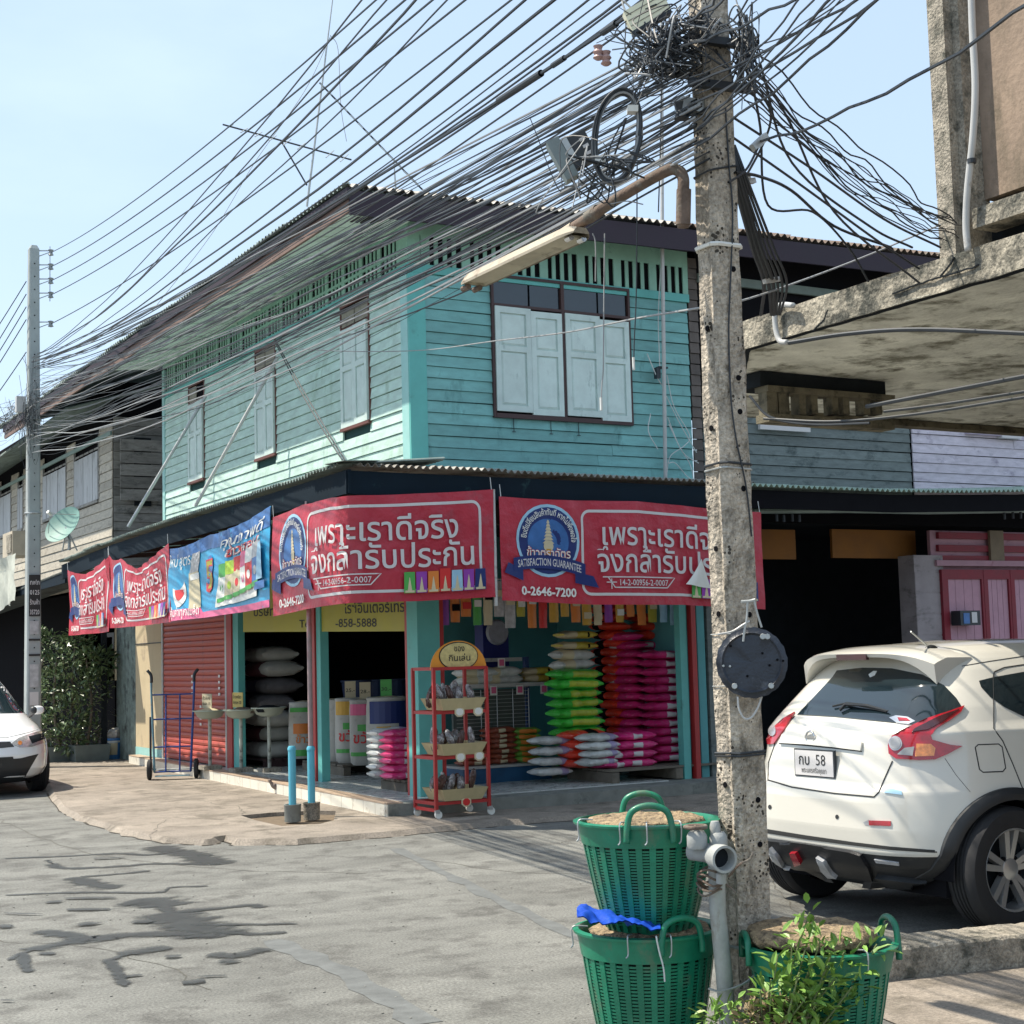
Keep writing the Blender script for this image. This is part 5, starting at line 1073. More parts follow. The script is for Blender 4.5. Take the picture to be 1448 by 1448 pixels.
# satellite dish
c = at(88, 741, x=6.0); base = at(98, 778, x=6.1)
t = thing('satellite_dish', 'green-grey mesh satellite dish on the far end of the shop canopy', 'satellite dish', base)
ax = V(-.75, -.45, .50).normalized(); ex = ax.orthogonal().normalized(); ey = ax.cross(ex); R0 = .34
mb = MB(); vs = []
for s_ in (0, 1):
    for j in range(7):
        r = R0*j/6
        for k in range(32): a = 2*PI*k/32; vs.append(c-ax*(.09*(1-(r/R0)**2))+ (ex*math.cos(a)+ey*math.sin(a))*r - ax*.006*s_)
fs = [(j*32+k, j*32+(k+1) % 32, (j+1)*32+(k+1) % 32, (j+1)*32+k) for j in range(6) for k in range(32)]; fs += [tuple(224+i for i in f[::-1]) for f in fs]; fs += [(192+k, 192+(k+1) % 32, 416+(k+1) % 32, 416+k) for k in range(32)]
mb.add(vs, fs); part('reflector', mb, mat('dish_green', (.16, .30, .27), .6, .15, 10, .1), t, smooth=50)
mb = MB(); mb.tube([base, base+V(0, 0, .18), c-ax*.10], .025, 8); part('mast', mb, M['steel'], t); mb = MB(); mb.tube([base+V(.15, .1, 0), c-ax*.11], .012, 6); mb.tube([base+V(-.05, .25, 0), c-ax*.11], .012, 6); part('brace', mb, M['steel'], t)
for s_ in (-1, 1): mb = MB(); mb.tube([c+ey*s_*.28, c+ax*.30], .006, 5); part('feed_arm', mb, M['steel'], t)
mb = MB(); mb.tube([c+ax*.27, c+ax*.36], .03, 10); part('feed', mb, M['white'], t)
# --- leafy things
def leafy(name, label, cat, stems, clusters, nleaf, lsize, lm, loc, sm, seed, up=.2, group=None):
    """stems: list of point lists; clusters: (centre, radius) clouds of single leaves"""
    rnd = random.Random(seed); t = thing(name, label, cat, loc, group)
    mb = MB()
    for pts, r in stems: mb.tube(spline(pts, 4), [r*(1-.6*i/(len(pts)*4-3)) for i in range((len(pts)-1)*4+1)], 6)
    part('stem', mb, sm, t, smooth=60)
    mb = MB()
    for i in range(nleaf):
        c, r = clusters[rnd.randrange(len(clusters))]
        while True:
            d = Vector((rnd.uniform(-1, 1), rnd.uniform(-1, 1), rnd.uniform(-1, 1)))
            if .1 < d.length < 1: break
        p = Vector(c)+d*r if not isinstance(r, Vector) else Vector(c)+Vector((d.x*r.x, d.y*r.y, d.z*r.z))
        L = lsize*rnd.uniform(.6, 1.25); dr = (d.normalized()*.8+Vector((rnd.uniform(-.8, .8), rnd.uniform(-.8, .8), rnd.uniform(-.4, .6)+up))).normalized()
        s = dr.cross(Vector((rnd.uniform(-.5, .5), rnd.uniform(-.5, .5), 1))).normalized(); u = s.cross(dr).normalized(); w = L*rnd.uniform(.17, .25)
        mb.add([p, p+dr*L*.35+s*w+u*w*.25, p+dr*L*.75+s*w*.75, p+dr*L-u*L*.12, p+dr*L*.75-s*w*.75, p+dr*L*.35-s*w+u*w*.25, p+dr*L*.4-u*w*.15], [(0, 6, 1), (6, 2, 1), (6, 3, 2), (6, 4, 3), (6, 5, 4), (6, 0, 5)])
    fo = part('foliage', mb, lm, t, kind='stuff'); return t
lf = mat('dark_bush_leaf', (.10, .16, .065), .4, .5, 7, .1, fine=9, dirt_or_sheen=((.28, .32, .19), .42, 12, 1), spec=.7)
lf2 = mat('bright_leaf', (.17, .31, .055), .45, .45, 9, .1, fine=9, dirt_or_sheen=((.34, .32, .10), .25, 14, 1))
bark = mat('bark', (.16, .13, .10), .9, .3, 20, .4)
b0 = at(105, 1052, x=6.2)
bx = lambda px, py, yy=0: at(px, py, y=b0.y+yy)
cl = [(bx(px, py, yy), r) for px, py, yy, r in ((105, 925, 0, .34), (80, 940, .3, .28), (62, 912, .2, .22), (130, 935, -.2, .25), (148, 935, -.1, .20), (95, 965, -.2, .38), (120, 985, 0, .36), (78, 990, .2, .30), (100, 1015, -.2, .34), (135, 970, 0, .26), (70, 1030, .1, .24), (112, 905, .1, .25), (125, 1035, 0, .22), (96, 1045, -.2, .25), (52, 900, .3, .14), (70, 965, .2, .28))]
leafy('potted_bush', 'large leafy potted bush between the grey pole and the cream wall panel', 'bush', [([V(b0.x+dx, b0.y+dy, .1), V(b0.x+dx*1.6, b0.y+dy*1.5, .9), bx(tx, ty)], .028) for dx, dy, tx, ty in ((-.2, 0, 80, 930), (0, .1, 106, 910), (.15, -.1, 122, 930), (.3, 0, 140, 945), (-.4, .1, 62, 930), (.1, .2, 100, 960))], cl, 2900, .105, lf, b0, bark, 5)
for i, (px, w, h, lab) in enumerate(((96, .42, .24, 'long grey planter trough under the bush'), (127, .26, .26, 'dark square planter right of the long trough'))):
    c = at(px, 1074, z=ZP+.02); t = thing('planter', lab, 'planter', c); mb = MB(); q = V(c.x, c.y, ZP)
    mb.add([q+V(-w, -.16, 0), q+V(w, -.16, 0), q+V(w, .16, 0), q+V(-w, .16, 0), q+V(-w*1.1, -.2, h), q+V(w*1.1, -.2, h), q+V(w*1.1, .2, h), q+V(-w*1.1, .2, h)], [(3, 2, 1, 0), (0, 1, 5, 4), (1, 2, 6, 5), (2, 3, 7, 6), (3, 0, 4, 7)]); part('trough', mb, mat('grey_planter', (.13, .16, .16), .8, .2, 6, .2), t)
    mb = MB(); mb.box(q.x-w, q.x+w, q.y-.17, q.y+.17, ZP+h-.05, ZP+h-.02); part('soil', mb, bark, t)
c = at(191, 1070, z=ZP); t = thing('spiky_plant', 'arching grass-leaved plant in a dark pot beside the blue bucket', 'plant', c)
mb = MB(); mb.lathe([(.13, 0), (.18, .26), (.20, .27), (.20, .30), (.17, .30)], c, 20); part('pot', mb, mat('black_pot', (.03, .03, .035), .6), t, smooth=40)
mb = MB(); rn = random.Random(4)
for i in range(110):
    a = rn.uniform(0, 2*PI); L = rn.uniform(.45, 1.0); sp = rn.uniform(.2, .75); s2 = V(-math.sin(a), math.cos(a), 0)*.012; P = []
    for k in range(7): u = k/6; P.append(c+V(math.cos(a)*L*sp*u, math.sin(a)*L*sp*u, .28+L*(u*1.0-u*u*sp*.9)))
    vs = []
    for k, p in enumerate(P): w = 1-(k/6)**2; vs += [p+s2*w, p-s2*w]
    mb.add(vs, [(2*k, 2*k+1, 2*k+3, 2*k+2) for k in range(6)])
part('foliage', mb, mat('pale_grass_leaf', (.26, .32, .16), .5, .3, 12, .1, dirt_or_sheen=((.4, .36, .22), .3, 9, 1)), t, kind='stuff')
c = at(159, 1073, z=ZP); t = thing('paint_bucket', 'blue and white paint bucket with a crumpled pale bag on top', 'bucket', c)
mb = MB(); mb.lathe([(.125, 0), (.13, .01), (.155, .30), (.165, .30), (.165, .335), (.15, .335), (.15, .31)], c, 28); part('pail', mb, mat('blue_pail', (.06, .22, .50), .4, .15, 5, .05), t, smooth=40)
fn = lambda u, v: c+V(math.cos(-PI/2-.55+u)*(.13+.025*v/.3+.003), math.sin(-PI/2-.55+u)*(.13+.025*v/.3+.003), v)
mb = MB(); mb.grid(lambda i, j: fn(-.1+.95*i, .07+.19*j), 8, 3); part('label', mb, M['cream'], t); mb = MB(); mb.grid(lambda i, j: fn(-.9+2.6*i, .265+.03*j), 14, 1); part('white_band', mb, M['white'], t); mb = MB(); mb.grid(lambda i, j: fn(-.8+.5*i, .03+.1*j*(1-i)), 6, 2); part('label', mb, M['navy'], t)
mb = MB(); mb.blob(c+V(0, 0, .39), (.14, .13, .08), 14, 8, jit=.9); mb.blob(c+V(.06, -.03, .44), (.06, .07, .07), 10, 6, jit=1.0); solo('crumpled_bag', mb, mat('pale_plastic_bag', (.55, .50, .44), .45, .2, 12, .5), 'crumpled pale plastic bag stuffed in the paint bucket', 'bag', loc=c+V(0, 0, .39))
# --- far-left utility pole
pl = at(46, 1040, y=24.0); PX, PY = pl.x, pl.y
t = thing('utility_pole', 'slim pale concrete utility pole at the far left with a column of insulators', 'utility pole', (PX, PY, 0))
HT_ = at(43, 347, y=24.0).z
mb = MB(); wb_, wt_ = .115, .075; vs = []
for z, w in ((0, wb_), (HT_-.06, wt_), (HT_, wt_*.6)): vs += [V(PX+a*w, PY+b_*w, z) for a, b_ in ((-1, -.8), (-.8, -1), (.8, -1), (1, -.8), (1, .8), (.8, 1), (-.8, 1), (-1, .8))]
mb.add(vs, [(8*j+k, 8*j+(k+1) % 8, 8*j+8+(k+1) % 8, 8*j+8+k) for j in range(2) for k in range(8)]+[tuple(range(16, 24))]); part('shaft', mb, M['poleL'], t)
for k in range(34):
    z = HT_-.3-k*.205
    if z < .5: break
    mb = MB(); mb.lathe([(.011, -.002), (.011, .002)], (PX, PY-wb_-.001+(wb_-wt_)*z/HT_-.001, z), 8, axis='y'); part('bolt_hole', mb, M['black'], t)
def insul(par, p, d):
    mb = MB(); mb.bar(p, p+d*.19+V(0, 0, .0), .03, .012); mb.bar(p+V(0, 0, -.09), p+d*.16+V(0, 0, -.03), .02, .01); br = part('bracket', mb, M['steel'], par)
    mb = MB(); mb.lathe([(.02, -.05), (.045, -.04), (.03, -.015), (.028, .015), (.045, .04), (.02, .05)], p+d*.19+V(0, 0, -.03), 12); part('insulator', mb, mat('grey_porcelain', (.25, .27, .28), .3), par, smooth=50)
INS = []
for py in (357, 377, 397, 417, 458): c = at(52, py, y=24.0); insul(t, V(PX+.075, PY, c.z+.03), V(.9, -.43, 0)); INS.append(V(PX+.25, PY-.09, c.z))
mb = MB(); mb.tube([V(PX+.235, PY-.07, INS[0].z+.1), V(PX+.235, PY-.07, INS[3].z-.1)], .008, 5); part('insulator_rod', mb, M['steel'], t)
# stickers and stencil marks on the pole
fsl = lambda u, v: V(PX-.1+u, PY-wb_-.0, v)
for (z0, z1, mm, nm) in ((2.32, 2.95, 'signblk', 'stencil_block'), (1.72, 1.75, 'signblk', 'stencil_mark'), (1.95, 1.98, 'signblk', 'stencil_mark')):
    mb = MB(); mb.box(PX-.085, PX+.085, PY-wb_-.008, PY-wb_-.004, z0, z1); st_ = part(nm, mb, M[mm], t)
for k, s_ in enumerate(('กฟภ', '0125', 'ร้านค้า', '35720')): text_on('lettering', s_, t, M['lettergrey'], lambda u, v: V(PX-.07+u, PY-wb_-.012, 2.80-.15*k+v), 0, .14, 0, h=.1)
for (z0, z1, mm) in ((1.25, 1.6, 'silver'), (.98, 1.18, 'lettergrey'), (2.05, 2.25, 'silver')): mb = MB(); mb.box(PX-.07, PX+.06, PY-wb_-.007, PY-wb_-.003, z0, z1); part('sticker', mb, M[mm], t)
for zz_ in (5.35, 5.1, 3.9): mb = MB(); mb.lathe([(.125, -.012), (.13, 0), (.125, .012)], (PX, PY, zz_), 10); part('strap', mb, M['steel'], t)
# ================================================================== RIGHT SIDE: NEIGHBOURS, CONCRETE SLAB BUILDING
XD = at(1287, 640, y=YS).x
n1 = thing('grey_board_house', 'dark grey plank-fronted house joined to the teal shophouse, behind the near pole', 'building', (XE, YS, 0))
gdk = mat('blue_grey_board', (.17, .20, .195), .85, .25, 6, .3, rnd=.12, stretch=(1, 1, 4), dirt_or_sheen=((.06, .08, .08), .4, 4, 2))
lil = mat('lilac_board', (.62, .56, .63), .8, .2, 6, .3, rnd=.08, stretch=(1, 1, 4), dirt_or_sheen=((.30, .26, .33), .3, 4, 2))
boards('x', XE+.14, XD-.01, YS, (0, -1, 0), 3.30, 4.25, 8, [], gdk, n1, 3.2)
boards('x', XE, XE+.13, YS, (0, -1, 0), 3.3, 6.0, 22, [], mat('brown_edge_board', (.12, .10, .09), .85, .25, 6, .3, rnd=.2), n1)
mb = MB(); mb.box(XE+.13, 15.3, YS+.35, YS+.4, 4.2, 6.3); part('recess', mb, M['black'], n1); mb = MB(); mb.box(XE+.13, 16.2, YS-.02, YS+.35, 4.25, 4.29); part('ledge', mb, gdk, n1)
mb = MB(); mb.box(XE+.13, 15.3, YS-.05, YS-.01, 5.72, 5.82); part('beam', mb, mat('grey_green_beam', (.16, .20, .18), .8), n1)
c = at(1075, 603, y=YS-.1); mb = MB(); mb.box(c.x, c.x+.75, YS-.1, YS-.06, c.z-.03, c.z+.03); part('tube_lamp', mb, M['lettergrey'], n1)
n2 = thing('lilac_house', 'lilac plank house front with pink doors in red frames at the right edge', 'building', (XD, YS, 0))
boards('x', XD, 20, YS-.03, (0, -1, 0), 3.30, 6.4, 26, [], lil, n2, 2.4)
c = at(1372, 607, y=YS-.15); mb = MB(); mb.box(c.x, c.x+.7, YS-.13, YS-.05, c.z-.05, c.z+.05); part('lamp_case', mb, mat('lilac_case', (.52, .44, .56), .6), n2)
c = at(1418, 612, y=YS-.15); mb = MB(); mb.box(c.x, c.x+.35, YS-.14, YS-.05, c.z-.06, c.z+.04); part('lamp_case', mb, M['lettergrey'], n2)
mb = MB(); mb.box(XE+.13, 20, YS+.02, YS+.1, 3.0, 6.3); part('wall', mb, M['black'], n2)
# neighbours' canopy with a pale green rim rising to the right
cn = thing('corrugated_canopy', 'long corrugated canopy with a pale green rim over the dark opening and pink doors', 'canopy', (XE, YC, 3.2))
x = 10.1; gz = lambda x: 3.29 if x < 12.5 else 3.29+.022*(x-12.5)**1.5
pg = mat('pale_green_corrugated', (.38, .50, .42), .6, .2, 6, .1, dirt_or_sheen=((.15, .16, .13), .35, 4, 1))
while x < 19:
    corr_sheet('roof_sheet', cn, (x, YC-.05+random.uniform(-.01, .01), gz(x)), (.8, 0, gz(x+.8)-gz(x)), (0, .98, .12), 1, 2, .017, .076, pg); x += .77
mb = MB()
for a, b in ((10.33, 12.5), (12.5, 14.5), (14.5, 19)): mb.bar((a, YC+.03, gz(a)-.14), (b, YC+.03, gz(b)-.14), .03, .20)
part('fascia', mb, M['black'], cn)
mb = MB(); mb.tube([at(1064, 723, y=YC+.3), at(1200, 722, y=YC+.3), at(1312, 724, y=YC+.3), at(1448, 722, y=YC+.3)], .028, 8); part('gutter_pipe', mb, mat('pale_green_pipe', (.30, .38, .36), .5, .2, 5, .1), cn)
for i, (px, py) in enumerate(((1098, 727), (1108, 728), (1120, 727), (1130, 728), (1420, 725), (1432, 724), (1443, 724))): mb = MB(); c = at(px, py, y=YC+.2); mb.tube([c, c+V(0, 0, -.08)], .016, 8); part('hanging_bulb_socket', mb, M['cable'], cn)
# ground floor behind: dark opening, ochre boards, plaster pier, pink wall and doors
YG = YS+.05
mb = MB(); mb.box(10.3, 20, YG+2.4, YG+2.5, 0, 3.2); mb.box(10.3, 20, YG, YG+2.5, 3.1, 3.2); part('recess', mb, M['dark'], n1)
mb = MB(); mb.box(10.34, 10.42, YS-.12, YG+2.4, -.02, 3.1); part('side_wall', mb, gdk, n1)
for (p0, p1, q0, q1) in ((1060, 1126, 748, 791), (1176, 1296, 748, 790)):
    a, b = at(p0, q0, y=YG+.4), at(p1, q1, y=YG+.4); mb = MB(); mb.box(a.x, b.x, YG+.4, YG+.44, b.z, a.z); part('ochre_board', mb, mat('ochre_board', (.27, .105, .015), .75, .2, 3, .1), n1)
a, b = at(1290, 785, y=YG), at(1331, 785, y=YG); mb = MB(); mb.box(a.x, b.x, YG-.02, YG+.25, 0, a.z); part('pier', mb, mat('lilac_grey_plaster', (.34, .30, .31), .9, .2, 3, .3, dirt_or_sheen=((.2, .18, .18), .4, 5, 2)), n2)
for k in range(9): mb = MB(); mb.box(a.x+.004, b.x-.004, YG-.026, YG-.021, .1+k*.26, .34+k*.26); part('pier_board', mb, MATS['lilac_grey_plaster'], n2)
pk = mat('pink_wall', (.42, .24, .29), .85, .15, 3, .15, dirt_or_sheen=((.22, .06, .09), .3, 4, 1)); dr = mat('dark_red_frame', (.22, .015, .03), .6, .2, 6, .1); pd = mat('pink_door_panel', (.50, .28, .35), .7, .15, 5, .15, dirt_or_sheen=((.3, .17, .2), .3, 7, .4))
a = at(1318, 740, y=YG); mb = MB(); mb.box(a.x, 20, YG+.05, YG+.1, 0, 2.95); part('pink_wall', mb, pk, n2)
for k, py in enumerate((757, 775, 790)): c = at(1325, py, y=YG+.03); mb = MB(); mb.box(c.x, 20, YG+.0, YG+.05, c.z-.04, c.z+.04); part('red_rail', mb, dr, n2)
c = at(1407, 775, y=YG); mb = MB(); mb.box(c.x-.12, c.x+.12, YG-.04, YG-.0, c.z-.22, c.z+.22); part('brown_upright_board', mb, mat('olive_brown_board', (.20, .15, .10), .8, .2, 6, .2), n2)
mb = MB(); c = at(1320, 797, y=YG); mb.box(c.x, 20, YG-.06, YG-.005, c.z-.03, c.z+.04); part('door_head', mb, pk, n2)
df = n2; zt = at(1400, 806, y=YG).z
dx = [at(p, 860, y=YG-.03).x for p in (1331, 1390, 1428, 1470, 1520, 1570)]
for i in range(5):
    a, b = dx[i], dx[i+1]; mb = MB(); w = .07 if i else .10
    mb.box(a, a+w, YG-.07, YG-.01, 0, zt); mb.box(a+w, b, YG-.065, YG-.01, zt-.12, zt); mb.box(a+w, b, YG-.065, YG-.01, .05, .2); mb.box(b-.035, b-.001, YG-.066, YG-.01, .2, zt-.12); d_ = part('door', mb, dr, n2)
    n_ = 4
    for k in range(n_): mb = MB(); ww = (b-.035-a-w)/n_; mb.box(a+w+k*ww+.003, a+w+(k+1)*ww-.003, YG-.04, YG-.02, .2, zt-.12); part('panel', mb, pd, d_)
c = at(1362, 873, y=YG-.1); mb = MB(); mb.box(c.x-.17, c.x+.17, YG-.22, YG-.07, c.z-.1, c.z+.08); m_ = solo('mailbox', mb, M['cable'], 'small dark letter box on the pink door', 'letter box', loc=c)
mb = MB(); mb.box(c.x-.12, c.x-.02, YG-.226, YG-.221, c.z-.08, c.z+.05); part('notice', mb, M['midblue'], m_); mb = MB(); mb.box(c.x+.02, c.x+.11, YG-.226, YG-.221, c.z-.07, c.z+.06); part('notice', mb, M['lettergrey'], m_)
# --- concrete slab building
X0 = 6.0; ZS = 3.41; ZT = 3.59
sbd = thing('concrete_building', 'weathered concrete building with a jutting slab canopy above the white car', 'building', (X0, 5.5, ZS))
poly = [V(X0, 2.5, 0), V(X0+.02, 5.0, 0), V(X0-.0, 7.5, 0), V(X0+.9, 8.75, 0), V(X0+1.7, 9.75, 0), V(X0+6, 9.6, 0), V(X0+6, 2.5, 0)]
mb = MB()
# sides subdivided and roughened
P = []
for a, b in zip(poly, poly[1:]+poly[:1]):
    n_ = max(1, int((b-a).length/.08)); P += [a.lerp(b, k/n_) for k in range(n_)]
cx_ = V(X0+3, 6, 0); L = len(P); rows = []
for j, z in enumerate((ZS, ZS+.02, ZS+.07, ZS+.12, ZT-.015, ZT)):
    for p in P:
        o = (p-cx_).normalized(); q = noise.noise(V(p.x*6, p.y*6, j*.9))*.012+noise.noise(V(p.x*18, p.y*18, j*2.3))*.006; rows.append(p+o*q+V(0, 0, z+(noise.noise(V(p.x*7, p.y*7, j))*.007)-(.01 if j in (1,) else 0)))
mb.add(rows, [(j*L+k, j*L+(k+1) % L, (j+1)*L+(k+1) % L, (j+1)*L+k) for j in range(5) for k in range(L)]); mb.add([rows[5*L+k] for k in range(L)], [tuple(range(L))])
part('slab_edge', mb, M['slab'], sbd, smooth=40)
mb = MB(); mb.add([rows[k]+V(0, 0, .006) for k in range(L)], [tuple(range(L))[::-1]]); part('slab_soffit', mb, M['soffit_stain'], sbd)
mb = MB(); mb.add([rows[k]*.5+rows[L+k]*.5+((cx_-P[k]).normalized()*.05)+V(0, 0, -.01) for k in range(L)]+[rows[k]+((cx_-P[k]).normalized()*.02)+V(0, 0, .002) for k in range(L)], [(k, (k+1) % L, L+(k+1) % L, L+k) for k in range(L)]) ; part('drip_edge', mb, M['dark'], sbd)
for pts in ([(1262, 416), (1302, 400), (1333, 391), (1367, 381), (1386, 374)], [(1330, 391), (1345, 372), (1350, 362)], [(1150, 468), (1165, 452), (1172, 436)]):
    mb = MB(); mb.tube([at(x, y, x=X0+.004)+V(0, 0, noise.noise(V(x*.1, 0, 0))*.01) for x, y in [((1-t/8)*a_[0]+t/8*b_[0], (1-t/8)*a_[1]+t/8*b_[1]) for a_, b_ in zip(pts, pts[1:]) for t in range(8)]], .0055, 4); part('crack', mb, M['dark'], sbd)
# upper column, wall and ledge
ca = at(1343, 345, x=X0+.15); cb = at(1386, 340, x=X0+.15)
mb = MB(); mb.box(X0+.08, X0+.24, cb.y, ca.y, ZT, 9.5); part('column', mb, M['conc'], sbd)
mb = MB(); mb.box(X0+.02, X0+.079, cb.y+.05, ca.y-.05, ZT, 9.5); part('column', mb, M['conc'], sbd)
mb = MB(); mb.box(X0+.20, X0+.35, 2.5, cb.y-.002, ZT+.30, 9.5); part('wall', mb, M['plaster'], sbd)
l0 = at(1375, 312, x=X0+.03)
mb = MB(); mb.box(X0+.03, X0+.199, 2.5, l0.y, l0.z-.045, l0.z+.06); part('ledge', mb, M['slab'], sbd)
mb = MB(); mb.box(X0+.24, X0+.3, 2.5, cb.y, ZT, ZT+.29); part('gap', mb, M['dark'], sbd)
mb = MB(); mb.box(X0+.6, X0+6, 2.5, 4.0, 0, ZS); mb.box(X0+5.9, X0+6.05, 4.01, 9.5, 0, ZS); part('ground_wall', mb, M['plaster'], sbd)
# conduit down the column
cd = thing('conduit', 'pale grey curved plastic conduit running down the upper concrete column', 'conduit', at(1370, 350, x=X0-.02))
mb = MB(); mb.tube(spline([at(*p, x=X0-.02) for p in ((1372, -60), (1375, 40), (1379, 120), (1376, 190), (1368, 270), (1366, 320), (1369, 355))], 6), .019, 10); part('pipe', mb, M['pvcg'], cd, smooth=True)
for py in (228,): c = at(1374, py, x=X0-.02); mb = MB(); mb.lathe([(.023, -.012), (.024, .012)], c, 12); part('clip', mb, M['cable'], cd)
mb = MB(); mb.tube(spline([at(*p, x=X0-.035) for p in ((1122, 432), (1106, 431), (1097, 436), (1096, 455), (1099, 474), (1104, 483), (1113, 484))], 6), .017, 10); o = solo('conduit_bend', mb, M['pvcg'], 'short pale conduit bend hooked over the slab edge', 'conduit', smooth=True, loc=at(1100, 450, x=X0))
# hanging vent box with posts under the slab
g0 = thing('vent_grille', 'dark mouldering box beam with short posts hanging under the far edge of the slab', 'vent', at(1170, 550, y=8.02))
vm = mat('mouldy_concrete', (.16, .14, .095), .95, .4, 5, .5, dirt_or_sheen=((.03, .03, .022), .5, 6, 1))
yv = 8.02; a, b = at(1078, 545, y=yv), at(1262, 545, y=yv); u0 = at(1170, 530, y=yv).z; u1 = at(1170, 556, y=yv).z
mb = MB(); mb.box(a.x, b.x-.05, yv+.02, yv+.3, u1+.02, ZS+.0); part('box', mb, M['dark'], g0)
mb = MB(); mb.box(a.x+.03, b.x, yv-.02, yv+.12, u1-.02, u1+.02); part('beam', mb, vm, g0)
for k, px in enumerate((1093, 1108, 1135, 1152, 1181, 1197, 1226, 1243)):
    mb = MB(); c = at(px, 572, y=yv); w = .028 if k > 1 else .05; mb.box(c.x-w, c.x+w, yv, yv+.09, c.z-.07, u1-.02); part('post', mb, vm, g0)
mb = MB(); c0, c1 = at(1085, 590, y=yv), at(1262, 594, y=yv); mb.box(c0.x, c1.x, yv-.02, yv+.12, c0.z-.03, c0.z+.025); part('rail', mb, vm, g0)
e0 = at(1262, 603, y=9.4); mb = MB()
vs = []
for k in range(40):
    px = 1100+k*14; p = at(px, 597+.05*(px-1250)*.3, y=9.35); j = noise.noise(V(k*.8, 0, 0))*.03; vs += [p+V(0, 0, .10+j), p+V(0, .03, .03+j)]
mb.add(vs, [(2*k, 2*k+1, 2*k+3, 2*k+2) for k in range(39)]+[]); mb.box(vs[0].x, 14, 9.37, 9.5, 3.36, ZS); part('edge_beam', mb, vm, sbd)
# cables strung beneath the slab
gc = 'cables strung beneath the concrete slab'
for k, pts in enumerate([[(1115, 485), (1200, 472), (1300, 466), (1460, 472)], [(1225, 575), (1330, 555), (1460, 530)], [(1250, 582), (1330, 572), (1460, 552)], [(1080, 592), (1180, 596), (1300, 585), (1460, 560)], [(1060, 560), (1090, 590), (1150, 600), (1230, 598)]]):
    mb = MB(); mb.tube(spline([at(px, py, d=(9.2-(px-1080)*.004) if k else 8.9-(px-1100)*.0035) for px, py in pts], 8), .012 if k < 2 else .008, 6); solo('slab_cable', mb, M['cable'], ['thick cable just inside the front edge of the slab soffit', 'upper cable leaving the vent grille to the right', 'second cable leaving the vent grille, just below the upper', 'low cable along the posts of the vent grille', 'short drooping cable at the left end of the vent grille'][k], 'cable', gc, loc=at(*pts[0], d=9))
# ================================================================== NEAR CONCRETE POLE AND WHAT HANGS ON IT
B0 = at(1062, 1448, d=5.95); B0.z = 0; T0 = at(1003, 60, d=6.05)
AX = (T0-B0); AX /= AX.z
def pc_(z): return B0+AX*z
def pw(z): k = z/4.2; return .080-.017*k, .072-.016*k       # half widths in x and y
pole = thing('utility_pole', 'thick pitted concrete pole in the foreground wrapped with cables and wires', 'utility pole', (B0.x, B0.y, 0))
mb = MB(); rows = []; NZ = 90; ZP1 = 5.6
def ring(z):
    a, b_ = pw(z); c = .30; pts = []
    base = [(-1, -1+c), (-1+c, -1), (1-c*.6, -1), (1, -1+c*.6), (1, 1-c), (1-c, 1), (-1+c, 1), (-1, 1-c)]
    out = []
    for (p, q) in zip(base, base[1:]+base[:1]):
        for k in range(4): out.append((p[0]+(q[0]-p[0])*k/4, p[1]+(q[1]-p[1])*k/4))
    for u, v in out:
        n_ = Vector((u, v, 0)).normalized(); p = pc_(z)+V(u*a, v*b_, 0)
        gr = -.010*math.exp(-((v+.35)/.16)**2) if u <= -.99 else 0        # casting groove down the lit face
        d = noise.noise(V(u*2, v*2, z*5))*.006+noise.noise(V(u*9, v*9, z*22))*.003+gr
        out_ = p+n_*d; pts.append(out_)
    return pts
for j in range(NZ+1): rows += ring(ZP1*j/NZ)
mb.add(rows, [(j*32+k, j*32+(k+1) % 32, (j+1)*32+(k+1) % 32, (j+1)*32+k) for j in range(NZ) for k in range(32)]+[tuple(NZ*32+k for k in range(32))])
pm = bpy.data.materials.get('pole_concrete')
# pits: voronoi holes in the concrete
_n = pm.node_tree.nodes; _l = pm.node_tree.links; _b = _n['Principled BSDF']; _bc = _b.inputs['Base Color'].links[0].from_socket
vo = _n.new('ShaderNodeTexVoronoi'); vo.inputs['Scale'].default_value = 52; vo.inputs['Randomness'].default_value = 1; tco = _n.new('ShaderNodeTexCoord'); _l.new(tco.outputs['Object'], vo.inputs['Vector'])
vn = _n.new('ShaderNodeTexNoise'); vn.inputs['Scale'].default_value = 7; _l.new(tco.outputs['Object'], vn.inputs['Vector'])
vm_ = _n.new('ShaderNodeMapRange'); vm_.inputs['From Min'].default_value = .47; vm_.inputs['From Max'].default_value = .72; vm_.inputs['To Min'].default_value = .02; vm_.inputs['To Max'].default_value = .46; _l.new(vn.outputs['Fac'], vm_.inputs['Value'])
lt = _n.new('ShaderNodeMath'); lt.operation = 'LESS_THAN'; _l.new(vo.outputs['Distance'], lt.inputs[0]); _l.new(vm_.outputs[0], lt.inputs[1])
mx = _n.new('ShaderNodeMix'); mx.data_type = 'RGBA'; _l.new(lt.outputs[0], mx.inputs['Factor']); _l.new(_bc, mx.inputs['A']); mx.inputs['B'].default_value = (.05, .042, .032, 1); _l.new(mx.outputs['Result'], _b.inputs['Base Color'])
part('shaft', mb, M['pole'], pole, smooth=30)
fx = lambda z, o=.0: pc_(z)+V(-pw(z)[0]-o, 0, 0)       # points on the two seen faces
fy = lambda z, o=.0: pc_(z)+V(0, -pw(z)[1]-o, 0)
def zpx(py): 
    q = at(1035, py, d=5.98); return q.z
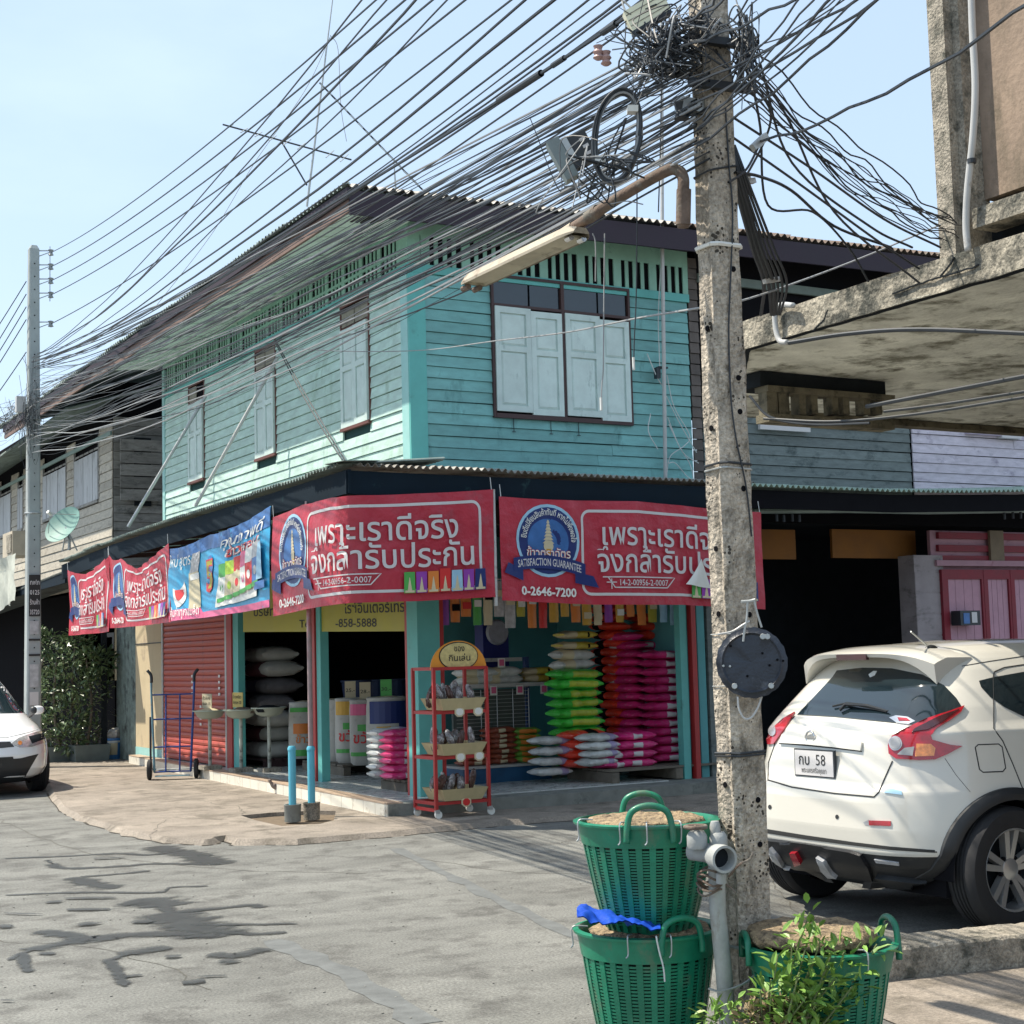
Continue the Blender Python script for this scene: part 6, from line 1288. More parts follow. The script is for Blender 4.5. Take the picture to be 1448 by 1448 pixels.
for k, (px, py) in enumerate(((1024, 380), (1031, 535), (1032, 583), (1037, 692), (991, 463), (1002, 776), (1045, 870), (1048, 1192), (1003, 605), (1016, 868), (1026, 1108), (1060, 1130))):
    z = zpx(py); a, b_ = pw(z); u = ((px-1036)/40); face_y = px > 1020 if py < 700 else px > 1040
    c = fy(z)+V(a*.35, -.001, 0) if face_y else fx(z)+V(-.001, -b_*.0, 0)
    mb = MB(); mb.lathe([(.011, -.0015), (.012, .0015)], c, 10, axis='y' if face_y else 'x'); part('bolt_hole', mb, M['black'], pole)
def band(py, m, w=.010, name='strap', slack=.004, tiltz=0):
    z = zpx(py); a, b_ = pw(z); a += slack; b_ += slack; c = pc_(z); mb = MB()
    P = [c+V(u*a, v*b_, tiltz*u+noise.noise(V(u, v, z))*.008) for u, v in ((-1, -.7), (-.7, -1), (.82, -1), (1, -.82), (1, .7), (.7, 1), (-.7, 1), (-1, .7), (-1, -.7))]
    mb.tube(P, w, 5); part(name, mb, m, pole)
band(346, M['white'], .009); band(236, M['cable'], .004, 'wire_tie', tiltz=.02); band(657, M['cable'], .005, 'wire_tie'); band(664, M['steel'], .004, 'wire_tie'); band(968, M['steel'], .002, 'wire_tie'); band(1063, M['cable'], .005, 'wire_tie'); band(1067, M['cable'], .004, 'wire_tie'); band(1335, M['steel'], .006, 'wire_tie'); band(895, M['steel'], .002, 'wire_tie')
mb = MB(); P = []
for py, du in ((150, .2), (230, .25), (300, .35), (400, .0), (470, -.25), (560, -.3), (620, -.1), (690, .4), (760, .6)): z = zpx(py); P.append(fy(z, .008)+V(pw(z)[0]*du*1.1, 0, 0))
mb.tube(spline(P, 8), .0035, 5); part('clinging_wire', mb, M['cable'], pole)
mb = MB(); c = pc_(zpx(150)); mb.box(c.x-.16, c.x-.06, c.y-.03, c.y+.03, c.z-.02, c.z+.03); part('bracket', mb, M['steel'], pole); mb = MB(); mb.lathe([(.03, -.03), (.02, 0), (.03, .03)], c+V(-.15, 0, -.02), 12); part('bracket_spool', mb, M['cable'], pole)
for py, s_ in ((62, 1), (92, -1), (125, 1)):
    c = pc_(zpx(py)); mb = MB(); mb.bar(c+V(-.16, -.075*s_, 0), c+V(.16, -.075*s_, .02), .03, .03); part('crossarm', mb, M['cable'], pole)
# street lamp
lp = thing('street_lamp', 'fluorescent street lamp on a rusty bent pipe arm fixed to the near concrete pole', 'street lamp', at(965, 300, d=5.95))
arm = [at(966, 322, d=5.95), at(966, 275, d=5.95), at(966, 252, d=5.96), at(958, 241, d=5.98), at(940, 243, d=6.0), at(880, 277, d=6.2), at(805, 326, d=6.5)]
mb = MB(); mb.tube(spline(arm, 8), .023, 14); part('arm', mb, M['rust'], lp, smooth=True)
mb = MB(); mb.tube([at(966, 318, d=5.95), at(967, 268, d=5.95)], .029, 12); part('sleeve', mb, M['rust'], lp, smooth=50)
mb = MB(); mb.tube([at(846, 298, d=6.34), at(832, 308, d=6.39)], .028, 12); part('joint_collar', mb, M['rust'], lp, smooth=50)
mb = MB(); mb.tube([at(812, 322, d=6.47), at(795, 333, d=6.53)], .028, 12); part('socket', mb, mat('cream_lamp_paint', (.40, .35, .27), .7, .2, 8, .1, dirt_or_sheen=((.17, .12, .08), .42, 9, 1)), lp, smooth=50)
# housing: trough from near end to far end
n0, n1_ = at(822, 326, d=6.38), at(664, 400, d=7.30)
dd = (n1_-n0).normalized(); sd = dd.cross(V(0, 0, 1)).normalized(); upv = sd.cross(dd).normalized()
hm = mat('cream_lamp_paint', (1, 1, 1)); 
def sec(p, w, h): return [p+sd*w-upv*h*.45, p+sd*w*1.02-upv*h*.2, p+sd*w*.62+upv*h*.55, p-sd*w*.62+upv*h*.55, p-sd*w*1.02-upv*h*.2, p-sd*w-upv*h*.45]
mb = MB(); vs = []
ks = [(0, .55, .5), (.03, .85, .85), (.08, 1, 1), (.95, .95, 1), (.985, .8, .8), (1, .6, .5)]
for t_, sw, sh in ks: vs += sec(n0.lerp(n1_, t_), .066*sw, .050*sh)
mb.add(vs, [(j*6+k, j*6+(k+1) % 6, (j+1)*6+(k+1) % 6, (j+1)*6+k) for j in range(5) for k in range(5)]+[tuple(range(6))[::-1], tuple(30+k for k in range(6))]); part('housing', mb, hm, lp, smooth=30)
mb = MB(); q0, q1 = n0.lerp(n1_, .05), n0.lerp(n1_, .96); o_ = -upv*.019
mb.add([q0+sd*.061+o_, q0-sd*.061+o_, q1-sd*.058+o_, q1+sd*.058+o_, q0+sd*.05+o_*.4, q0-sd*.05+o_*.4, q1-sd*.05+o_*.4, q1+sd*.05+o_*.4], [(0, 4, 5, 1), (1, 5, 6, 2), (2, 6, 7, 3), (3, 7, 4, 0), (4, 7, 6, 5)]); part('reflector', mb, mat('grimy_reflector', (.46, .43, .33), .6, .2, 8, .1, dirt_or_sheen=((.16, .13, .09), .3, 9, 1)), lp)
for s_ in (-1, 1):
    mb = MB(); p = n1_+dd*.0+sd*s_*.030-upv*.030; mb.tube([p-dd*.05, p+dd*.012], .014, 8); part('lamp_holder', mb, M['rust'], lp)
    mb = MB(); p = n0+dd*.07+sd*s_*.030-upv*.024; mb.tube([p, p-dd*.04], .013, 8); part('lamp_holder', mb, M['chrome'], lp)
# black disc tied on
dc = at(1063, 937, d=5.83); t = thing('black_drum_lid', 'black round drum lid wired to the near concrete pole', 'lid', dc)
to = (CAM-dc).normalized(); e1 = to.cross(V(0, 0, 1)).normalized()*-1; e2 = e1.cross(to)*-1; e2 = to.cross(e1)
Rr = .134; mb = MB(); N_ = 56; vs = []
prof = [(.0, .0), (.5, .002), (.78, .0), (.84, .008), (.9, .0), (1, -.004), (1, -.02), (0, -.02)]
for r, h in prof:
    for k in range(N_): a = 2*PI*k/N_; rr_ = r*Rr*(1+(.012*math.sin(k*2.1)+.01*noise.noise(V(k*.9, 0, 0)) if r > .99 else 0)); vs.append(dc+(e1*math.cos(a)+e2*math.sin(a))*rr_+to*(h+.006*noise.noise(V(math.cos(a)*r*2.5, math.sin(a)*r*2.5, 1))))
mb.add(vs, [(j*N_+k, j*N_+(k+1) % N_, (j+1)*N_+(k+1) % N_, (j+1)*N_+k) for j in range(len(prof)-1) for k in range(N_)]); part('disc', mb, mat('scuffed_black_steel', (.030, .036, .05), .38, .3, 12, .25, dirt_or_sheen=((.09, .10, .12), .3, 14, 1), metal=.2), t, smooth=40)
for a, r in ((65, .80), (57, .86), (232, .82), (308, .84), (185, .80), (188, .62), (5, .72), (2, .88), (350, .5), (140, .75), (250, .4), (40, .4)):
    p = dc+(e1*math.cos(math.radians(a))+e2*math.sin(math.radians(a)))*r*Rr+to*.006; big = a in (65, 57, 232, 308)
    mb = MB(); q = Matrix((e1, e2, to)).transposed(); mb.lathe([(.012 if big else .005, 0), (.010 if big else .004, .007 if big else .002)], (0, 0, 0), 8); mb.v = [tuple(p+q @ Vector(v)) for v in mb.v]; part('bolt' if big else 'rivet', mb, M['steel'] if big or a in (185, 188) else M['black'], t)
hk = at(1058, 852, d=5.9)
for pts, m_, r in (([(1057, 850), (1056, 875), (1053, 890), (1051, 907)], 'steel', .0045), ([(1066, 848), (1071, 868), (1077, 887)], 'steel', .0045), ([(1015, 897), (1035, 893), (1050, 884), (1060, 878)], 'pvcg', .004), ([(1043, 985), (1045, 1003), (1053, 1016), (1063, 1014), (1072, 1000), (1077, 985)], 'pvcg', .004), ([(1048, 851), (1060, 850), (1068, 848)], 'steel', .006)):
    mb = MB(); mb.tube(spline([at(*p, d=5.83) for p in pts], 6), r, 6); part('tie_wire', mb, M[m_], t)
# pvc valve assembly and its riser in front of the pole
t = thing('water_pipe', 'grey plastic water riser with a rusty-wheeled tap and open tee strapped to the near pole', 'pipe', at(1025, 1448, d=5.75))
D = 5.72
def P_(px, py, d=D): return at(px, py, d=d)
mb = MB(); mb.tube([P_(1033, 1500), P_(1024, 1380), P_(1015, 1290), P_(1013, 1225)], .031, 14); part('riser', mb, mat('scuffed_grey_pipe', (.36, .37, .35), .6, .25, 9, .2, dirt_or_sheen=((.20, .17, .13), .4, 9, .4)), t, smooth=50)
pv = mat('dusty_grey_pvc', (.34, .35, .34), .6, .2, 12, .15, dirt_or_sheen=((.22, .20, .17), .35, 9, 1))
mb = MB(); mb.tube([P_(978, 1203, D+.05), P_(1000, 1206, D), P_(1020, 1213, D-.08)], .036, 16); part('tee_barrel', mb, pv, t, smooth=50)
a, b_ = P_(1010, 1210, D-.05), P_(1027, 1216, D-.14); ad = (b_-a).normalized(); q = ad.to_track_quat('Z', 'Y').to_matrix()
mb = MB(); mb.lathe([(.040, 0), (.046, .02), (.050, .05), (.050, .085), (.041, .085), (.038, .04), (.0, .038)], (0, 0, 0), 24, capb=False, capt=False); mb.v = [tuple(a+q @ Vector(v)) for v in mb.v]; part('open_socket', mb, pv, t, smooth=40)
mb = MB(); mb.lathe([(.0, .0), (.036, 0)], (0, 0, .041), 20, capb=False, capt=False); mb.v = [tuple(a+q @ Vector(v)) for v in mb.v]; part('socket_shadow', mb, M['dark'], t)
for (px, py, r0, z0, z1) in ((986, 1196, .034, -.01, .055), (1016, 1192, .030, -.02, .04), (1012, 1192, .018, .03, .08)):
    c = P_(px, py, D-.02); mb = MB(); mb.lathe([(r0, z0), (r0*1.12, z0+.01), (r0*1.12, z1-.02), (r0, z1-.01), (r0*.8, z1)], c, 18); part('valve_body', mb, pv, t, smooth=40)
c = P_(984, 1170, D-.02); mb = MB()
mb.tube([c, c+V(0, 0, -.06)], .010, 8); part('stem', mb, M['steel'], t)
mb = MB(); mb.tube([c+V(math.cos(k*PI/10)*.038*(1+.08*math.cos(k*PI/2)), math.sin(k*PI/10)*.038, .002) for k in range(21)], .008, 8); [mb.tube([c-V(math.cos(a_), math.sin(a_), 0)*.036, c+V(math.cos(a_), math.sin(a_), 0)*.036], .006, 6) for a_ in (0, PI/3, 2*PI/3)]; part('handwheel', mb, M['rust'], t, smooth=50)
mb = MB(); mb.tube([P_(1020, 1235, D-.06), P_(1020, 1249, D-.06)], .019, 12); part('outlet', mb, pv, t)
mb = MB()
for k in range(5): mb.tube([P_(1004, 1232+k*7, D-.0)+V(math.cos(a_/8*PI)*.045*(1+.15*math.sin(k*3)), math.sin(a_/8*PI)*.05, .012*math.sin(a_*.8+k)) for a_ in range(17)], .0045, 5)
part('wire_wrap', mb, M['rust'], t)
mb = MB(); mb.tube(spline([P_(1030, 1240, D-.1), P_(1045, 1223, D-.16), P_(1060, 1215, D-.16), P_(1065, 1206, D-.16)], 6), .004, 5); mb.tube(spline([P_(1022, 1246, D-.05), P_(1040, 1262, D-.08), P_(1045, 1280, D-.05)], 6), .003, 5); part('loose_wire', mb, M['rust'], t)
mb = MB(); mb.tube(spline([P_(1002, 1398, D-.02), P_(1020, 1402, D-.06), P_(1050, 1392, D-.04), P_(1072, 1375, D+.0)], 6), .0045, 5); part('loose_wire', mb, M['steel'], t)
# ================================================================== CABLES
def cable(pts, r, m, label, group, name='overhead_cable', n=5):
    mb = MB(); mb.tube(pts, r, n, caps=False); return solo(name, mb, m, label, 'cable', group, loc=tuple(pts[0]))
rn = random.Random(11)
FP = lambda py, dx=0: at(46+dx, py, d=23.6)
# five power lines from the far pole's insulators
for k, (e, (qx, qy)) in enumerate(zip(INS, ((610, -70), (660, -75), (705, -78), (770, -90), (850, -100)))):
    cable(sag(e, at(qx, qy, d=8.2), .16, 20), .007 if k else .006, M['cable'], ['topmost', 'second', 'third', 'fourth', 'lowest'][k]+' of five power lines fanning from the far-left insulators to the top edge', 'power lines from the far pole')
for k, (y0, y1) in enumerate(((398, 456), (416, 480), (434, 496), (452, 512), (498, 545))):
    cable(sag(at(37, y0, d=23.6), at(-40, y1+62, d=26), .02, 6), .008, M['cable'], ['topmost', 'second', 'third', 'fourth', 'lowest'][k]+' of the lines leaving the far-left pole out of the left edge', 'lines leaving the far pole to the left')
# heavy cables passing above, from the top edge down to the far pole
gH = 'heavy cables running from the top edge to the far pole'
for k, (x0_, y0_, ye, s_) in enumerate(((560, -60, 500, .42), (600, -60, 507, .46), (640, -60, 505, .45), (690, -60, 510, .5), (800, -50, 506, .5), (860, -60, 512, .48), (900, -55, 509, .55), (935, -60, 520, .52), (955, -60, 518, .5), (970, -60, 511, .58), (985, -60, 514, .6), (1010, -50, 522, .62))):
    r = rn.choice((.006, .007, .009, .0045)); cable(sag(FP(ye, rn.uniform(-2, 8)), at(x0_, y0_, d=6.6+k*.05), s_*.55, 26, .03, k), r, M['cable'], 'thick black cable sweeping from the top edge down to the far-left pole', gH)
# main bundle from the near pole head to the far pole
gB = 'cable bundle between the near and the far pole'
for k in range(66):
    ys = rn.uniform(28, 228); xs_ = rn.choice((975, 985, 992, 1003)); ye = 515+(ys-35)/190*105+rn.uniform(-25, 30); s_ = abs(rn.gauss(.10, .14))
    r = rn.choice((.0018, .0022, .0026, .0034, .0045, .0055)); m_ = M['cable'] if rn.random() < .72 else M['cableg']  # more grey cables mixed in, their colour standing in for grey reflections
    a = at(xs_, ys, d=5.88+rn.uniform(-.12, .12)); b_ = at(46+rn.uniform(-4, 14), ye, d=23.6+rn.uniform(-.2, .2))
    cable(sag(b_, a, s_, 30, .07, k), r, m_, 'black telecom cable in the dense bundle between the near and far poles' if m_ is M['cable'] else 'pale grey telecom cable in the dense bundle between the near and far poles', gB)
for k, (ys, ye) in enumerate(((165, 620), (195, 630), (215, 640), (208, 612))):
    cable(sag(at(46, ye, d=23.4), at(985, ys, d=5.8), .14+.06*k, 30, .05, 60+k), .006, M['cableg'], 'low slack grey cable hanging beneath the main bundle across the teal frieze', 'slack cables under the bundle')
# continuing to the upper right past the near pole
gR = 'cables running from the near pole up to the right'
for k in range(15):
    ys = rn.uniform(25, 215); xe = 1080+(1-(ys-25)/190)*-60+rn.uniform(0, 230)+(ys-25)*.5; a = at(rn.uniform(960, 1000), ys, d=5.75); b_ = at(min(xe, 1320), -40-rn.uniform(0, 30), d=4.4)
    cable(sag(a, b_, .03, 12, .02, 90+k), rn.choice((.0025, .0035, .005)), M['cable'], 'black cable rising from the near pole head to the top edge', gR)
# fan to the slab building
gF = 'wires fanning from the near pole to the slab building'
for k in range(15):
    ys = rn.uniform(55, 150); a = at(rn.uniform(1035, 1075), ys, d=6.0); b_ = at(rn.uniform(1325, 1368), rn.uniform(305, 350), d=7.6)
    cable(sag(a, b_, rn.uniform(.0, .14), 26, .05, 120+k), rn.choice((.0024, .003, .0038)), M['cable'], 'wavy black wire in the fan from the near pole to the concrete column', gF)
for k, pts in enumerate([[(1028, 40), (1110, 160), (1180, 300), (1300, 400)], [(1060, 100), (1075, 180), (1086, 290), (1150, 300), (1200, 350), (1228, 398)], [(1075, 90), (1120, 230), (1230, 320), (1290, 350)], [(1035, 165), (1150, 240), (1250, 310), (1330, 350)], [(1030, 190), (1130, 260), (1240, 340), (1300, 380)], [(1038, 100), (1090, 160), (1060, 240), (1035, 262)]]):
    cable(spline([at(x, y, d=6.1+.9*(i/3)) for i, (x, y) in enumerate(pts)], 8), .0055, M['cable'], ['long straight wire dropping from the pole head to the slab', 'looping wire that hangs down right of the pole and lands on the slab edge', 'wire diving below the fan to the corrugated roof edge', 'upper thin wire leaving the pole shaft toward the concrete column', 'lower thin wire leaving the pole shaft toward the concrete column', 'short loop returning to the pole beside the white strap'][k], gF)
# strapped riser bundle falling from the pole to the slab edge
gV = 'strapped cables falling to the slab edge'
for k in range(6):
    dx = k*5; cable(spline([at(1031+dx*.3, 205, d=6.05), at(1040+dx*.8, 262, d=6.1), at(1064+dx*1.2, 350, d=6.4), at(1080+dx*1.3, 400, d=6.8), at(1088+dx*.6+(-12 if k == 0 else 0), 445, d=7.3)], 7), .009 if k < 3 else .006, M['cable'], 'black cable in the strapped group falling from the near pole to the slab edge', gV)
for (px, py, dd_) in ((1046, 250, 6.1), (1054, 257, 6.15), (1092, 396, 6.75)): c = at(px, py, d=dd_); mb = MB(); mb.obox(c, V(.045, 0, .01), V(0, .012, 0), V(-.003, 0, .010)); solo('cable_strap', mb, M['pvcg'], ['upper pale strap on the falling cables', 'second pale strap on the falling cables', 'lowest pale strap on the falling cables near the slab'][(1046, 1054, 1092).index(px)], 'strap', loc=c)
# single service wires
cable(sag(at(1075, 200, d=6.1), at(1480, -10, d=3.6), .05, 14, .02, 5), .0055, M['cable'], 'single thick wire rising across the sky to the upper right corner', None)
cable(spline([at(1030, 258, d=5.9), at(1055, 240, d=6.0), at(1075, 203, d=6.1)], 8), .005, M['cable'], 'thin tail wire joining the service clamp to the near pole', None)
c = at(1074, 201, d=6.1); mb = MB(); mb.bar(c-V(.035, 0, .03), c+V(.035, 0, .03), .025, .03); solo('service_clamp', mb, M['steel'], 'small grey wedge clamp on the service wire right of the near pole', 'clamp', loc=c)
cable(spline([at(400, 492, y=YS-.25), at(500, 497, y=YS-.35), at(600, 495, y=YS-.6), at(700, 482, d=11), at(800, 470, d=9), at(900, 450, d=7.5), at(985, 436, d=6.1), at(1060, 422, d=6.6), at(1200, 372, d=7.6), at(1330, 318, d=8.2)], 7), .005, M['cableg'], 'thin twisted wire crossing the teal wall and big window to the near pole', None)
cable(spline([at(1040, 244, d=6), at(1075, 250, d=6.2), at(1120, 270, d=6.6), at(1180, 320, d=7.2), at(1260, 350, d=7.6)], 7), .007, M['cable'], 'drooping doubled wire from the pole toward the rusty roof edge', gF)
# coil, boxes and the tangle at the pole head
cc = at(872, 193, d=5.95); t = thing('cable_coil', 'hanging oval coil of black and grey cable beside the near pole', 'cable coil', cc)
e1, e2 = RT*.5+FW*.35, V(0, 0, 1); e1.normalize()
for k in range(15):
    w, h = .118+rn.uniform(-.012, .012), .176+rn.uniform(-.012, .012); o = FW*rn.uniform(-.02, .02)+RT*rn.uniform(-.006, .006); ph = rn.uniform(0, 6)
    mb = MB(); mb.tube([cc+o+RT*(math.cos(a_*PI/18)*w*.72)*(1+.03*math.sin(a_*.6+ph))+UP*math.sin(a_*PI/18)*h+RT*.02*math.sin(a_*PI/18) for a_ in range(37)], .0055, 5, caps=False); part('turn', mb, M['cableg'] if k % 4 == 0 else M['cable'], t)
for a_ in (40, 215): p = cc+RT*math.cos(math.radians(a_))*.08+UP*math.sin(math.radians(a_))*.16; mb = MB(); mb.obox(p, RT*.02, UP*.012, FW*.03); part('tie', mb, M['white'], t)
bc = at(812, 218, d=6.1); t = thing('splice_box', 'dark grey cable splice box hanging in the wires left of the coil', 'junction box', bc)
q = Matrix.Rotation(-.5, 3, FW) ; A_, B_, C_ = q @ RT, q @ UP, FW
mb = MB(); mb.obox(bc+A_*.02, A_*.055, B_*.062, C_*.04); part('box', mb, mat('dark_box', (.03, .035, .04), .5, .2, 9, .1), t)
mb = MB(); mb.obox(bc-A_*.055, A_*.026, B_*.085, C_*.05); part('cover', mb, mat('grey_box_cover', (.20, .24, .24), .5, .2, 9, .1), t); mb = MB(); mb.obox(bc-A_*.015+B_*.02-C_*.045, A_*.012, B_*.05, C_*.006); part('clip', mb, M['steel'], t)
for k in range(3): mb = MB(); mb.obox(bc+A_*.05+B_*(.03-.03*k)-C_*.042, A_*.012, B_*.006, C_*.004); part('slot', mb, M['lettergrey'], t)
for k in range(4): mb = MB(); mb.tube(spline([bc-B_*.06+A_*(-.06+.025*k), bc-B_*.14+A_*(-.05+.03*k), bc-B_*(.2+.03*(k % 3))+A_*(.02*k), bc-B_*.1+A_*(.1+.01*k)], 5), .003, 4); part('pigtail', mb, M['cable'], t)
bc = at(914, 18, d=6.0); q = Matrix.Rotation(-.62, 3, FW); A_, B_ = q @ RT, q @ UP; A_ = RT*.86+UP*.5; A_.normalize(); B_ = UP*.9-RT*.43; B_.normalize()
t = thing('cream_terminal_box', 'long cream terminal box on the cables left of the pole head', 'junction box', bc); mb = MB(); mb.obox(bc, A_*.085, B_*.042, FW*.03); part('case', mb, mat('cream_box', (.85, .82, .60), .5, .08, 8, .05), t)
for k in range(3): mb = MB(); mb.obox(bc+B_*(.022-.022*k)-FW*.031, A_*.083, B_*.0015, FW*.001); part('seam', mb, M['conc'], t)
mb = MB(); mb.obox(bc-B_*.048, A_*.085, B_*.006, FW*.032); part('shadow_rail', mb, M['cable'], t)
for k, (px, py) in enumerate(((846, 74), (857, 82))):
    c = at(px, py, d=6.0); mb = MB(); mb.lathe([(.012, -.03), (.022, -.022), (.014, -.01), (.022, 0), (.014, .012), (.02, .025)], c, 12); solo('porcelain_spool', mb, mat('pink_porcelain', (.42, .27, .25), .35), ['left', 'right'][k]+' one of two small pinkish porcelain insulators in the wires', 'insulator', 'pinkish insulators', smooth=50, loc=c)
# inline splice sleeves on the upper cables
CP = sag(FP(512), at(935, -8, d=6.0), .17, 160, .01, 3)
def project(p): d = p-CAM; z = d.dot(FW); return 724+F_PX*d.dot(RT)/z
cable(CP, .009, M['cable'], 'thick cable carrying the long splice sleeve', None)
for k, (p, q_, r) in enumerate(((705, 770, .017), (776, 792, .013), (850, 872, .015))):
    seg = [c_ for c_ in CP if p <= project(c_) <= q_]
    if len(seg) < 2: i_ = min(range(len(CP)-1), key=lambda i: abs(project(CP[i])-(p+q_)/2)); seg = [CP[i_], CP[i_+1]]
    cable(seg, r, M['cable'], ['long tapered splice sleeve on the upper cables', 'short sleeve beside the long splice', 'splice sleeve near the cream terminal box'][k], None, 'splice_sleeve', 10)
def tangle(cx, cy, w, h, n, seed, label, d=5.9, sp=.5, mm=.8):
    r2 = random.Random(seed); t = thing('wire_tangle', label, 'wires', at(cx, cy, d=d))
    for k in range(n):
        p = [at(cx+r2.gauss(0, w), cy+r2.gauss(0, h), d=d+r2.uniform(-.16, .16)) for _ in range(r2.choice((3, 4, 5, 5)))]
        mb = MB(); mb.tube(spline(p, 7), r2.choice((.0018, .0025, .003, .004)), 4, caps=False); part('loop', mb, M['cable'] if r2.random() < mm else M['cableg'], t)
    return t
tangle(940, 62, 34, 30, 55, 1, 'dense tangle of wires left of the near pole head'); tangle(985, 38, 20, 16, 20, 2, 'dark knot of wires wrapped over the pole head', d=5.82); tangle(1052, 72, 11, 28, 30, 3, 'tangle of wires right of the near pole head')
tangle(915, 95, 22, 18, 14, 4, 'loose drooping wires around the coil'); tangle(850, 245, 34, 40, 9, 6, 'thin looping wires dangling above the street lamp arm', mm=.7)
tangle(42, 590, 9, 32, 45, 7, 'tangle of wires and boxes on the far-left pole', d=23.3); tangle(15, 592, 15, 15, 30, 8, 'wires bunched left of the far pole', d=23.6)
t = thing('pole_box', 'small pale box among the wires of the far-left pole', 'junction box', at(30, 572, d=23.3)); c = at(30, 572, d=23.3); mb = MB(); mb.box(c.x-.08, c.x+.06, c.y-.05, c.y+.05, c.z-.12, c.z+.12); part('case', mb, M['pvcg'], t)
# hanging pulls in front of the window
for k, pts in enumerate([[(855, 330), (854, 420), (853, 520), (851, 545), (850, 572)], [(901, 230), (900, 400), (897, 480), (896, 515)], [(936, 60), (934, 200), (931, 300)], [(838, 330), (842, 345), (842, 398)]]):
    cable(spline([at(x, y, d=6.6) for x, y in pts], 5), .0028, M['cable' if k in (1, 2) else 'cableg'], ['long wire end dangling in front of the big window', 'thin wire end dangling right of the big window', 'thin wire dangling left of the pole from the tangle', 'short knotted wire below the lamp arm'][k], None, 'dangling_wire', 4)
    if k < 2: p = at(*pts[-1], d=6.6); mb = MB(); mb.tube([p+V(0, 0, .03), p-V(0, 0, .025)], .006, 6); solo('wire_tip', mb, M['white'], ['white taped tip of the wire before the big window', 'white taped tip of the wire right of the window'][k], 'wire tip', loc=p)
# television aerials on the roof
def aerial(base, top, booms, label, zoff=0):
    t = thing('tv_aerial', label, 'aerial', base); mb = MB(); mb.tube([base, base.lerp(top, .5), top], [.014, .012, .006], 6); part('mast', mb, M['steel'], t)
    for a, b_, n_, l0, l1, drn in booms:
        mb = MB(); mb.tube([a, b_], .010, 6); bm = part('boom', mb, M['cable'], t)
        for k in range(n_): p = a.lerp(b_, (k+.5)/n_); L_ = l0+(l1-l0)*k/n_; mb = MB(); mb.tube([p-drn*L_/2, p+drn*L_/2], .0075, 4); part('element', mb, M['steel'], bm)
    return t
DA = 18.0; A2 = lambda x, y, d=DA: at(x, y, d=d)
el = (A2(328, 187)-A2(318, 168)); el.normalize(); el2 = V(.5, .7, .45).normalized()
t = aerial(A2(434, 292), A2(474, -30), [(A2(315, 176), A2(497, 226), 9, .30, .55, el2), (A2(434, 262), A2(398, 200), 1, .05, .05, el)], 'tall thin aerial mast on the roof with one long boom')
mb = MB(); mb.tube(spline([A2(467, 52), A2(430, 130), A2(360, 230), A2(300, 330), A2(215, 440)], 6), .004, 4); part('guy_wire', mb, M['cableg'], t); mb = MB(); mb.tube(spline([A2(467, 50), A2(478, 70), A2(482, 150), A2(490, 200)], 6), .004, 4); part('guy_wire', mb, M['cableg'], t)
d2 = V(.6, .75, .1).normalized()
aerial(A2(562, 305, 17), A2(557, 228, 17), [(A2(452, 117, 17), A2(597, 268, 17), 13, .25, .75, d2)], 'second aerial with a slanting boom of many rods right of the tall mast')
# ================================================================== CARS
def paint(name, col, rough=.22, flake=.04, coat=1.): return mat(name, col, rough, flake, 3, 0, coat=coat)
carw = mat('pearl_white_paint', (.66, .635, .57), .30, .03, 2, 0, coat=1., spec=.5)
carw2 = mat('white_car_paint', (.84, .85, .86), .30, .03, 2, 0, coat=1.)
clad = mat('black_cladding', (.020, .022, .025), .48, .15, 14, .08, dirt_or_sheen=((.06, .055, .05), .25, 10, 1))
cgl = mat('car_glass', (.012, .022, .028), .04, .1, 1, 0, spec=1.)
lred = mat('red_lamp_lens', (.42, .008, .02), .12, .25, 30, .05, coat=1.); lclr = mat('clear_lamp_lens', (.55, .52, .52), .12, .3, 40, .15, metal=.4, coat=1.); lamb = mat('amber_lamp_lens', (.75, .26, .07), .15, .4, 40, .15, coat=1.)
seam = mat('panel_gap', (.03, .03, .03), .8, 0, bump=0)
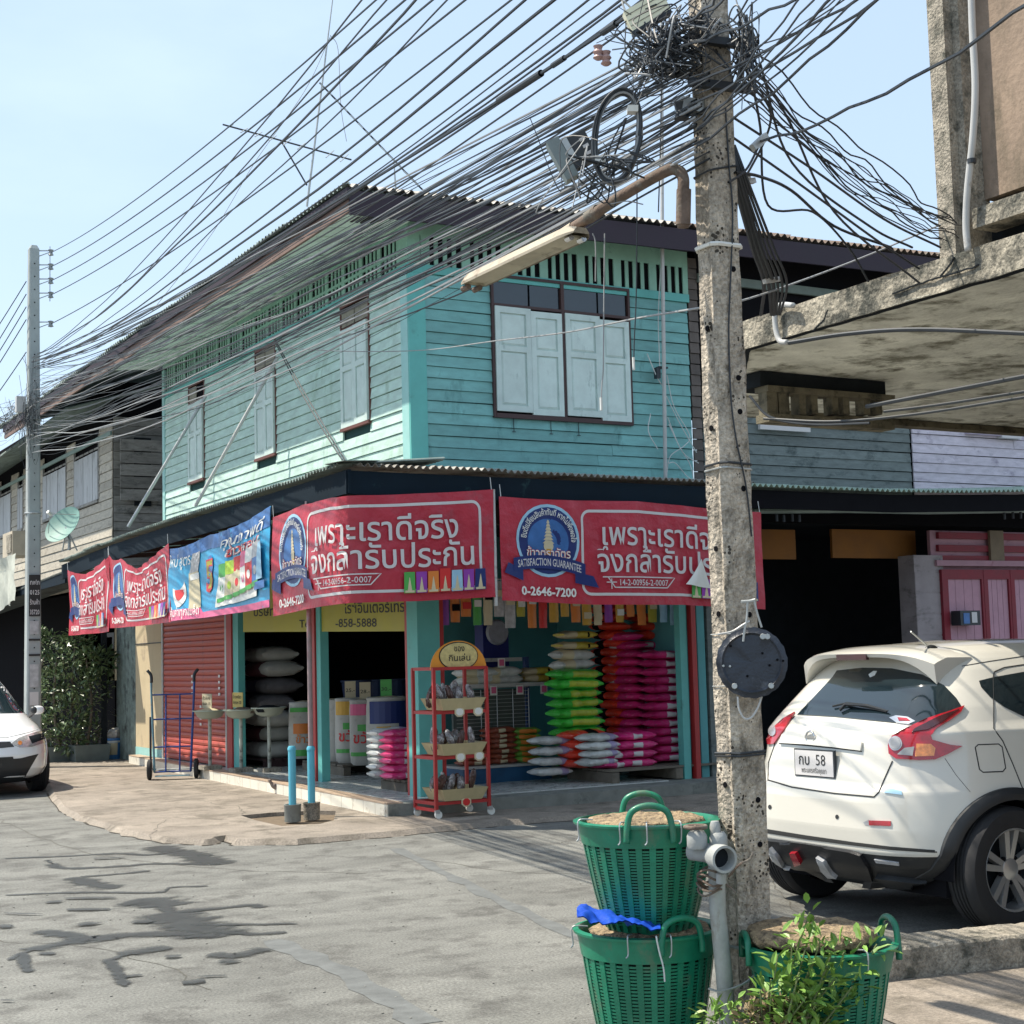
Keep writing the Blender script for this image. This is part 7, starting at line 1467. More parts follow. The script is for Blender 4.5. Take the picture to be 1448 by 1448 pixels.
class Car:
    """body lofted from horizontal slices; local axes: r right, f forward from the rear bumper (or backward from the nose), z up"""
    def __init__(s, O, fwd, lv, Lf, n=5., flare=None, wheel_f=(), wr=.4, bottom=.18):
        s.O = Vector(O); s.F = Vector(fwd).normalized(); s.R = Vector((s.F.y, -s.F.x, 0)); s.lv = lv; s.Lf = Lf; s.n = n; s.flare = flare; s.wf = wheel_f; s.wr = wr
    def W(s, r, f, z): return s.O+s.R*r+s.F*f+V(0, 0, z)
    def lev(s, z):
        L = s.lv
        for a, b in zip(L, L[1:]):
            if a[0] <= z <= b[0]:
                k = (z-a[0])/(b[0]-a[0]); return [a[i]*(1-k)+b[i]*k for i in range(1, 5)]
        return list(L[-1][1:]) if z > L[-1][0] else list(L[0][1:])
    def build(s, par, m, zmat, nv=46, nu=128, crown=.02):
        zs = []; L = [l[0] for l in s.lv]
        N_ = nv; zs = [L[0]+(L[-1]-L[0])*(i/N_) for i in range(N_+1)]
        zs = sorted(set([round(z, 4) for z in zs]+[round(z, 4) for z in L])); vs = []; s.zs = zs
        for z in zs:
            hw, rf, ff, nn = s.lev(z); mid = (rf+ff)/2
            for k in range(nu):
                a = 2*PI*(k+.5)/nu; c, sn = math.cos(a), math.sin(a); e = 2/nn
                r = hw*math.copysign(abs(c)**e, c); f = mid+(ff-rf)/2*math.copysign(abs(sn)**e, sn)
                if s.flare:
                    for wf in s.wf: g_ = math.exp(-((f-wf)/.46)**2)*math.exp(-((z-.62)/.26)**2); r += math.copysign(s.flare*g_*min(1, (abs(r)/hw)**3), r)
                vs.append((r, f, z))
        nz = len(zs); fs = []; ms = []
        for j in range(nz-1):
            for k in range(nu):
                idx = (j*nu+k, j*nu+(k+1) % nu, (j+1)*nu+(k+1) % nu, (j+1)*nu+k); cx = sum(vs[i][0] for i in idx)/4; cf = sum(vs[i][1] for i in idx)/4; cz = sum(vs[i][2] for i in idx)/4
                if abs(cx) > .5 and any((cf-wf)**2+(cz-.34)**2 < s.wr**2 for wf in s.wf): continue
                fs.append(idx); ms.append(zmat(cx, cf, cz))
        # crowned roof
        top = [(nz-1)*nu+k for k in range(nu)]; hw, rf, ff, nn = s.lev(zs[-1]); ci = len(vs); ring = top
        for q_ in (.6, .25):
            nr = []
            for i in top: r, f, z = vs[i]; m_ = (rf+ff)/2; vs.append((r*q_, m_+(f-m_)*q_, zs[-1]+crown*(1-q_**2))); nr.append(len(vs)-1)
            for k in range(nu): fs.append((ring[k], ring[(k+1) % nu], nr[(k+1) % nu], nr[k])); ms.append(0)
            ring = nr
        fs.append(tuple(ring)); ms.append(0); bt = [k for k in range(nu)][::-1]; fs.append(tuple(bt)); ms.append(1)
        mb = MB(); mb.v = [tuple(s.W(*v)) for v in vs]; mb.f = fs; mb.m = ms
        s.mb = mb; s.bvh = BVHTree.FromPolygons(mb.v, fs); o = part('body', mb, m, par, smooth=48)
        return o
    def hit(s, px, py):
        k = ray(px, py); h = s.bvh.ray_cast(CAM, k.normalized()); return (h[0], h[1]) if h[0] is not None else None
    def trace(s, pts, closed=True, step=3):
        out = []; P = pts+[pts[0]] if closed else pts
        for a, b in zip(P, P[1:]):
            n_ = max(1, int(math.hypot(b[0]-a[0], b[1]-a[1])/step)); out += [(a[0]+(b[0]-a[0])*k/n_, a[1]+(b[1]-a[1])*k/n_) for k in range(n_)]
        if not closed: out.append(P[-1])
        return out
    def patch(s, name, pts, m, par, off=.004, step=5, smooth=True, curve=0, rim=True):
        """outline traced on the photograph, laid on the body surface as a thin raised piece"""
        from mathutils.geometry import delaunay_2d_cdt
        if curve: pts = [(p.x, p.y) for p in spline([(*p, 0) for p in pts]+[(*pts[0], 0)], curve)][:-1]
        B = s.trace(pts, True, step); xs = [p[0] for p in B]; ys = [p[1] for p in B]
        def ins(x, y):
            c = False; j = len(B)-1
            for i in range(len(B)):
                if (B[i][1] > y) != (B[j][1] > y) and x < (B[j][0]-B[i][0])*(y-B[i][1])/(B[j][1]-B[i][1])+B[i][0]: c = not c
                j = i
            return c
        I = []; y = min(ys)+step*.5
        while y < max(ys):
            x = min(xs)+step*.5
            while x < max(xs):
                if ins(x, y) and min((x-p[0])**2+(y-p[1])**2 for p in B) > (step*.45)**2: I.append((x, y))
                x += step
            y += step
        n_ = len(B); co = [Vector(p) for p in B+I]
        vo_, _, fo, ov, _, _ = delaunay_2d_cdt(co, [(i, (i+1) % n_) for i in range(n_)], [], 0, 1e-4)
        P3 = []; last = None
        for v in vo_:
            h = s.hit(v.x, v.y)
            if h is None: P3.append(None)
            else: P3.append(h[0]+h[1]*off); last = P3[-1]
        # vertices whose ray misses (silhouette) take the nearest found point
        for i, p in enumerate(P3):
            if p is None:
                bj = min((j for j, q_ in enumerate(P3) if q_ is not None), key=lambda j: (vo_[j]-vo_[i]).length, default=None)
                P3[i] = P3[bj].copy() if bj is not None else V(0, 0, 0)
        F3 = []
        for f in fo:
            cx = sum(vo_[i].x for i in f)/len(f); cy = sum(vo_[i].y for i in f)/len(f)
            if ins(cx, cy): F3.append(tuple(f)[::-1])
        mb = MB(); mb.add(P3, F3)
        if rim and off > .003:
            bi = [min(range(len(vo_)), key=lambda j: (vo_[j]-Vector(p)).length) for p in B]; low = []
            for i in bi:
                d = (P3[i]-CAM).normalized(); h = s.hit(vo_[i].x, vo_[i].y); low.append(h[0]-h[1]*.002 if h else P3[i])
            k0 = len(mb.v); mb.v += [tuple(q_) for q_ in low]; mb.f += [(bi[i], bi[(i+1) % n_], k0+(i+1) % n_, k0+i) for i in range(n_)]; mb.m += [0]*n_
        return part(name, mb, m, par, smooth=40 if smooth else False)
    def line(s, name, pts, par, r=.0035, m=None, step=6, off=.0):
        P = []
        for p in s.trace(pts, False, step):
            h = s.hit(*p)
            if h: P.append(h[0]+h[1]*off)
        P2 = [P[0]] if P else []
        for p in P[1:]:
            if (p-P2[-1]).length > .004: P2.append(p)
        if len(P2) < 2: return None
        mb = MB(); mb.tube(P2, r, 5); return part(name, mb, m or seam, par)
    def wheel(s, par, r, f, side, m_rim, R=.335, w=.21, spokes=5):
        c = s.W(r, f, R); ax = s.R*side; up = V(0, 0, 1); fw_ = s.F; q = Matrix((fw_, up, ax)).transposed()
        def put(mb): mb.v = [tuple(c+q @ Vector(v)) for v in mb.v]; return mb
        mb = MB(); pr = [(R*.66, -w/2), (R*.93, -w/2), (R*.985, -w*.40), (R, -w*.30)]
        for k in (-.18, -.06, .06, .18): pr += [(R, w*(k-.035)), (R-.008, w*(k-.02)), (R-.008, w*(k+.02)), (R, w*(k+.035))]
        pr += [(R, w*.30), (R*.985, w*.40), (R*.93, w/2), (R*.80, w/2+.004), (R*.66, w*.46)]
        mb.lathe(pr, (0, 0, 0), 48, capb=False, capt=False); t_ = part('wheel', put(mb), M['rubber'], par, smooth=30)
        mb = MB(); mb.lathe([(R*.64, -w*.3), (R*.67, w*.42), (R*.655, w*.47), (R*.62, w*.42), (R*.60, -w*.1)], (0, 0, 0), 48, capb=False, capt=False); part('rim', put(mb), m_rim, t_, smooth=40)
        mb = MB(); mb.lathe([(0, -w*.12), (R*.61, -w*.12)], (0, 0, 0), 32, capb=False, capt=False); part('brake_disc', put(mb), M['dark'], t_)
        for k in range(spokes):
            for s2 in (-1, 1):
                a = 2*PI*k/spokes+.3; d = V(math.cos(a), math.sin(a), 0); n_ = V(-math.sin(a), math.cos(a), 0)
                mb = MB(); i0 = d*R*.12+n_*s2*R*.03; i1 = d*R*.63+n_*s2*R*.115; wv = n_*R*.045
                mb.add([i0-wv+V(0, 0, w*.28), i0+wv+V(0, 0, w*.28), i1+wv*1.2+V(0, 0, w*.40), i1-wv*1.2+V(0, 0, w*.40), i0-wv*1.2+V(0, 0, w*.1), i0+wv*1.2+V(0, 0, w*.1), i1+wv*1.4+V(0, 0, w*.2), i1-wv*1.4+V(0, 0, w*.2)], [(0, 1, 2, 3), (4, 7, 6, 5), (0, 4, 5, 1), (1, 5, 6, 2), (2, 6, 7, 3), (3, 7, 4, 0)]); part('spoke', put(mb), m_rim, t_)
        mb = MB(); mb.lathe([(R*.17, w*.1), (R*.17, w*.30), (R*.09, w*.34), (0, w*.34)], (0, 0, 0), 20, capb=False, capt=False); part('hub_cap', put(mb), m_rim, t_, smooth=40)
        for k in range(5): a = 2*PI*(k+.5)/5+.3; mb = MB(); mb.lathe([(.010, w*.2), (.010, w*.30), (0, w*.31)], (math.cos(a)*R*.21, math.sin(a)*R*.21, 0), 8, capb=False, capt=False); part('wheel_nut', put(mb), M['black'], t_)
        return t_
    def arch(s, par, f, r0, r1, m, side, out=.03):
        """dark cladding band round a wheel opening, and the well behind it"""
        mb = MB(); vs = []; N_ = 40
        for k in range(N_+1):
            a = -.35+(PI+.70)*k/N_
            for rr, dr_ in ((r0, -.05), (r0, out*.7), ((r0+r1)/2, out), (r1, out*.5), (r1, -.05)):
                ff = f+math.cos(a)*rr; z = .34+math.sin(a)*rr; hw, rf, f2, nn = s.lev(z); mid = (rf+f2)/2; t_ = min(.999, abs(ff-mid)/((f2-rf)/2)); lat = hw*(1-t_**nn)**(1/nn)
                g_ = (s.flare or 0)*math.exp(-((ff-f)/.46)**2)*math.exp(-((z-.62)/.26)**2); vs.append(s.W(side*(lat+g_+dr_), ff, z))
        mb.add(vs, [(5*k+i, 5*k+i+1, 5*k+6+i, 5*k+5+i) for k in range(N_) for i in range(4)]); part('wheel_arch', mb, m, par, smooth=40)
        mb = MB(); vs = []
        for k in range(25):
            a = -.12+(PI+.24)*k/24
            for lat in (.80, .45): vs.append(s.W(side*lat, f+math.cos(a)*(r0+.01), .34+math.sin(a)*(r0+.01)))
        mb.add(vs, [(2*k, 2*k+1, 2*k+3, 2*k+2) for k in range(24)]+[tuple(2*k+1 for k in range(25))]); part('wheel_well', mb, M['black'], par)
suv = thing('parked_car', 'pearl white compact SUV parked with its tail to the street under the slab', 'car', (5.8, 6.8, 0))
SL = [(.20, .66, .30, 3.9, 4), (.27, .78, .16, 4.0, 4.5), (.36, .85, .06, 4.08, 5), (.44, .878, .015, 4.12, 5), (.56, .882, .0, 4.13, 4.6), (.70, .882, .005, 4.13, 4.4), (.76, .88, .015, 4.12, 4.4), (.80, .878, .045, 4.10, 4.4), (.90, .876, .065, 4.05, 4.2), (1.0, .868, .085, 3.9, 4.2), (1.07, .845, .12, 3.3, 4.4),
      (1.12, .80, .18, 2.95, 4.8), (1.20, .76, .27, 2.82, 5), (1.30, .70, .37, 2.62, 5), (1.40, .63, .47, 2.40, 5), (1.46, .575, .53, 2.25, 5), (1.50, .53, .58, 2.1, 4.6), (1.53, .47, .68, 1.95, 4), (1.552, .37, .88, 1.75, 3.4)]
FW_R = .64
sc_ = Car((5.8, 6.8, 0), (1, 0, 0), SL, 4.1, flare=.035, wheel_f=(FW_R, 3.2), wr=.385)
body = sc_.build(suv, [carw, clad], lambda r, f, z: 1 if z < .43+.0*abs(r) else 0, nv=60, nu=150)
for f in (FW_R, 3.2):
    for sd_ in (1, -1): sc_.arch(suv, f, .365, .43, clad, sd_); sc_.wheel(suv, sd_*.775, f, sd_, mat('alloy_silver', (.55, .55, .55), .3, .08, 5, 0, metal=.75))
mb = MB(); mb.box(6.1, 9.6, 6.1, 7.5, .20, .30); part('underbody', mb, M['black'], suv)
def suvp(n_, pts, m, **k): return sc_.patch(n_, pts, m, suv, **k)
glass = suvp('rear_window', [(1128, 1011), (1150, 988), (1178, 958), (1184, 949), (1220, 945), (1262, 946), (1305, 955), (1335, 970), (1352, 988), (1360, 1001), (1330, 1015), (1300, 1030), (1293, 1025), (1240, 1020), (1180, 1014)], cgl, off=.006)
suvp('window_sun_reflection', [], cgl) if False else None
# tail lamps
tl = suvp('tail_lamp', [(1363, 999), (1345, 1006), (1310, 1018), (1285, 1030), (1263, 1041), (1257, 1054), (1258, 1066), (1268, 1073), (1300, 1075), (1322, 1074), (1340, 1066), (1360, 1055), (1343, 1053), (1318, 1046), (1316, 1040), (1325, 1030), (1345, 1018), (1358, 1008)], lred, off=.014, step=4)
def sub(n_, pts, m, par, off=.018, **k): return sc_.patch(n_, pts, m, par, off=off, step=3, **k)
circ = lambda cx, cy, rx, ry=None, n_=20: [(cx+rx*math.cos(2*PI*k/n_), cy+(ry or rx)*math.sin(2*PI*k/n_)) for k in range(n_)]
sub('reverse_lens', circ(1268, 1052, 9, 10), lclr, tl, .022); sub('lens_ring', circ(1268, 1052, 7, 7.6), M['silver'], tl, .025)
sub('amber_lens', [(1296, 1052), (1316, 1052), (1322, 1058), (1320, 1069), (1294, 1070)], lamb, tl, .019); sub('grey_lens', [(1280, 1058), (1293, 1056), (1291, 1069), (1270, 1067)], M['silver'], tl, .019)
sub('dark_lens', [(1355, 1005), (1330, 1014), (1295, 1032), (1290, 1037), (1312, 1034), (1335, 1021)], mat('dark_red_lens', (.05, .008, .012), .15, coat=1.), tl, .019)
tl2 = suvp('tail_lamp', [(1125, 1008), (1108, 1018), (1092, 1033), (1086, 1046), (1088, 1053), (1096, 1052), (1106, 1038), (1118, 1020)], lred, off=.012, step=4)
sub('reverse_lens', circ(1095, 1035, 5, 7), lclr, tl2, .018)
# tailgate edges, number plate recess, plate
suvp('tailgate_handle_panel', [(1120, 1031), (1150, 1030), (1190, 1034), (1214, 1040), (1221, 1050), (1219, 1062), (1180, 1057), (1140, 1053), (1104, 1051), (1108, 1040)], carw, off=.016, step=5)
sc_.line('panel_gap', [(1102, 1051), (1140, 1054), (1180, 1058), (1219, 1062.5)], suv, .004)
sc_.line('panel_gap', [(1124, 1013), (1100, 1040), (1087, 1078), (1086, 1103), (1120, 1113), (1180, 1122), (1236, 1127), (1243, 1120), (1250, 1103), (1262, 1076)], suv, .0045)
pc = [(1131, 1060), (1184, 1062), (1180, 1099), (1126, 1097)]
H4 = [sc_.hit(*p)[0] for p in pc]; cen = sum(H4, V(0, 0, 0))/4; nrm_ = -sc_.F
pw_, ph_ = .17, .078
cen = sc_.hit(1155, 1079)[0]-sc_.F*.012
pr_, pu_ = sc_.R, V(0, 0, 1); pn = -sc_.F
mb = MB(); mb.obox(cen, pr_*pw_, pu_*ph_*1.0, pn*.008); pl_ = part('number_plate', mb, M['cable'], suv)
mb = MB(); mb.obox(cen+pn*.0095, pr_*(pw_-.008), pu_*(ph_-.008), pn*.0015); part('plate_face', mb, M['lettergrey'], pl_)
fpl = lambda u, v: cen+pn*.013+pr_*(u-pw_)+pu_*(v-ph_)
text_on('plate_characters', 'กบ', pl_, M['signblk'], fpl, .045, .135, .068, h=.085); text_on('plate_characters', '58', pl_, M['signblk'], fpl, .19, .27, .068, h=.088, off=-.004); text_on('plate_characters', 'พระนครศรีอยุธยา', pl_, M['signblk'], fpl, .065, .275, .024, h=.04, off=0)
# badge: chrome ring with a crossbar (no lettering)
ce = sc_.hit(1150, 1042)[0]-sc_.F*.022; mb = MB(); mb.tube([ce+pr_*math.cos(a)*.036+pu_*math.sin(a)*.033 for a in [k*PI/12 for k in range(25)]], .006, 8); part('badge', mb, M['chrome'], suv, smooth=True)
mb = MB(); mb.obox(ce, pr_*.042, pu_*.008, pn*.006); part('badge', mb, M['chrome'], suv)
suvp('blue_badge', [(1252, 1117), (1258, 1115), (1275, 1119), (1276, 1124), (1251, 1121)], M['skyb'], off=.006, step=3)
suvp('reflector', [(1229, 1160), (1260, 1161), (1260, 1168), (1230, 1167)], lred, off=.006, step=4)
suvp('reflector_recess', [(1221, 1163), (1229, 1159), (1229, 1167), (1223, 1166)], M['silver'], off=.003, step=3)
for p in ((1089, 1141), (1184, 1155)): suvp('parking_sensor', circ(*p, 2.5, 3.2, 10), clad, off=.003, step=2)
sc_.line('panel_gap', [(1083, 1176), (1140, 1184), (1210, 1194), (1262, 1200), (1325, 1205)], suv, .004)
suvp('bumper_shadow_line', [(1084, 1172), (1140, 1181), (1210, 1191), (1260, 1197), (1322, 1202), (1322, 1206), (1260, 1202), (1210, 1196), (1140, 1187), (1084, 1178)], seam, off=.003)
# lower diffuser: raised centre with silver fins and red fog lamp
suvp('diffuser', [(1083, 1185), (1140, 1192), (1205, 1202), (1219, 1207), (1230, 1224), (1236, 1242), (1170, 1232), (1110, 1222), (1092, 1212)], mat('satin_black', (.014, .014, .016), .35), off=.025)
for pts in ([(1096, 1193), (1104, 1203), (1113, 1218), (1122, 1221), (1110, 1221), (1100, 1212), (1096, 1202)], [(1161, 1206), (1171, 1212), (1180, 1226), (1188, 1233), (1176, 1232), (1166, 1222)]): suvp('silver_fin', pts, M['silver'], off=.05, step=3)
suvp('rear_fog_lamp', [(1124, 1200), (1132, 1200), (1138, 1213), (1129, 1216)], lred, off=.05, step=3)
suvp('bumper_slot', [(1237, 1214), (1271, 1219), (1272, 1223), (1240, 1219)], M['silver'], off=.01, step=3); suvp('skid_lip', [(1240, 1236), (1300, 1243), (1330, 1240), (1330, 1252), (1260, 1250)], clad, off=.03)
# side glass, fuel flap, gaps
suvp('side_window', [(1384, 963), (1404, 958), (1460, 948), (1460, 1019), (1440, 1010), (1420, 1000), (1400, 986), (1387, 972)], cgl, off=.003)
sc_.line('panel_gap', [(1460, 938), (1420, 944), (1406, 950), (1404, 960), (1405, 1000), (1405, 1030), (1418, 1048), (1432, 1080), (1446, 1115)], suv, .004)
sc_.line('fuel_flap_gap', [(1379, 1057), (1383, 1053), (1412, 1052), (1417, 1056), (1422, 1086), (1418, 1091), (1390, 1092), (1385, 1088), (1379, 1057)], suv, .0035)
sc_.line('panel_gap', [(1360, 942), (1400, 935), (1460, 926)], suv, .003)
sc_.line('panel_gap', [(1336, 1072), (1352, 1096), (1372, 1120)], suv, .0015)
# spoiler wing
def Wl(r, f, z): return sc_.W(r, f, z)
mb = MB(); vs = []; NS = 24
for k in range(NS+1):
    t_ = k/NS*2-1; r = .545*t_; e = abs(t_)**5; bow = .06*(1-t_*t_)
    yr = .40-bow+.05*e; zt_ = 1.515-.012*t_*t_-.055*e
    vs += [Wl(r, .74, 1.552-.055*t_*t_-.03*e), Wl(r, .55, 1.545-.035*t_*t_-.04*e), Wl(r, yr+.03, zt_), Wl(r, yr, zt_-.014), Wl(r, yr+.012, zt_-.034-.09*e), Wl(r*.985, .52+.0*e, 1.475-.14*e), Wl(r*.96, .62, 1.46-.12*e)]
mb.add(vs, [(7*k+i, 7*k+i+1, 7*k+8+i, 7*k+7+i) for k in range(NS) for i in range(6)]+[tuple(range(7)), tuple(7*NS+i for i in range(7))[::-1]]); part('spoiler', mb, carw, suv, smooth=45)
q = Wl(0, .352, 1.482); mb = MB(); mb.obox(q, sc_.R*.125, V(0, 0, .016), sc_.F*.012); part('high_brake_lamp', mb, mat('dark_red_lens', (.05, .008, .012), .15), suv)
# wiper and aerial, sticker and reflection card in the rear window
def over(px, py, off): h = sc_.hit(px, py); return h[0]+h[1]*off
mb = MB(); mb.tube([over(1190, 1008, .02), over(1200, 1001, .03), over(1230, 1003, .03), over(1258, 1009, .02)], [.010, .012, .008, .004], 6); part('wiper', mb, clad, suv); 
mb = MB(); mb.tube([over(1180, 1002, .018), over(1200, 998, .022), (over(1256, 1009, .016))], .006, 5); part('wiper', mb, clad, suv)
suvp('window_sticker', [(1229, 955), (1236, 950), (1241, 950), (1238, 956), (1231, 959)], M['white'], off=.008, step=2)
suvp('oval_sticker', [(1258, 1016), (1268, 1013), (1284, 1015), (1295, 1021), (1285, 1025), (1268, 1023)], M['chrome'], off=.009, step=2); suvp('oval_sticker', [(1270, 1016), (1283, 1017), (1288, 1021), (1272, 1021)], lred, off=.011, step=2)
h = sc_.bvh.ray_cast(Wl(-.05, 1.0, 3), V(0, 0, -1))[0]; 
ab_ = sc_.hit(1317, 921); a0 = ab_[0] if ab_ else h
mb = MB(); mb.blob(a0+V(0, 0, .01), (.05, .025, .028), 10, 6); ant = part('aerial_base', mb, clad, suv, smooth=True); mb = MB(); mb.tube([a0+V(-.01, 0, .02), at(1288, 893, d=(a0-CAM).dot(FW)-.12)], .005, 6); part('aerial_rod', mb, M['steel'], ant)
# ------------------------------------------------------------------ second car, front end at the left edge
s2 = thing('parked_car', 'white sedan nose cut off by the left edge, parked by the pavement', 'car', (3.72, 19.2, 0))
L2 = [(.16, .70, .25, 4.2, 4), (.24, .82, .08, 4.3, 4.5), (.34, .85, .03, 4.35, 5), (.50, .865, .0, 4.4, 4.6), (.60, .865, .02, 4.4, 4.4), (.68, .862, .07, 4.38, 4.2), (.75, .855, .18, 4.35, 4.2), (.82, .845, .38, 4.3, 4.2), (.89, .825, .72, 4.25, 4.4), (.95, .80, 1.0, 4.15, 4.6), (1.0, .77, 1.15, 4.0, 5), (1.1, .72, 1.38, 3.6, 5), (1.2, .675, 1.58, 3.4, 5), (1.3, .63, 1.78, 3.2, 5), (1.38, .585, 1.96, 3.0, 4.5), (1.43, .52, 2.12, 2.9, 4), (1.455, .40, 2.3, 2.7, 3.4)]
c2 = Car((3.72, 19.2, 0), (0, 1, 0), L2, 4.4, flare=.02, wheel_f=(.82, 3.4), wr=.35)
c2.build(s2, [carw2, clad], lambda r, f, z: 1 if z < .22 else 0, nv=50, nu=120)
for f in (.82, 3.4):
    for sd_ in (1, -1): c2.arch(s2, f, .325, .345, carw2, sd_, out=.012); c2.wheel(s2, sd_*.76, f, sd_, MATS['alloy_silver'], R=.31, w=.19)
mb = MB(); mb.box(3.0, 4.4, 19.5, 23.3, .17, .28); part('underbody', mb, M['black'], s2)
def P2(n_, pts, m, par=None, **k): return c2.patch(n_, pts, m, par or s2, step=k.pop('step', 4), **k)
P2('windscreen', [(-30, 972), (4, 964), (20, 972), (33, 990), (43, 1008), (-30, 1010)], cgl, off=.003)
hl2 = P2('headlamp', [(15, 1052), (26, 1044), (45, 1037), (60, 1033), (66, 1045), (64, 1050), (45, 1056), (28, 1057)], lclr, off=.008, step=3); P2('lamp_bulb', circ(28, 1051, 3, 3, 10), lamb, hl2, off=.012, step=2); P2('lamp_shade', [(40, 1042), (60, 1037), (63, 1045), (45, 1052)], M['dark'], hl2, off=.010, step=3)
P2('grille', [(-20, 1050), (14, 1049), (20, 1056), (-20, 1060)], clad, off=.006, step=3); P2('grille_bar', [(-20, 1072), (18, 1070), (20, 1075), (-20, 1077)], clad, off=.006, step=3)
P2('lower_grille', [(-20, 1076), (30, 1072), (54, 1066), (40, 1090), (28, 1112), (-20, 1114)], clad, off=.005); P2('fog_lamp_surround', [(68, 1072), (70, 1092), (64, 1103), (54, 1106), (60, 1090)], clad, off=.005, step=3)
P2('bumper_chrome', [(-20, 1108), (26, 1108), (22, 1115), (-20, 1116)], carw2, off=.02, step=3)
c2.line('panel_gap', [(-20, 1042), (10, 1043), (40, 1036), (60, 1030)], s2, .004)
mc = at(53, 1004, d=19.4); mb = MB(); mb.tube([mc, at(41, 1013, d=19.6)], .025, 6); part('mirror_arm', mb, clad, s2); mb = MB(); mb.blob(mc, (.085, .05, .055), 12, 8, pw=.8); part('door_mirror', mb, carw2, s2, smooth=True); mb = MB(); mb.blob(mc+V(-.04, .0, .0), (.055, .052, .05), 12, 8, pw=.8); part('door_mirror', mb, clad, s2, smooth=True)
# ================================================================== BASKETS AND THE FOREGROUND PLANT
bgr = mat('green_basket_plastic', (.008, .19, .105), .42, .28, 6, .1, rnd=.12, dirt_or_sheen=((.09, .16, .10), .42, 7, .7), coat=.1)
dry = mat('dried_leaf_lid', (.34, .25, .15), .85, .5, 22, 1., fine=60, dirt_or_sheen=((.055, .04, .028), .52, 26, 3), bdist=.02)
cb = [None]
def basket(name, c, R1, R0, H, label, full=True):
    """open lattice basket: solid rim band, 44 ribs crossed by rows of flat weave with slots between"""
    t = thing(name, label, 'basket', c); c = Vector(c)
    rad = lambda z: R0+(R1-R0)*(z/H)**.72
    mb = MB(); mb.lathe([(rad(H*.80), H*.80), (rad(H*.82)+.008, H*.80), (R1+.004, H*.90), (R1+.012, H*.975), (R1+.024, H*.98), (R1+.026, H), (R1+.004, H+.004), (R1-.006, H*.97), (rad(H*.80)-.004, H*.80)], c, 64, capb=False, capt=False); part('rim', mb, bgr, t, smooth=35)
    mb = MB(); mb.lathe([(0, .0), (R0, 0), (R0+.004, .03), (R0-.004, .03)], c, 48, capb=False, capt=False); part('base', mb, bgr, t, smooth=35)
    nr = 30; rib = None
    for k in range(nr):
        a = 2*PI*k/nr; da = PI/nr*.46; mb = MB(); vs = []
        for j in range(11):
            z = .01+(H*.81-.01)*j/10; r = rad(z)
            for (dr_, s_) in ((.006, -1), (.006, 1), (-.003, 1), (-.003, -1)): vs.append(V(math.cos(a+da*s_)*(r+dr_), math.sin(a+da*s_)*(r+dr_), z))
        mb.add([c+v for v in vs], [(j*4+i, j*4+(i+1) % 4, (j+1)*4+(i+1) % 4, (j+1)*4+i) for j in range(10) for i in range(4)]); part('rib', mb, bgr, t, smooth=40)
    mb = MB(); nrow = 26
    for j in range(nrow):
        z0 = .035+(H*.80-.04)*j/nrow; z1 = z0+(H*.80-.04)/nrow*.62; N_ = 60; vs = []
        for k in range(N_):
            a = 2*PI*k/N_; w = .002*math.sin(a*nr+j*PI)
            for (z, dr_) in ((z0, .003+w), (z1, .003+w), (z1, -.001+w), (z0, -.001+w)): r = rad(z)+dr_; vs.append(c+V(math.cos(a)*r, math.sin(a)*r, z))
        mb.add(vs, [(k*4+i, ((k+1) % N_)*4+i, ((k+1) % N_)*4+(i+1) % 4, k*4+(i+1) % 4) for k in range(N_) for i in range(4)])
    part('weave', mb, bgr, t, kind='stuff', smooth=40)
    # inner liner shadow (goods fill the basket)
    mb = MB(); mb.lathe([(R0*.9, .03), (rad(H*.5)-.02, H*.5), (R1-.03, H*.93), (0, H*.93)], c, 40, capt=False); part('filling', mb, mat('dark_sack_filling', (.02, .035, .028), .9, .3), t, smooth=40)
    return t
def handle(t, c, R1, H, ang, hh=.085):
    c = Vector(c); e = V(-math.sin(ang), math.cos(ang), 0); o = c+V(math.cos(ang)*(R1+.012), math.sin(ang)*(R1+.012), H-.01)
    mb = MB(); mb.tube(spline([o-e*.088+V(0, 0, -.05), o-e*.085, o-e*.065+V(0, 0, hh*.75), o+V(0, 0, hh), o+e*.065+V(0, 0, hh*.75), o+e*.085, o+e*.088+V(0, 0, -.05)], 6), .0125, 10); part('handle', mb, bgr, t, smooth=True)
def lid(c, R, th, label, seed):
    c = Vector(c); mb = MB(); N_ = 40; vs = []
    prof = [(0, th), (.4, th*1.02), (.8, th*.95), (.95, th*.7), (1, th*.3), (.96, 0), (0, -.01)]
    for r, h in prof:
        for k in range(N_): a = 2*PI*k/N_; vs.append(c+V(math.cos(a)*R*r, math.sin(a)*R*r, h)*1.0+V(0, 0, .014*noise.noise(V(math.cos(a)*r*5+seed, math.sin(a)*r*5, 0))+.008*noise.noise(V(math.cos(a)*r*16+seed, math.sin(a)*r*16, 0)))+V(math.cos(a), math.sin(a), 0)*(.02*noise.noise(V(a*2, seed, 0)) if r > .7 else 0))
    mb.add(vs, [(j*N_+k, (j+1)*N_+k, (j+1)*N_+(k+1) % N_, j*N_+(k+1) % N_) for j in range(len(prof)-1) for k in range(N_)]); return solo('dried_leaf_lid', mb, dry, label, 'lid', 'dried matted basket lids', smooth=True, loc=c)
D3 = 5.95
def bc_at(px, py, d=D3): return at(px, py, d=d)
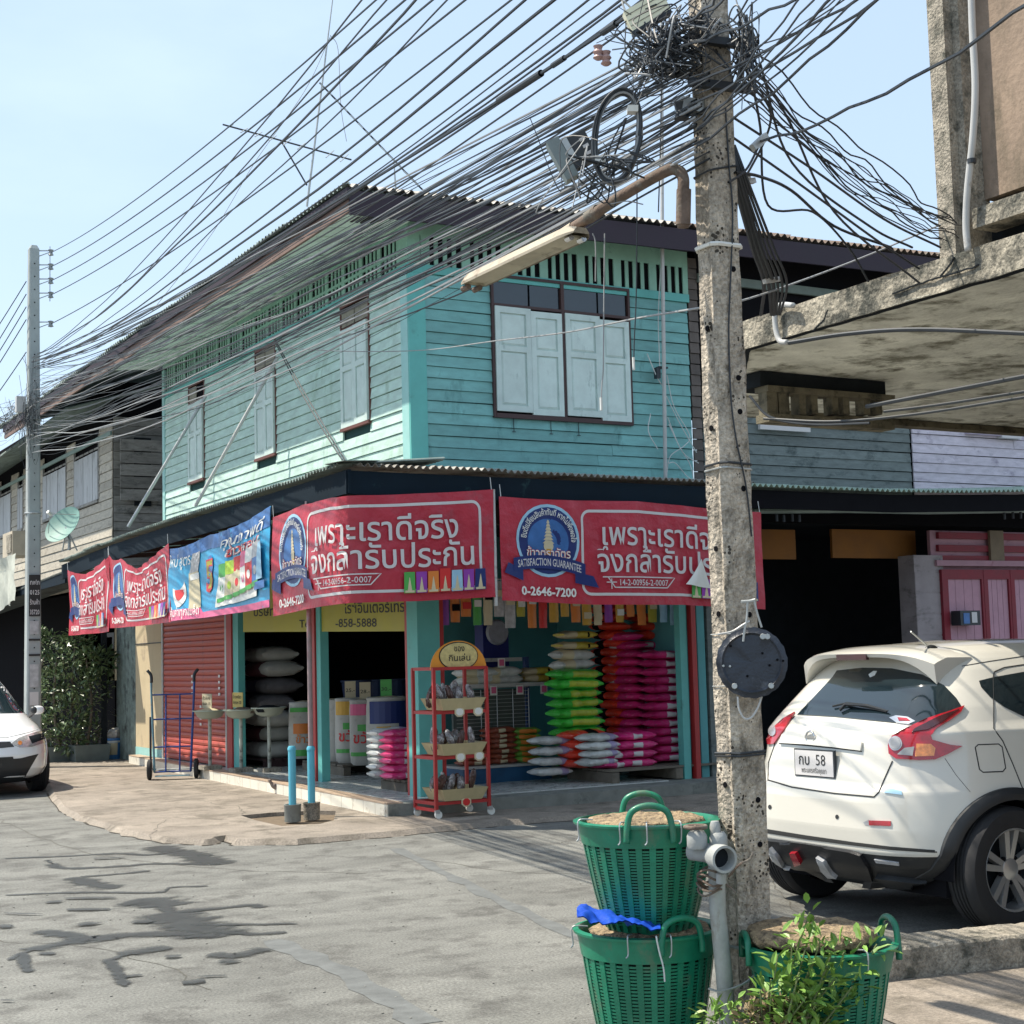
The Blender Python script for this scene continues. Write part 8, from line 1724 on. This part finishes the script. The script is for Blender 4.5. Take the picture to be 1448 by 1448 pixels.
# stacked pair: lower then upper
lo_t = bc_at(915, 1310, 6.02); up_t = bc_at(914, 1158, 6.02)
Hb = .50
lo_c = V(lo_t.x, lo_t.y, .0); Hl = lo_t.z
kk = F_PX/6.02
R1 = 96/kk
b1 = basket('plastic_basket', (lo_t.x, lo_t.y, .0), R1, R1*.66, Hl, 'lower green lattice basket of the stacked pair left of the near pole')
b2 = basket('plastic_basket', (up_t.x, up_t.y, Hl+.0), R1*.985, R1*.60, up_t.z-Hl, 'upper green lattice basket of the stacked pair left of the near pole')
toc = math.atan2(-up_t.y, -up_t.x)
handle(b2, (up_t.x, up_t.y, Hl), R1*.985, up_t.z-Hl, toc+.04, .088); handle(b2, (up_t.x, up_t.y, Hl), R1*.985, up_t.z-Hl, toc+PI+.05, .085); handle(b1, (lo_t.x, lo_t.y, 0), R1, Hl, toc+.48, .082)
lid((up_t.x, up_t.y, up_t.z-.015), R1*.88, .028, 'matted dried lid on the upper green basket of the stacked pair', 3); lid((lo_t.x+.02, lo_t.y, Hl-.02), R1*.9, .03, 'matted dried lid squeezed between the two stacked baskets', 9)
c3 = at(1158, 1333, d=5.75); R3 = 100/(F_PX/5.75)
b3 = basket('plastic_basket', (c3.x, c3.y, .0), R3, R3*.62, c3.z, 'green lattice basket behind the leafy plant right of the near pole')
handle(b3, (c3.x, c3.y, 0), R3, c3.z, -YAW+.15, .09)
handle(b3, (c3.x, c3.y, 0), R3, c3.z, PI-YAW, .05)
lid((c3.x-.02, c3.y+.02, c3.z+.01), R3*.93, .055, 'thick woven dried lid on the basket behind the leafy plant', 15)
# wire ties on the rims
for par, c, H_, R_, ph in ((b2, up_t, 0, R1*.985, (-1.1, -.35, .0, .45)), (b1, lo_t, 0, R1, (-1.35, -.25, .3)), (b3, c3, 0, R3, (.5,))):
    for p in ph: a = toc+p; o = V(c.x+math.cos(a)*(R_+.03), c.y+math.sin(a)*(R_+.03), c.z); i = V(c.x+math.cos(a)*(R_-.03), c.y+math.sin(a)*(R_-.03), c.z+.012); mb = MB(); mb.tube(spline([i, o+V(0, 0, .012), o+V(0, 0, -.05), o+V(-.01, 0, -.065)], 5), .0032, 5); part('wire_tie', mb, M['steel'], par)
a = toc+.13; P = [V(lo_t.x+math.cos(a)*(R1+.02), lo_t.y+math.sin(a)*(R1+.02), lo_t.z)]+[at(x, y, d=5.70) for x, y in ((928, 1325), (932, 1345), (938, 1368), (940, 1388))]
mb = MB(); mb.tube(spline(P, 6), .0035, 5); solo('string', mb, M['cablew'], 'pale twisted string hanging down the lower green basket', 'string', loc=tuple(P[0]))
# crumpled blue tarpaulin between the baskets
mb = MB(); cs = bc_at(868, 1298, 5.86)
def tarp(a, b_):
    px = 816+118*a; py = 1283+17*a+27*b_*(1-.35*a)*(.75+.5*noise.noise(V(a*5, 2, 0))); p = at(px, py, d=5.92-.30*b_*(1-.3*a)+.02*noise.noise(V(a*6, b_*3, 0))); q = V(a*7, b_*3, 0); p += V(0, 0, .034*abs(noise.noise(q*.55))+.012*noise.noise(q*1.3)+.005*noise.noise(q*3)); p += RT*.008*noise.noise(q+V(3, 0, 0)); return p
mb.grid(tarp, 60, 10); mb.grid(lambda a, b_: tarp(1-a, b_)-V(0, 0, .004), 60, 10); solo('blue_tarpaulin', mb, mat('blue_tarpaulin', (.012, .07, .50), .4, .2, 12, .2, fine=40), 'crumpled bright blue plastic sheet over the lower green basket rim', 'plastic sheet', smooth=50, loc=cs)
# plant at the foot of the pole
rn5 = random.Random(3); stems = []; cl = []
base_ = at(1075, 1440, d=5.55); base_.z = .02
tips = [(1145, 1290, 5.45), (1120, 1330, 5.4), (1100, 1350, 5.4), (1160, 1330, 5.4), (1195, 1345, 5.5), (1240, 1335, 5.55), (1130, 1375, 5.35), (1090, 1385, 5.4), (1180, 1385, 5.4), (1215, 1370, 5.5), (1160, 1405, 5.35), (1075, 1400, 5.4), (1110, 1415, 5.4), (1190, 1420, 5.45), (1150, 1360, 5.38), (1175, 1352, 5.4), (1205, 1395, 5.42), (1225, 1350, 5.5), (1140, 1410, 5.36), (1165, 1375, 5.38), (1218, 1332, 5.5), (1145, 1320, 5.42)]
for (x, y, d) in tips:
    tp = at(x, y, d=d); m1 = base_.lerp(tp, .5)+V(rn5.uniform(-.04, .04), rn5.uniform(-.04, .04), -.02); stems.append(([base_+V(rn5.uniform(-.06, .12), rn5.uniform(-.05, .05), 0), m1, tp], .006))
    for k in range(6): f = .35+.65*k/5; cl.append((m1.lerp(tp, max(0, (f-.5)*2)) if f > .5 else base_.lerp(m1, f*2), .045 if f > .9 else .065))
leafy('leafy_plant', 'bright green broad-leaved plant growing at the foot of the near pole', 'plant', stems, cl, 760, .056, lf2, base_, mat('green_stem', (.16, .20, .08), .6), 17, up=.35)
cl = [(at(x, y, d=5.5), .06) for x, y in ((1010, 1430), (1025, 1440), (1040, 1425), (1000, 1445), (1055, 1445))]
leafy('weed_clump', 'low weedy tuft in front of the pole foot beside the pipe', 'plant', [([at(1025, 1470, d=5.5), at(1020, 1440, d=5.5), at(1015, 1428, d=5.5)], .004)], cl, 90, .045, lf2, at(1025, 1460, d=5.5), M['rust'], 23)
cl = [(at(x, y, d=5.45), .05) for x, y in ((1075, 1425), (1090, 1435), (1105, 1425), (1080, 1445), (1110, 1445), (1060, 1440), (1125, 1440))]
leafy('dry_twigs', 'brown dried twigs and leaves at the base of the leafy plant', 'dry plant', [([at(1080, 1460, d=5.45), at(1090+dx, 1440, d=5.43), at(1085+dx*2, 1410, d=5.42)], .003) for dx in (-12, 0, 8, 16)], cl, 420, .035, mat('dry_leaf', (.30, .23, .13), .8, .5, 14, .2), at(1085, 1460, d=5.45), M['rust'], 29)
c = at(1165, 1452, d=5.2); c.z = .03; mb = MB(); mb.blob((c.x, c.y, c.z), (.30, .14, .13), 22, 10, jit=.35); solo('concrete_lump', mb, M['conc'], 'rounded lump of old concrete below the leafy plant', 'concrete lump', smooth=True, loc=c)
